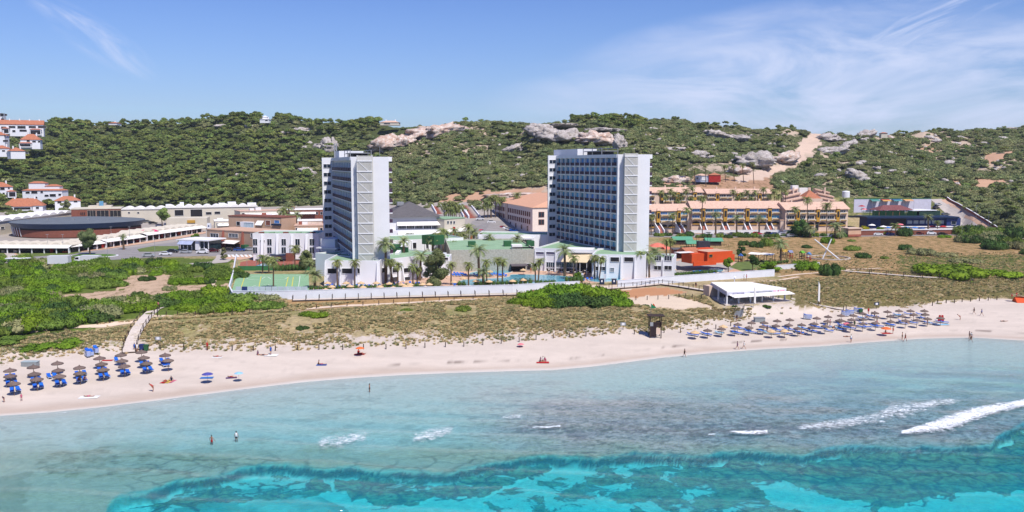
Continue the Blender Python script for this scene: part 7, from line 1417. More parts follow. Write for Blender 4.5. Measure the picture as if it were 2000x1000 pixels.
# lamp posts
LPm = MB(); LPm.tube((0,0,-.2),(0,0,7),.07,.045,6); LPb = LPm.mesh('lamp_pole', GREYW); LPh = MB().box(-.5,.5,-.12,.12,7.,7.12).mesh('lamp_head', GREYW)
for k, (u, v) in enumerate(((94,494),(124,494),(170,486),(254,476),(323,469),(218,476),(1347,462),(1515,450),(1650,452),(303,505),(210,500),(1878,470),(1906,430),(1818,396),(1930,444))):
    g = G(u, v); t = thing('street_lamp', ordn(k+1)+' thin grey street lamp in the order of the streets from left to right', 'street lamp', g, 0, 'thin grey street lamps'); link('pole', LPb, t); link('lamp_head', LPh, t)
# pool furniture: straw parasols, loungers
STRAW = M('straw_thatch', C(224,190,146,.74), .95, var=.2, scale=3.); THATCH = M('grey_brown_thatch', C(132,114,106,.6), .95, var=.25, scale=3., rnd=.12); POLE = M('parasol_pole', C(150,124,100,.55), .85); BLUEC = M('bright_blue_lounger_cloth', C(28,104,214,.72), .7, var=.08, rnd=.06); LFRAME = M('white_lounger_frame', C(226,230,236,.78), .6)
def thatch(R_, H_, name, mat, n=18):
    m = MB(); m.lathe([(R_*.98, -.16), (R_, -.02), (R_*.72, H_*.34), (R_*.4, H_*.66), (.14, H_), (.02, H_+.12)], n, jit=.08, seed=2); return m.mesh(name, mat, True)
TC = thatch(1.04, .36, 'thatch_canopy', THATCH); TS = thatch(1.35, .6, 'thatch_canopy', STRAW); TP = MB().tube((0,0,-.2),(0,0,2.05),.05,n=6).mesh('parasol_pole', POLE); TT = MB().lathe([(.12, .28), (.10, .40), (.02, .48)], 8).mesh('thatch_cap', THATCH)
TR = MB(); 
for k in range(6): a_ = 1.047*k; TR.bar((0,0,.2),(.9*math.cos(a_),0.9*math.sin(a_),-.02),.035,.035)
TR = TR.mesh('canopy_ribs', POLE)
def parasol(g, label, group, mat=None, straw=False, s=1., tilt=0.):
    t = thing('thatched_parasol', label, 'parasol', g, RNG.random()*6, group); t.scale = (s, s, s); link('pole', TP, t); link('canopy', TS if straw else TC, t, (0, 0, 2.0), (tilt, 0, 0)); link('cap', TT, t, (0, 0, 2.05), m=STRAW if straw else None); link('canopy_ribs', TR, t, (0, 0, 2.0)); return t
def canopy_at(u, v, h=2.35):
    """ground point below a canopy seen at (u,v)"""
    g = G(u, v)
    for _ in range(6):
        dx, dy, dz = ray(u, v); tt = (g.z+h-CZ)/dz; g = Vector((dx*tt, dy*tt, Z(dx*tt, dy*tt)))
    return g
# lounger: frame, mattress, backrest, legs (foot end at +x)
lf = MB(); 
for y in (-.3, .3): lf.box(-.95, .95, y-.03, y+.03, .26, .33)
for x in (-.95, .9): lf.box(x, x+.05, -.3, .3, .26, .33)
LF = lf.mesh('lounger_frame', LFRAME); LL = MB().box(-.03, .03, -.03, .03, 0, .26).mesh('lounger_leg', LFRAME); LM = MB().box(-.25, .95, -.3, .3, .332, .40).mesh('lounger_seat', BLUEC); LB = MB().hexa([(-.95,-.3,.62),(-.26,-.3,.34),(-.26,.3,.34),(-.95,.3,.62),(-.97,-.3,.69),(-.26,-.3,.41),(-.26,.3,.41),(-.97,.3,.69)]).mesh('lounger_backrest', BLUEC)
def lounger(x, y, rz, label, group, mat=None, legs=True, z=None):
    t = thing('sun_lounger', label, 'sun lounger', (x, y, Z(x, y) if z is None else z), rz, group); link('frame', LF, t); link('seat', LM, t, m=mat); link('backrest', LB, t, m=mat)
    if legs:
        for a, b_ in ((-.85, -.28), (-.85, .28), (.85, -.28), (.85, .28)): link('leg', LL, t, (a, b_, 0))
    return t
pp = [(640,549),(648,556),(636,562),(650,562),(676,549),(684,555),(671,562),(690,562),(705,549),(709,557),(735,549),(742,556),(760,550),(768,558),(785,552),(792,560),(801,552),(800,560),(825,556),(831,562),(838,556),(905,540),(887,547),(930,545),(955,546),(1001,545),(1022,543),(957,527),(1045,542),(1101,543),(1315,523),(1290,526),(1022,524)]
pp = [(u, v-(6 if u > 780 and v > 555 else 1.5)) for u, v in pp if not (900 < u < 1120 and v > 541) or u in (930,955,1001,1022,905)]
for k, (u, v) in enumerate(pp):
    g = canopy_at(u, v); parasol(g, ordn(k+1)+' straw parasol on the pool terrace counted from the left', 'straw parasols of the pool terrace', straw=True, s=.78)
k = 0
for (u0, u1, v0, v1, n) in ((636,700,558,564,8),(700,745,556,563,5),(755,835,553,563,13),(884,912,536,541,9),(925,945,537,541,4),(956,990,537,541,8),(883,893,553,560,3),(1120,1160,546,549,5),(1275,1310,534,540,6),(1350,1400,531,536,4)):
    for j in range(n):
        k += 1; g = G(u0+(u1-u0)*(j+.5)/n, rb.uniform(v0, v1)); lounger(g.x, g.y, -1.4+rb.uniform(-.3, .3), ordn(k)+' blue lounger on the pool terrace counted from the left' if k < 69 else 'blue lounger', 'blue loungers of the pool terrace', legs=False, z=g.z+.03)
TBL = MB().tube((0,0,0),(0,0,.7),.05,n=5).box(-.4,.4,-.4,.4,.7,.75); TBL = TBL.mesh('dining_table', AWN)
for k in range(14): g = G(1065+k*6.3, 533.5+(k % 2)*3); tag(link('dining_table', TBL, None, g, scl=(1.2,)*3), ordn(k+1)+' small white dining table on the terrace left of the cream awning', 'table', 'dining tables by the pool')
ubm = MB().lathe([(1.6, 0), (1.0, .35), (.05, .6)], 8).mesh('umbrella_canopy', AWN)
def umbrella(g, label, col_, s=1., h=2.2, group=None):
    t = thing('beach_umbrella', label, 'umbrella', g, 0, group); t.scale = (s, s, s); link('canopy', ubm, t, (0, 0, h), m=col_); link('pole', TP, t, scl=(.6, .6, (h+.4)/2.05)); return t
for k, (u, v, cc) in enumerate(((1703,441,'w'),(1725,444,'w'),(1758,440,'p'),(1754,445,'r'),(1822,444,'r'),(1872,444,'w'),(1733,446,'b'),(1770,446,'b'),(1787,446,'b'),(1800,447,'b'),(1842,444,'r'),(1687,410,'p'),(1683,404,'r'))):
    Y = 407 if v > 420 else 430; g = at_Y(u, v, Y); g.z -= 2.2; umbrella(g, ordn(k+1)+' sunshade on the terraces of the blue building from the left', {'w': AWN, 'p': M('pink_cloth', C(240,130,140,.7), .8), 'r': REDPT, 'b': M('sky_blue_cloth', C(60,130,210,.65), .8)}[cc], 1.1, group='sunshades of the blue building')
for (u, v, lb) in ((282,462,'pink sunshade in front of the curved arcade'),(300,461,'second pink sunshade beside the first one at the curved arcade')): g = G(u, v+5); umbrella(g, lb, M('magenta_cloth', C(226,60,120,.65), .8), 1.5)
g = G(395, 484); umbrella(g, 'teal sunshade beside the corner cafe', M('teal_cloth', C(70,190,180,.65), .8), 1.4); g = G(1284, 505); umbrella(g, 'large salmon sunshade behind the right end of the hotel', M('salmon_cloth', C(236,130,110,.7), .8), 2.2, 2.0); g = G(1300, 503); umbrella(g, 'second salmon sunshade right of the large one', M('salmon_cloth', C(236,130,110,.7), .8), 1.6, 2.0)
# ------------------------------------------------------------------ beach bar
b = Bld('beach_bar', 'open white beach bar with a slanting white roof, square posts and striped front awnings', 'beach bar', 1423, 209.5, 1537, 215.5, 4.0); W_ = b.W; zr = b.z(1423, 567); zr2 = b.z(1535, 562)
gL = Vector((xat(1388, 224, 575), 224)); n_ = Vector((-b.d.y, b.d.x)); dl = (gL-b.A); bx_, by_ = dl.dot(b.d), dl.dot(n_)      # back-left corner in local axes
bk = 13.5
def RP(z): return
ro = MB(); ro.hexa([(-.2, -.3, 2.95), (W_+.2, -.3, 2.9), (W_-2.5, by_-2.4, 3.1), (bx_, by_, 3.2), (-.2, -.3, 3.2), (W_+.2, -.3, 3.15), (W_-2.5, by_-2.4, 3.4), (bx_, by_, 3.5)]); ro.build('roof', AWN, b.t)
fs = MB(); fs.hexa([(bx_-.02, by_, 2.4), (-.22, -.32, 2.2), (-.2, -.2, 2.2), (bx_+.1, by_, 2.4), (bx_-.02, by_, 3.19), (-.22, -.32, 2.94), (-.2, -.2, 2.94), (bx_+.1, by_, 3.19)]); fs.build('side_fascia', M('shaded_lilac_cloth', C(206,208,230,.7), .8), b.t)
b.box('front_fascia', -.19, W_+.15, -.32, -.2, 2.2, 2.94, M('fascia_cloth', C(226,226,240,.68), .8))
for x in [W_*k/5 for k in range(6)]: m = MB(); m.box(x-.16, x+.16, -.15, .17, -.3, 2.9); m.build('post', WHITE, b.t)
for f_ in (.5, 1.): MB().box(bx_*f_-.1, bx_*f_+.22, by_*f_-.1, by_*f_+.22, -.3, 3.).build('post', WHITE, b.t)
for x in (W_*.5, W_-2.2): MB().box(x-.1, x+.22, by_-3.1, by_-2.8, -.3, 3.).build('post', WHITE, b.t)
for k, (x0, x1) in enumerate(((.3, W_*.25), (W_*.26, W_*.50), (W_*.51, W_*.76), (W_*.77, W_+1.0))): MB().hexa([(x0, -.33, 2.3), (x1, -.33, 2.3), (x1+.4, -2.2, 1.85), (x0+.4, -2.2, 1.85), (x0, -.33, 2.37), (x1, -.33, 2.37), (x1+.4, -2.2, 1.92), (x0+.4, -2.2, 1.92)]).build('awning', AWN, b.t)
MB().hexa([(bx_-.6, by_+.3, -.4), (-.9, -.9, -.4), (W_+1.5, -.9, -.4), (W_+.5, by_-2, -.4), (bx_-.6, by_+.3, .08), (-.9, -.9, .08), (W_+1.5, -.9, .08), (W_+.5, by_-2, .08)]).build('floor_deck', WOODL, b.t)
b.box('bar_counter', W_*.35, W_*.95, 7.2, 7.9, .09, 1.15, WOODD); b.box('back_wall', W_*.3, W_-2.4, 8.3, 8.5, .09, 2.9, M('bar_back_wall', C(70,66,100,.5), .7, var=.3, scale=1.)); b.box('store_room', W_*.15, W_*.8, by_-2.3, by_+.4, .09, 2.8, PINK)
def text(body, size, mat, parent, loc, rot, name='lettering'):
    c = bpy.data.curves.new(name, 'FONT'); c.body = body; c.size = size; c.extrude = .015; c.align_x = 'LEFT'; c.materials.append(mat)
    dg = bpy.context.evaluated_depsgraph_get(); o = bpy.data.objects.new('tmp', c); me = bpy.data.meshes.new_from_object(o); bpy.data.objects.remove(o); me.materials.clear(); me.materials.append(mat); return link(name, me, parent, loc, rot)
CL_RED = M('crimson_mark', C(214,40,80,.6), .7); text('LECORB BAR', .62, M('lilac_letters', C(150,140,190,.6), .7), b.t, (W_*.07, -.345, 2.34), (math.pi/2, 0, 0)); b.box('sign_word', W_*.78, W_*.83, -.345, -.325, 2.5, 2.78, M('pink_letters', C(236,180,196,.75), .7)); b.box('sign_word', W_*.90, W_*.98, -.345, -.325, 2.5, 2.8, M('pink_letters', (0,0,0))); MB().prismy([(W_*.85, 2.5), (W_*.885, 2.5), (W_*.88, 2.66), (W_*.868, 2.74), (W_*.856, 2.66)], -.35, -.325).build('sign_mark', CL_RED, b.t); b.box('fascia_lamp_bar', W_*.38, W_*.76, -.42, -.33, 2.6, 2.7, GREYW)
TW = MB().box(-.35, .35, -.35, .35, .7, .74).box(-.04, .04, -.04, .04, 0, .7).mesh('bar_table', AWN); CHm = MB().box(-.2,.2,-.2,.2,.42,.46).box(-.2,-.16,-.2,.2,.46,.88)
for a_, b_ in ((-.18,-.18),(.15,-.18),(.15,.15),(-.18,.15)): CHm.box(a_, a_+.03, b_, b_+.03, 0, .42)
CHm = CHm.mesh('bar_chair', AWN); kk = 0; Mw = Matrix.Translation((b.A.x, b.A.y, 4.08)) @ Matrix.Rotation(b.rz, 4, 'Z')
for i in range(7):
    for j in range(2):
        p = Mw @ Vector((1.3+i*W_/7.2, 1.5+j*2.8, .0)); kk += 1; tag(link('bar_table', TW, None, p), ordn(kk)+' small white table inside the beach bar', 'table', 'tables in the beach bar')
        for s_ in (-1, 1): q = Mw @ Vector((1.3+i*W_/7.2+s_*.75, 1.5+j*2.8, .0)); tag(link('bar_chair', CHm, None, q, (0, 0, b.rz+(0 if s_ < 0 else math.pi))), 'white plastic chair at a table inside the beach bar', 'chair', 'chairs in the beach bar')
MB().lathe([(.1, 0), (.1, 1.6), (.5, 1.62), (.1, 1.9)], 8).build('roof_vent', WHITE, b.t, loc=(bx_+6.5, by_-1, 3.0))
# stairs from the bar down to the sand
a, c = G(1448, 597), G(1440, 622); t = thing('beach_stairs', 'grey timber steps from the beach bar down the dune to the sand', 'steps', c); n = 12; d = a-c; nn = Vector((-d.y, d.x, 0)).normalized()*.9
for s_ in (-1, 1): MB().bar(nn*s_+Vector((0,0,.9)), d+nn*s_+Vector((0,0,.9)), .06, .08).build('handrail', WOODD, t)
m = MB()
for i in range(n):
    p = d*(i/n); p.z = d.z*(i+.5)/n; q = d*((i+.8)/n); m.hexa([tuple(Vector((p.x, p.y, p.z-.3))-nn), tuple(Vector((q.x, q.y, p.z-.3))-nn), tuple(Vector((q.x, q.y, p.z-.3))+nn), tuple(Vector((p.x, p.y, p.z-.3))+nn), tuple(Vector((p.x, p.y, p.z+.15))-nn), tuple(Vector((q.x, q.y, p.z+.15))-nn), tuple(Vector((q.x, q.y, p.z+.15))+nn), tuple(Vector((p.x, p.y, p.z+.15))+nn)])
m.build('steps', GREYW, t)
for (u, v, h, lb) in ((1472,601,5.0,'tall thin white feather flag in front of the beach bar'),(1597,597,6.2,'tall white feather flag right of the beach bar')):
    g = G(u, v); t = thing('feather_flag', lb, 'flag', g); MB().tube((0,0,0),(0,0,h),.04,n=5).build('pole', GREYW, t); MB().hexa([(.05,-.02,1.2),(.5,-.02,1.0),(.5,.02,1.0),(.05,.02,1.2),(.05,-.02,h),(.45,-.02,h-1.0),(.45,.02,h-1.0),(.05,.02,h)]).build('cloth', AWN, t)
# lifeguard tower
g = G(1279, 658); t = thing('lifeguard_tower', 'dark timber lifeguard tower with a flat roof standing on the sand', 'lifeguard tower', g); H_ = 4.6; wd = 1.15
for x in (-wd, wd):
    for y in (-.9, .9): MB().box(x-.09, x+.09, y-.09, y+.09, -.3, H_).build('post', WOODD, t)
MB().box(-wd-.5, wd+.7, -1.4, 1.4, H_+.002, H_+.14).build('roof', WOODD, t); MB().box(-wd, wd, -.9, .9, 2.3, 2.42).build('platform', WOODD, t); MB().box(-wd+.1, .2, -.97, -.91, .2, 3.3).build('wall_panel', M('dark_brown_boards', C(60,44,50,.5), .85, var=.2, scale=3.), t); MB().box(.1, .95, -1.0, -.975, .75, 2.1).build('notice_board', PINK, t); MB().box(-wd-.05, -.55, -1.0, -.975, 2.5, 3.35).build('white_panel', GREYW, t)
m = MB()
for k in range(8): m.bar((-.3, .95+k*.0, .3*k+.2), (.5, .95, .3*k+.2), .05, .05)
m.build('ladder', WOODD, t); MB().box(.3, wd, -.7, .7, 2.43, 3.3).build('back_boards', WOODD, t); MB().bar((-wd, -.92, 3.3), (wd, -.92, 3.3), .06, .08).build('rail', WOODD, t)
f = thing('green_flag', 'small green and orange flag on a pole behind the lifeguard tower', 'flag', (g.x-.7, g.y+1.4, g.z)); MB().tube((0,0,0),(0,0,7.1),.04,n=5).build('pole', GREYW, f); MB().hexa([(.05,-.02,5.9),(1.1,-.02,6.0),(1.1,.02,6.0),(.05,.02,5.9),(.05,-.02,6.9),(1.0,-.02,6.25),(1.0,.02,6.25),(.05,.02,6.9)]).build('green_cloth', M('green_flag_cloth', C(40,150,100,.6), .8), f); MB().hexa([(.4,-.02,6.6),(.9,-.02,6.3),(.9,.02,6.3),(.4,.02,6.6),(.4,-.02,7.0),(.7,-.02,6.8),(.7,.02,6.8),(.4,.02,7.0)]).build('orange_cloth', ORANGE, f)
# ------------------------------------------------------------------ beach parasols and loungers, left field
def zl(x, y): return x/5.714, 660+y/5.714
cols_l = [[(110,340),(112,402),(150,487)],[(370,303),(380,380),(408,438)],[(638,262),(648,340),(662,405)],[(885,310),(890,372)],[(1110,205),(1132,270),(1147,333)],[(1347,170),(1362,235),(1385,293)],[(1578,137),(1603,200),(1635,262)],[(1842,172),(1873,230)]]
pos = ['farthest from the sea', 'in the middle', 'nearest the sea']
for ci, cc in enumerate(cols_l):
    for ri, (x, y) in enumerate(cc):
        u, v = zl(x, y); parasol(canopy_at(u, v), 'grey-brown thatched parasol, %s file from the left of the left field, %s' % (ordn(ci+1), pos[ri if len(cc) == 3 else ri*2]), 'thatched parasols of the left field')
ll = [(85,458,'b'),(155,450,'b'),(90,535,'b'),(175,530,'b'),(135,607,'b'),(205,595,'b'),(370,495,'b'),(440,488,'b'),(395,567,'b'),(465,555,'b'),(550,447,'b'),(612,440,'b'),(645,530,'b'),(720,520,'b'),(865,422,'b'),(945,412,'b'),(880,492,'b'),(945,480,'b'),(1115,380,'b'),(1178,377,'b'),(1130,450,'b'),(1200,442,'b'),(1372,412,'b'),(1430,402,'b'),(1592,312,'b'),(1655,305,'b'),(1625,377,'b'),(1685,368,'b'),(1810,272,'b'),(1885,272,'b'),(1830,315,'b'),(1870,310,'b'),(1300,262,'b')]
for k, (x, y, _) in enumerate(ll):
    u, v = zl(x, y); g = G(u, v); lounger(g.x, g.y, -.95+rb.uniform(-.08, .08), ordn(k+1)+' blue lounger of the left parasol field, counted file by file from the left', 'blue loungers of the left field')
def stack(u, v, label, n=7, rz=-.9):
    g = G(u, v)
    for k in range(n): lounger(g.x+k*.01, g.y, rz, label, 'loungers in '+label.split(' in ')[-1], z=g.z+k*.15, legs=False)
stack(171, 697, 'blue lounger piled up in the left storage stack below the dune', 7); stack(178, 695, 'blue lounger piled up in the second storage stack beside the first', 5); stack(187, 690, 'blue lounger piled up in the rear storage stack near the dune edge', 6)
g = G(40, 716); b = Bld('equipment_box', 'grey lidded storage box at the top left of the parasol field', 'storage box', 25, g.y, 55, g.y); b.box('box', 0, b.W, 0, 1.2, 0, .95, M('grey_box_panels', C(160,166,168,.66), .7)); b.box('lid', -.06, b.W+.06, -.06, 1.3, .952, 1.05, M('pale_box_lid', C(180,194,196,.7), .6))
g = G(1490, 630); b = Bld('equipment_box', 'grey lidded storage box behind the right parasol field', 'storage box', 1480, g.y, 1500, g.y); b.box('box', 0, b.W, 0, 1.3, 0, 1.1, M('grey_box_panels', C(160,166,168,.66), .7)); b.box('lid', -.06, b.W+.06, -.06, 1.4, 1.102, 1.2, GREYW)
for u, v, mm, lb in ((277,684,BLUEP,'blue wheeled bin at the foot of the left boardwalk'),(286,685,DGREEN,'green wheeled bin right of the blue one'),(1681,613,DGREEN,'green bin beside the lounger stacks of the right field')):
    g = G(u, v); t = thing('wheeled_bin', lb, 'bin', g); MB().hexa([(-.3,-.3,.1),(.3,-.3,.1),(.3,.3,.1),(-.3,.3,.1),(-.4,-.4,1.1),(.4,-.4,1.1),(.4,.4,1.1),(-.4,.4,1.1)]).build('body', mm, t); MB().box(-.45,.45,-.45,.45,1.102,1.2).build('lid', mm, t); MB().tube((-.35,.35,.12),(.35,.35,.12),.12,n=8).build('wheel', TYRE, t)
# right field
r1 = [(220,365),(365,358),(525,342),(545,298),(680,332),(712,290),(842,325),(870,272),(1003,315),(1100,352),(1150,305),(1165,250),(1250,348),(1297,297),(1310,238),(1402,335),(1445,295),(1565,325),(1590,282),(1620,220),(1750,203),(1743,255),(1715,310),(1880,245),(1900,190),(1015,270)]
r2 = [(130,335),(118,388),(150,290),(250,268),(258,330),(253,378),(385,262),(400,308),(390,370),(520,250),(552,300),(558,355),(645,240),(680,297),(715,345),(770,240),(805,280),(840,340),(920,240),(930,278),(955,325),(1097,318),(20,345)]
RPl = sorted([(1320+x/5.88, 580+y/5.88) for x, y in r1]+[(1640+x/5.556, 560+y/5.556) for x, y in r2])
strawish = {(1357,642),(1412.7,630.7),(1507,639.9),(1532.6,639.2)}
for k, (u, v) in enumerate(RPl):
    st = any(abs(u-a) < 1.5 and abs(v-b_) < 1.5 for a, b_ in strawish); parasol(canopy_at(u, v), ordn(k+1)+(' thatched parasol, a straw-coloured one,' if st else ' thatched parasol')+' from the left in the right beach field', 'thatched parasols of the right field', straw=st, s=.74 if st else .92)
l1 = [(180,440),(215,445),(335,430),(365,440),(495,422),(690,420),(735,425),(840,408),(885,415),(710,365),(760,372),(1040,345),(1000,400),(1060,422),(1150,388),(1195,393),(1150,430),(1240,420),(1290,430),(1290,380),(1345,385),(1420,415),(1460,425),(1450,365),(1495,375),(1570,400),(1615,408),(1600,350),(1645,360),(1740,345),(1760,395),(1900,330),(1880,375)]
l2 = [(30,440),(130,460),(90,455),(240,445),(300,445),(270,350),(230,345),(380,435),(430,435),(380,330),(330,325),(250,405),(560,425),(620,310),(640,318),(690,405),(740,300),(800,400),(870,305),(960,400),(1010,408),(920,350),(1080,385),(1135,392),(25,475),(545,418),(820,385),(680,385)]
LLs = sorted([(1320+x/5.88, 580+y/5.88) for x, y in l1]+[(1640+x/5.556, 560+y/5.556) for x, y in l2]); LTB = M('pale_blue_towel', C(150,200,230,.75), .9); LWH = M('white_lounger_cloth', C(226,230,240,.8), .8)
for k, (u, v) in enumerate(LLs):
    g = G(u, v+.8); mt = LTB if k % 9 == 4 else (LWH if abs(u-1415.6) < 1 or abs(u-1425) < 1 else None); lounger(g.x, g.y, -.45+rb.uniform(-.15, .15), ordn(k+1)+(' lounger with a pale towel' if mt else ' blue lounger')+' from the left in the right beach field', 'blue loungers of the right field', mt)
for k, (u, v) in enumerate(((1577,624),(1659,615),(1675,611),(1651,618))): stack(u, v, 'blue lounger piled in the %s storage stack behind the right field' % ordn(k+1), 6, rz=-.2)
g = G(1895, 652); 
# ------------------------------------------------------------------ people
SKIN = M('tanned_skin', C(196,140,112,.62), .7, var=.05); HAIR = M('dark_hair', C(50,38,32,.5), .8); 
CL = {k: M('cloth_'+k, c, .85, var=.06) for k, c in dict(red=C(210,40,40,.6), black=C(34,34,40,.5), navy=C(40,50,90,.5), white=C(240,240,240,.8), pink=C(230,110,150,.65), blue=C(50,110,200,.6), orange=C(240,130,60,.65), purple=C(110,70,130,.55), yellow=C(235,210,90,.7), green=C(60,130,70,.55)).items()}
def skinmesh(name, V, E, Rr, mat, sub=1, root=0):
    me = bpy.data.meshes.new(name); me.from_pydata(V, E, []); o = bpy.data.objects.new('tmp', me); col.objects.link(o); md = o.modifiers.new('s', 'SKIN'); sv = me.skin_vertices[0].data
    for i, r in enumerate(Rr): sv[i].radius = (r, r) if not isinstance(r, tuple) else r
    sv[root].use_root = True; md.use_smooth_shade = True
    if sub: q = o.modifiers.new('u', 'SUBSURF'); q.levels = sub
    bpy.context.view_layer.update(); ev = o.evaluated_get(bpy.context.evaluated_depsgraph_get()); m2 = bpy.data.meshes.new_from_object(ev); bpy.data.objects.remove(o); m2.materials.clear(); m2.materials.append(mat); m2.name = name; return m2
def rx(v, a): c, s = math.cos(a), math.sin(a); return Vector((v[0], v[1]*c-v[2]*s, v[1]*s+v[2]*c))
def body(pose):
    """facing -y; angles about x: positive swings the limb forward (-y)"""
    P = dict(torso=0, legs=((.12, .05), (-.12, .15)), arms=((.1, .15, .3), (-.1, .15, .3)), pelvis=.94, flat=0); P.update(pose); V, E, Rr = [], [], []
    def add(p, r, par):
        V.append(Vector(p)); Rr.append(r); 
        if par is not None: E.append((par, len(V)-1))
        return len(V)-1
    T = lambda v: rx(v, P['torso'])             # torso lean
    pel = add((0, 0, 0), (.15, .10), None); wa = add(T((0, 0, .20)), (.125, .09), pel); ch = add(T((0, 0, .38)), (.155, .105), wa); nk = add(T((0, .01, .55)), .052, ch); hb = add(T((0, -.01, .62)), .062, nk); hm = add(T((0, -.025, .71)), (.075, .09), hb); ht = add(T((0, -.01, .80)), (.05, .06), hm)
    ns = add(T((0, -.115, .69)), .014, hm)
    for s, (sh, ab, el) in zip((-1, 1), P['arms']):
        S = T((s*.19, 0, .50)); a = add(S, .05, ch); d = rx(Vector((s*math.sin(ab), 0, -math.cos(ab))), -sh); e = add(S+d*.29, .038, a); d2 = rx(Vector((s*math.sin(ab)*.6, 0, -math.cos(ab*.6))), -(sh+el)); w_ = add(S+d*.29+d2*.25, .026, e); h = add(S+d*.29+d2*.32, (.034, .018), w_)
        for j in range(4): add(S+d*.29+d2*(.40+.012*(1.5-abs(j-1.5)))+Vector((0, (j-1.5)*.02, 0)), .008, h)
        add(S+d*.29+d2*.35+Vector((0, -.045, 0)), .009, h)
    for s, (th, kn) in zip((-1, 1), P['legs']):
        Hh = Vector((s*.095, 0, -.03)); a = add(Hh, .085, pel); d = rx(Vector((0, 0, -1)), -th); k = add(Hh+d*.42, .055, a); d2 = rx(Vector((0, 0, -1)), -(th-kn)); an = add(Hh+d*.42+d2*.41, .036, k); f = rx(Vector((0, -1, 0)), -(th-kn)); hl_ = add(Hh+d*.42+d2*.47+f*.02, .035, an); add(Hh+d*.42+d2*.48+f*.17, .028, hl_)
    z = P['pelvis']; M4 = Matrix.Translation((0, 0, z))
    if P['flat']: M4 = M4 @ Matrix.Rotation(-math.pi/2*P['flat'], 4, 'X')
    V = [M4 @ p for p in V]; me = skinmesh('body', V, E, Rr, SKIN)
    def part(name, a, b, ra, rb_, mat):
        m = MB(); m.lathe([(1, 0), (1.06, .35), (1, .7), (.96, 1)], 10); pts = []
        A, B = V[a], V[b]; ax = (B-A); l = ax.length; q = ax.to_track_quat('Z', 'X').to_matrix(); 
        right_ = Vector((1, 0, 0)); fwd = ax.normalized().cross(right_).normalized()
        for i, (x, y, zz_) in enumerate(m.v): f = zz_; pts.append(A+ax*f+right_*x*(ra[0]+(rb_[0]-ra[0])*f)+fwd*y*(ra[1]+(rb_[1]-ra[1])*f))
        m.v = [tuple(p) for p in pts]; return m.mesh(name, mat, True)
    low = V[0]+(M4.to_3x3() @ Vector((0, 0, -.16))); V.append(low); sho = part('shorts', len(V)-1, 1, (.175, .125), (.15, .11), CL['navy']); shi = part('shirt', 0, 3, (.165, .12), (.19, .12), CL['white'])
    hc = V[5]+(M4.to_3x3() @ T((0, .022, .025))); v0, f0 = ICO[2]; hair = npmesh('hair', v0*np.array([.088, .10, .10])+np.array(hc[:]), f0, HAIR); return me, sho, shi, hair
POSE = dict(stand=body({}), walk=body(dict(legs=((.42, .1), (-.38, .35)), arms=((-.4, .12, .3), (.4, .12, .5)))), wade=body(dict(arms=((.1, .75, .4), (-.1, .75, .4)))), sit=body(dict(pelvis=.12, torso=.15, legs=((1.35, 1.9), (1.3, 1.75)), arms=((.5, .2, .8), (-.35, .3, .1)))), lie=body(dict(pelvis=.12, flat=1, legs=((.05, .1), (.0, .0)), arms=((.1, .3, .2), (.1, .25, .1)))), recl=body(dict(pelvis=.52, torso=.9, legs=((1.5, .1), (1.45, .1)), arms=((.3, .2, .6), (.3, .2, .5)))), bend=body(dict(torso=-1.0, pelvis=.9, legs=((.2, .3), (.05, .25)), arms=((1.2, .1, .3), (1.0, .1, .3)))))
def person(u, v, pose, shorts, shirt, label, rz=0., z=None, s=1., raw=False, g=None, hair=True):
    g = g or (G(u, v) if z is None else Vector((*at_z(u, v, z), z))); t = thing('person', label, 'person', g, rz); t.scale = (s*1.0,)*3; me, sho, shi, ha = POSE[pose]; link('body', me, t)
    if shorts: link('swimwear' if pose in ('lie', 'wade') else 'shorts', sho, t, m=CL[shorts])
    if shirt: link('shirt', shi, t, m=CL[shirt])
    link('hair', ha, t); return t
def towel(u, v, c, label, rz=0., w=.9, l=1.9):
    g = G(u, v); m = MB(); m.box(-l/2, l/2, -w/2, w/2, .02, .05); tag(link('beach_towel', m.mesh('towel', CL[c] if c in CL else c), None, g, (0, 0, rz)), label, 'towel')
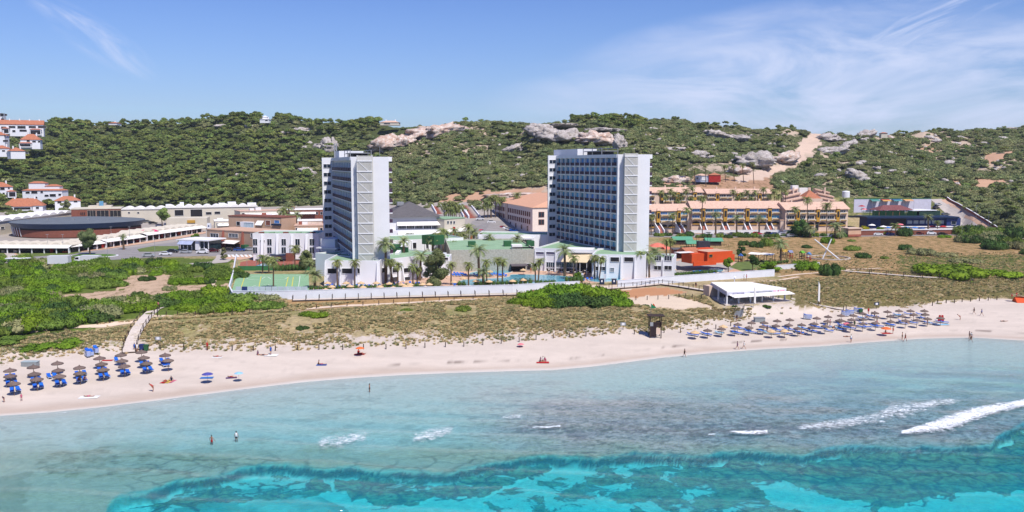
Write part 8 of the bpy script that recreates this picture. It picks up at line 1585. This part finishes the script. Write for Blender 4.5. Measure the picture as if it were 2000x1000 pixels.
# waders and walkers
person(414, 874, 'wade', 'red', None, 'man in red shorts wading with arms out in the shallow water', rz=2.6, z=-.75); person(462, 866, 'stand', 'black', 'white', 'person in a white top wading right of the man in red shorts', rz=2.9, z=-.6); person(722, 769, 'stand', 'black', None, 'person standing alone in the shallow water off the middle of the beach', rz=1.5, z=-.4)
person(1337, 698, 'walk', 'black', 'black', 'person in dark clothes walking at the waterline below the lifeguard tower', rz=1.2); person(1440, 683, 'walk', 'purple', 'purple', 'person in a dark dress walking along the waterline', rz=1.4); person(1453, 682, 'walk', 'white', 'white', 'person in white carrying a pink bag along the waterline', rz=1.4)
for (u, v, p_, a_, b_, lb, r_) in ((1662,669,'stand','blue','white','small person in white at the water edge below the loungers',0),(1744,652,'stand','red',None,'standing bather right of the orange sunshade',.5),(1762,664,'stand','black',None,'slim bather standing at the waterline',1.),(1768,667,'walk','red',None,'bather stepping along the waterline beside the slim one',2.),(1893,662,'stand','black','navy','person in dark blue standing at the far right waterline',1.),(1897,664,'stand','purple','white','person with a white hat beside the dark blue one at the waterline',2.),(1896,668,'walk','black',None,'bather ankle deep in front of the pair at the far right',1.),(1902,614,'walk','black','black','dark walker on the wide sand at the right',4.),(1917,617,'walk','navy','blue','blue clothed walker with a bag on the wide sand at the right',4.2),(1875,625,'bend','red',None,'person bending down on the sand right of the last parasol',1.),
    (405,684,'stand','red','red','lifeguard in red and yellow at the dune posts',0.),(529,693,'stand','blue','blue','person in a blue dress on a white towel near the dune posts',.6),(263,687,'stand','blue','blue','person in blue at the foot of the left boardwalk',.2),(268,688,'stand','white','white','person in white beside the one in blue at the boardwalk',1.),(303,600,'walk','navy','white','walker in white on the left boardwalk',3.),(309,603,'walk','pink','pink','walker in pink on the left boardwalk',3.2),(572,583,'walk','blue','blue','walker in blue at the left end of the wall boardwalk',1.),(8,786,'bend','navy','navy','child in dark clothes digging on the wet sand at the left',1.),(42,783,'stand','pink','pink','child in a pink suit on the sand at the far left',0.),(1498,650,'stand','navy','navy','person in dark blue standing among the loungers',0.),(1439,628,'stand','navy','black','person in dark clothes at the foot of the bar steps',0.),(1696,614,'stand','red','red','person in red near the green bin',0.),(1621,638,'stand','pink','pink','person in pink among the right loungers',1.),(1669,640,'stand','green','green','person in green leaning over a lounger',2.),
    (1713,636,'stand','pink',None,'bather in a pink bikini among the right loungers',1.),(1811,634,'stand','pink','pink','person in pink beside the last but one parasol',1.),(1359,563,'walk','red','black','walker on the boardwalk left of the beach bar',3.),(1458,547,'stand','red','pink','person in pink standing behind the beach bar',1.),(1453,548,'stand','white','white','person in white standing behind the beach bar',1.),(1985,583,'stand','red','red','person in red at the far right dune posts',0.),(1976,584,'stand','red',None,'person by the dune post left of the orange tent',0.),(984,444,'stand','red','white','person crossing the hotel street',1.),(212,480,'stand','blue','white','pedestrian in blue by the arcade pavement',1.),(1290,530,'stand','white','white','waiter by the right pool terrace',0.),(1037,533,'stand','orange','orange','person in orange at the stone wall corner',0.),(956,538,'stand','black',None,'bather standing between the two pools',0.),(1072,534,'stand','black','white','waiter in white on the dining terrace',0.),(1094,535,'stand','navy','navy','guest in dark blue on the dining terrace',0.),(1020,548,'sit','red',None,'bather sitting on the pool edge',0.)):
    person(u, v, p_, a_, b_, lb, r_, s=.7 if 'child' in lb else 1.)
for (u, v, p_, a_, b_, lb, r_) in ((299,765,'bend','red','red','child in red crouching over a hole in the sand',1.4),(622,712,'sit','black',None,'first of two sunbathers sitting by a pale blue towel',1.4),(628,712,'lie','pink',None,'second sunbather lying beside the pale blue towel',1.4),(452,737,'lie','red',None,'sunbather lying left of the pale blue umbrella',1.2),(424,697,'lie','red',None,'tanned sunbather lying on a white towel below the dune posts',1.5),(503,693,'sit','purple','purple','person sitting left of the white towel near the dune posts',1.),(514,694,'lie','navy',None,'person lying left of the white towel near the dune posts',1.4),(173,775,'lie','pink',None,'sunbather lying on a large white towel near the water on the left',1.5),(322,745,'lie','red',None,'leftmost sunbather of the towel group right of the left parasols',.2),(328,745,'lie','yellow',None,'middle sunbather of the towel group right of the left parasols',.1),(335,744,'sit','navy','navy','sitting sunbather of the towel group right of the left parasols',.1),
    (1055,706,'sit','navy','purple','first sitting person of the family group near the waterline',1.),(1060,705,'sit','black','white','second sitting person of the family group near the waterline',.4),(1065,706,'sit','pink','pink','third sitting person of the family group near the waterline',5.5),(700,691,'sit','red','red','person sitting under the orange umbrella',.4),(706,691,'lie','red',None,'sunbather lying beside the orange umbrella',1.3),(205,733,'lie','navy',None,'sunbather lying on the sand left of the middle files',1.4),(1960,628,'lie','black',None,'sunbather lying on the wide sand at the right',1.6),(1654,658,'lie','black',None,'sunbather lying in front of the right loungers',1.6),(1729,649,'sit','black',None,'person sitting under the orange sunshade',1.)):
    person(u, v, p_, a_, b_, lb, r_)
for (u, v, r_, lb) in ((154,746,-.95+math.pi/2,'tanned sunbather reclining on the left lounger of the fourth file'),(165.4,744,-.95+math.pi/2,'tanned sunbather reclining on the right lounger of the fourth file'),(1625,644,.9,'sunbather reclining on a lounger under the pink sunshade'),(1690,624,1.,'sunbather on a lounger beside the lounger stacks'),(1777,620,1.,'sunbather on a lounger in the rear of the right field'),(1769,634,1.,'sunbather on a lounger in the front right of the field'),(1560,656,1.,'sunbather on a lounger in the front row of the right field')): 
    g = G(u, v); person(u, v, 'recl', 'red' if u < 200 else 'navy', None, lb, r_, g=g)
towel(174, 776, 'white', 'large white towel near the water on the left', .1, 1.6, 3.); towel(424, 698, 'white', 'white towel under the tanned sunbather', .0); towel(530, 694, 'white', 'round white towel near the dune posts', 0, 1.8, 2.4); towel(404, 738, M('sky_blue_cloth', C(60,130,210,.65), .8), 'light blue towel under the purple umbrella', .1, 1.2, 2.2); towel(322, 746, 'red', 'red towel of the group right of the left parasols', 1.4); towel(329, 745.5, 'yellow', 'yellow towel of the group right of the left parasols', 1.4); towel(335, 745, 'pink', 'pink towel of the group right of the left parasols', 1.4); towel(628, 713, 'blue', 'pale blue towel beside the two sunbathers', .1); towel(452, 738, 'purple', 'dark towel left of the pale blue umbrella', .3); towel(1060, 708, 'red', 'red towel of the family group near the waterline', 0, 1.2, 2.4); towel(702, 692, 'red', 'red and white towel below the orange umbrella', .1, 1., 2.); towel(1731, 651, 'red', 'red towel under the orange sunshade at the right', .1, 1.3, 2.2); towel(210, 704, 'red', 'red towel between the left files', .1); towel(1836, 634, LTB, 'pale towel under the last parasol', .1, 1.4, 4.)
umbrella(canopy_at(405, 728, 1.9), 'purple beach umbrella near the waterline', M('violet_cloth', C(90,90,180,.6), .8), .62, 2.6); umbrella(canopy_at(466, 725, 1.9), 'pale blue and white beach umbrella near the waterline', LTB, .5, 3.); umbrella(canopy_at(703, 677, 1.9), 'orange beach umbrella at the dune posts', M('orange_cloth', C(246,120,60,.7), .8), .55, 2.8); umbrella(canopy_at(1731, 640, 1.9), 'orange beach umbrella at the front of the right field', M('orange_cloth', C(246,120,60,.7), .8), .72, 2.3); umbrella(canopy_at(1654, 630, 1.9), 'pink beach umbrella among the right loungers', M('pink_cloth', C(240,130,140,.7), .8), .6, 2.6); umbrella(canopy_at(1017, 664, 1.5), 'small pink umbrella lying by the dune posts', M('pink_cloth', C(240,130,140,.7), .8), .45, 1.2)
for u, v, cc, lb in ((1835, 628, 'red', 'bright red hanging towel on the left under the last parasol'), (1840, 628, 'red', 'bright red hanging towel on the right under the last parasol')): g = G(u, v+2); tag(MB().hexa([(-.45,-.05,.4),(.45,-.05,.4),(.45,.05,.4),(-.45,.05,.4),(-.2,-.05,1.8),(.2,-.05,1.8),(.2,.05,1.8),(-.2,.05,1.8)]).build('hanging_towel', CL['red'], None, loc=g), lb, 'towel')
g = G(1992, 590); t = thing('beach_tent', 'orange and red beach tent with a dark canopy at the right edge', 'tent', g); MB().prismx([(-1.3, 0), (1.3, 0), (0, 1.5)], -1.5, 1.5).build('canopy', ORANGE, t); MB().hexa([(-2.2,-.6,2.2),(2.,-.6,1.2),(2.,.9,1.2),(-2.2,.9,2.2),(-2.2,-.6,2.26),(2.,-.6,1.26),(2.,.9,1.26),(-2.2,.9,2.26)]).build('shade_roof', PINK, t)
# signs on the beach
for u, v, lb in ((309,667,'grey notice board on a post beside the left dune'),(1217,638,'small white notice board in the dune left of the lifeguard tower'),(1712,597,'dark blue framed sign above the right parasol field')):
    g = G(u, v+6); t = thing('notice_board', lb, 'sign', g); MB().tube((0,.05,-.2),(0,.05,1.6),.05,n=5).build('post', WOODD, t); MB().box(-.6,.6,0,.04,.9,1.6).build('frame', NAVY if 'blue' in lb else GREYW, t); MB().box(-.3,.3,-.03,-.004,1.0,1.5).build('notice', WHITE, t)
# ------------------------------------------------------------------ breaking waves
def foam_mat():
    m = bpy.data.materials.new('sea_foam'); m.use_nodes = True; nt = m.node_tree; L = nt.links.new; b = nt.nodes['Principled BSDF']; b.inputs['Base Color'].default_value = (.86, .89, .93, 1); b.inputs['Roughness'].default_value = .9
    A = vcol(nt, 'Cover'); tc = nd(nt, 'ShaderNodeTexCoord'); mp = nd(nt, 'ShaderNodeMapping'); mp.inputs['Scale'].default_value = (.8, 1.6, 1); L(tc.outputs['Object'], mp.inputs[0])
    n = nd(nt, 'ShaderNodeTexNoise', i_Scale=1.5, i_Detail=7., i_Roughness=.68, i_Distortion=1.2); L(mp.outputs[0], n.inputs['Vector']); s = nd(nt, 'ShaderNodeMath', operation='ADD'); L(n.outputs['Fac'], s.inputs[0]); L(A.outputs['Fac'], s.inputs[1]); r = nd(nt, 'ShaderNodeMapRange', clamp=True); r.inputs[1].default_value = .94; r.inputs[2].default_value = 1.12; L(s.outputs[0], r.inputs[0]); L(r.outputs[0], b.inputs['Alpha'])
    bp = nd(nt, 'ShaderNodeBump', i_Strength=1., i_Distance=.3); L(n.outputs['Fac'], bp.inputs['Height']); L(bp.outputs[0], b.inputs['Normal']); return m
FM = foam_mat()
def foam(name, label, top, bot, dens, crest=.25, fade=1., edge=.2):
    """sheet between an upper and a lower picture line on the water; dens = strength"""
    n, k = 120, 34; X, Y_, Zz, A = [], [], [], []
    tu = [p[0] for p in top]; 
    for j in range(k+1):
        f = j/k
        for i in range(n+1):
            u = tu[0]+(tu[-1]-tu[0])*i/n; vt = np.interp(u, [p[0] for p in top], [p[1] for p in top]); vb = np.interp(u, [p[0] for p in bot], [p[1] for p in bot]); v = vt+(vb-vt)*f; x, y = at_z(u, v, .08)
            e = min(1, i/n/edge, (1-i/n)/edge) if edge else 1; across = math.sin(math.pi*min(1, max(0, f)))**.5; A.append(dens*max(0, e)**.7*(across if fade else 1)*(1 if not crest else (1.-.35*f))); X.append(x); Y_.append(y); Zz.append(.10+crest*across*max(0, e)*(.5+.9*mnoise.noise(Vector((x*.5, y*.7, 0)))))
    sh = (k+1, n+1); return gridmesh(name, np.array(X).reshape(sh), np.array(Y_).reshape(sh), np.array(Zz).reshape(sh), FM, {'Cover': np.array(A)}, kind='stuff')
def fl_(o, lb): tag(o, lb, 'foam')
fl_(foam('sea_foam', '', [(1748,846),(1800,828),(1850,806),(1890,793),(1940,786),(2010,776),(2120,762)], [(1748,852),(1800,852),(1850,856),(1880,845),(1910,828),(1960,812),(2010,800),(2120,790)], .74, .3, edge=.04), 'large white breaking wave near the right edge')
fl_(foam('sea_foam', '', [(1530,835),(1620,816),(1680,806),(1720,795),(1745,775),(1800,778),(1900,772)], [(1530,843),(1620,850),(1700,838),(1760,838),(1800,815),(1840,800),(1900,792)], .60, .15, edge=.1), 'broken foam sheet left of the large wave')
fl_(foam('sea_foam', '', [(1420,842),(1450,841),(1480,840),(1506,837)], [(1420,846),(1450,850),(1480,852),(1506,850)], .72, .15, edge=.1), 'short white wave crest left of the foam sheet'); fl_(foam('sea_foam', '', [(1380,848),(1400,847)], [(1380,851),(1400,850)], .8, .1, edge=.2), 'tiny white fleck beside the short wave crest'); fl_(foam('sea_foam', '', [(1034,835),(1060,832),(1100,831)], [(1034,837),(1070,838),(1100,835)], .72, .15, edge=.1), 'narrow white wave crest in the middle of the bay')
fl_(foam('sea_foam', '', [(600,850),(660,838),(740,832)], [(600,888),(660,885),(740,862)], .50, .0, edge=.2), 'thin lacy foam patch in the shallows left of the centre'); fl_(foam('sea_foam', '', [(790,848),(850,826),(900,822)], [(790,872),(850,868),(900,845)], .50, .0, edge=.2), 'thin lacy foam patch near the centre of the bay'); fl_(foam('sea_foam', '', [(970,808),(1030,804)], [(970,824),(1030,820)], .48, .0, edge=.2), 'faint foam patch above the narrow crest')
fl_(foam('sea_foam', '', [(-100,827),(100,807),(200,798),(300,785),(400,772),(500,759),(600,747)], [(-100,829),(100,809.5),(200,800.2),(300,787),(400,773.6),(500,760.4),(600,748.4)], .46, .0, edge=.05), 'thin line of foam where the water meets the left beach')
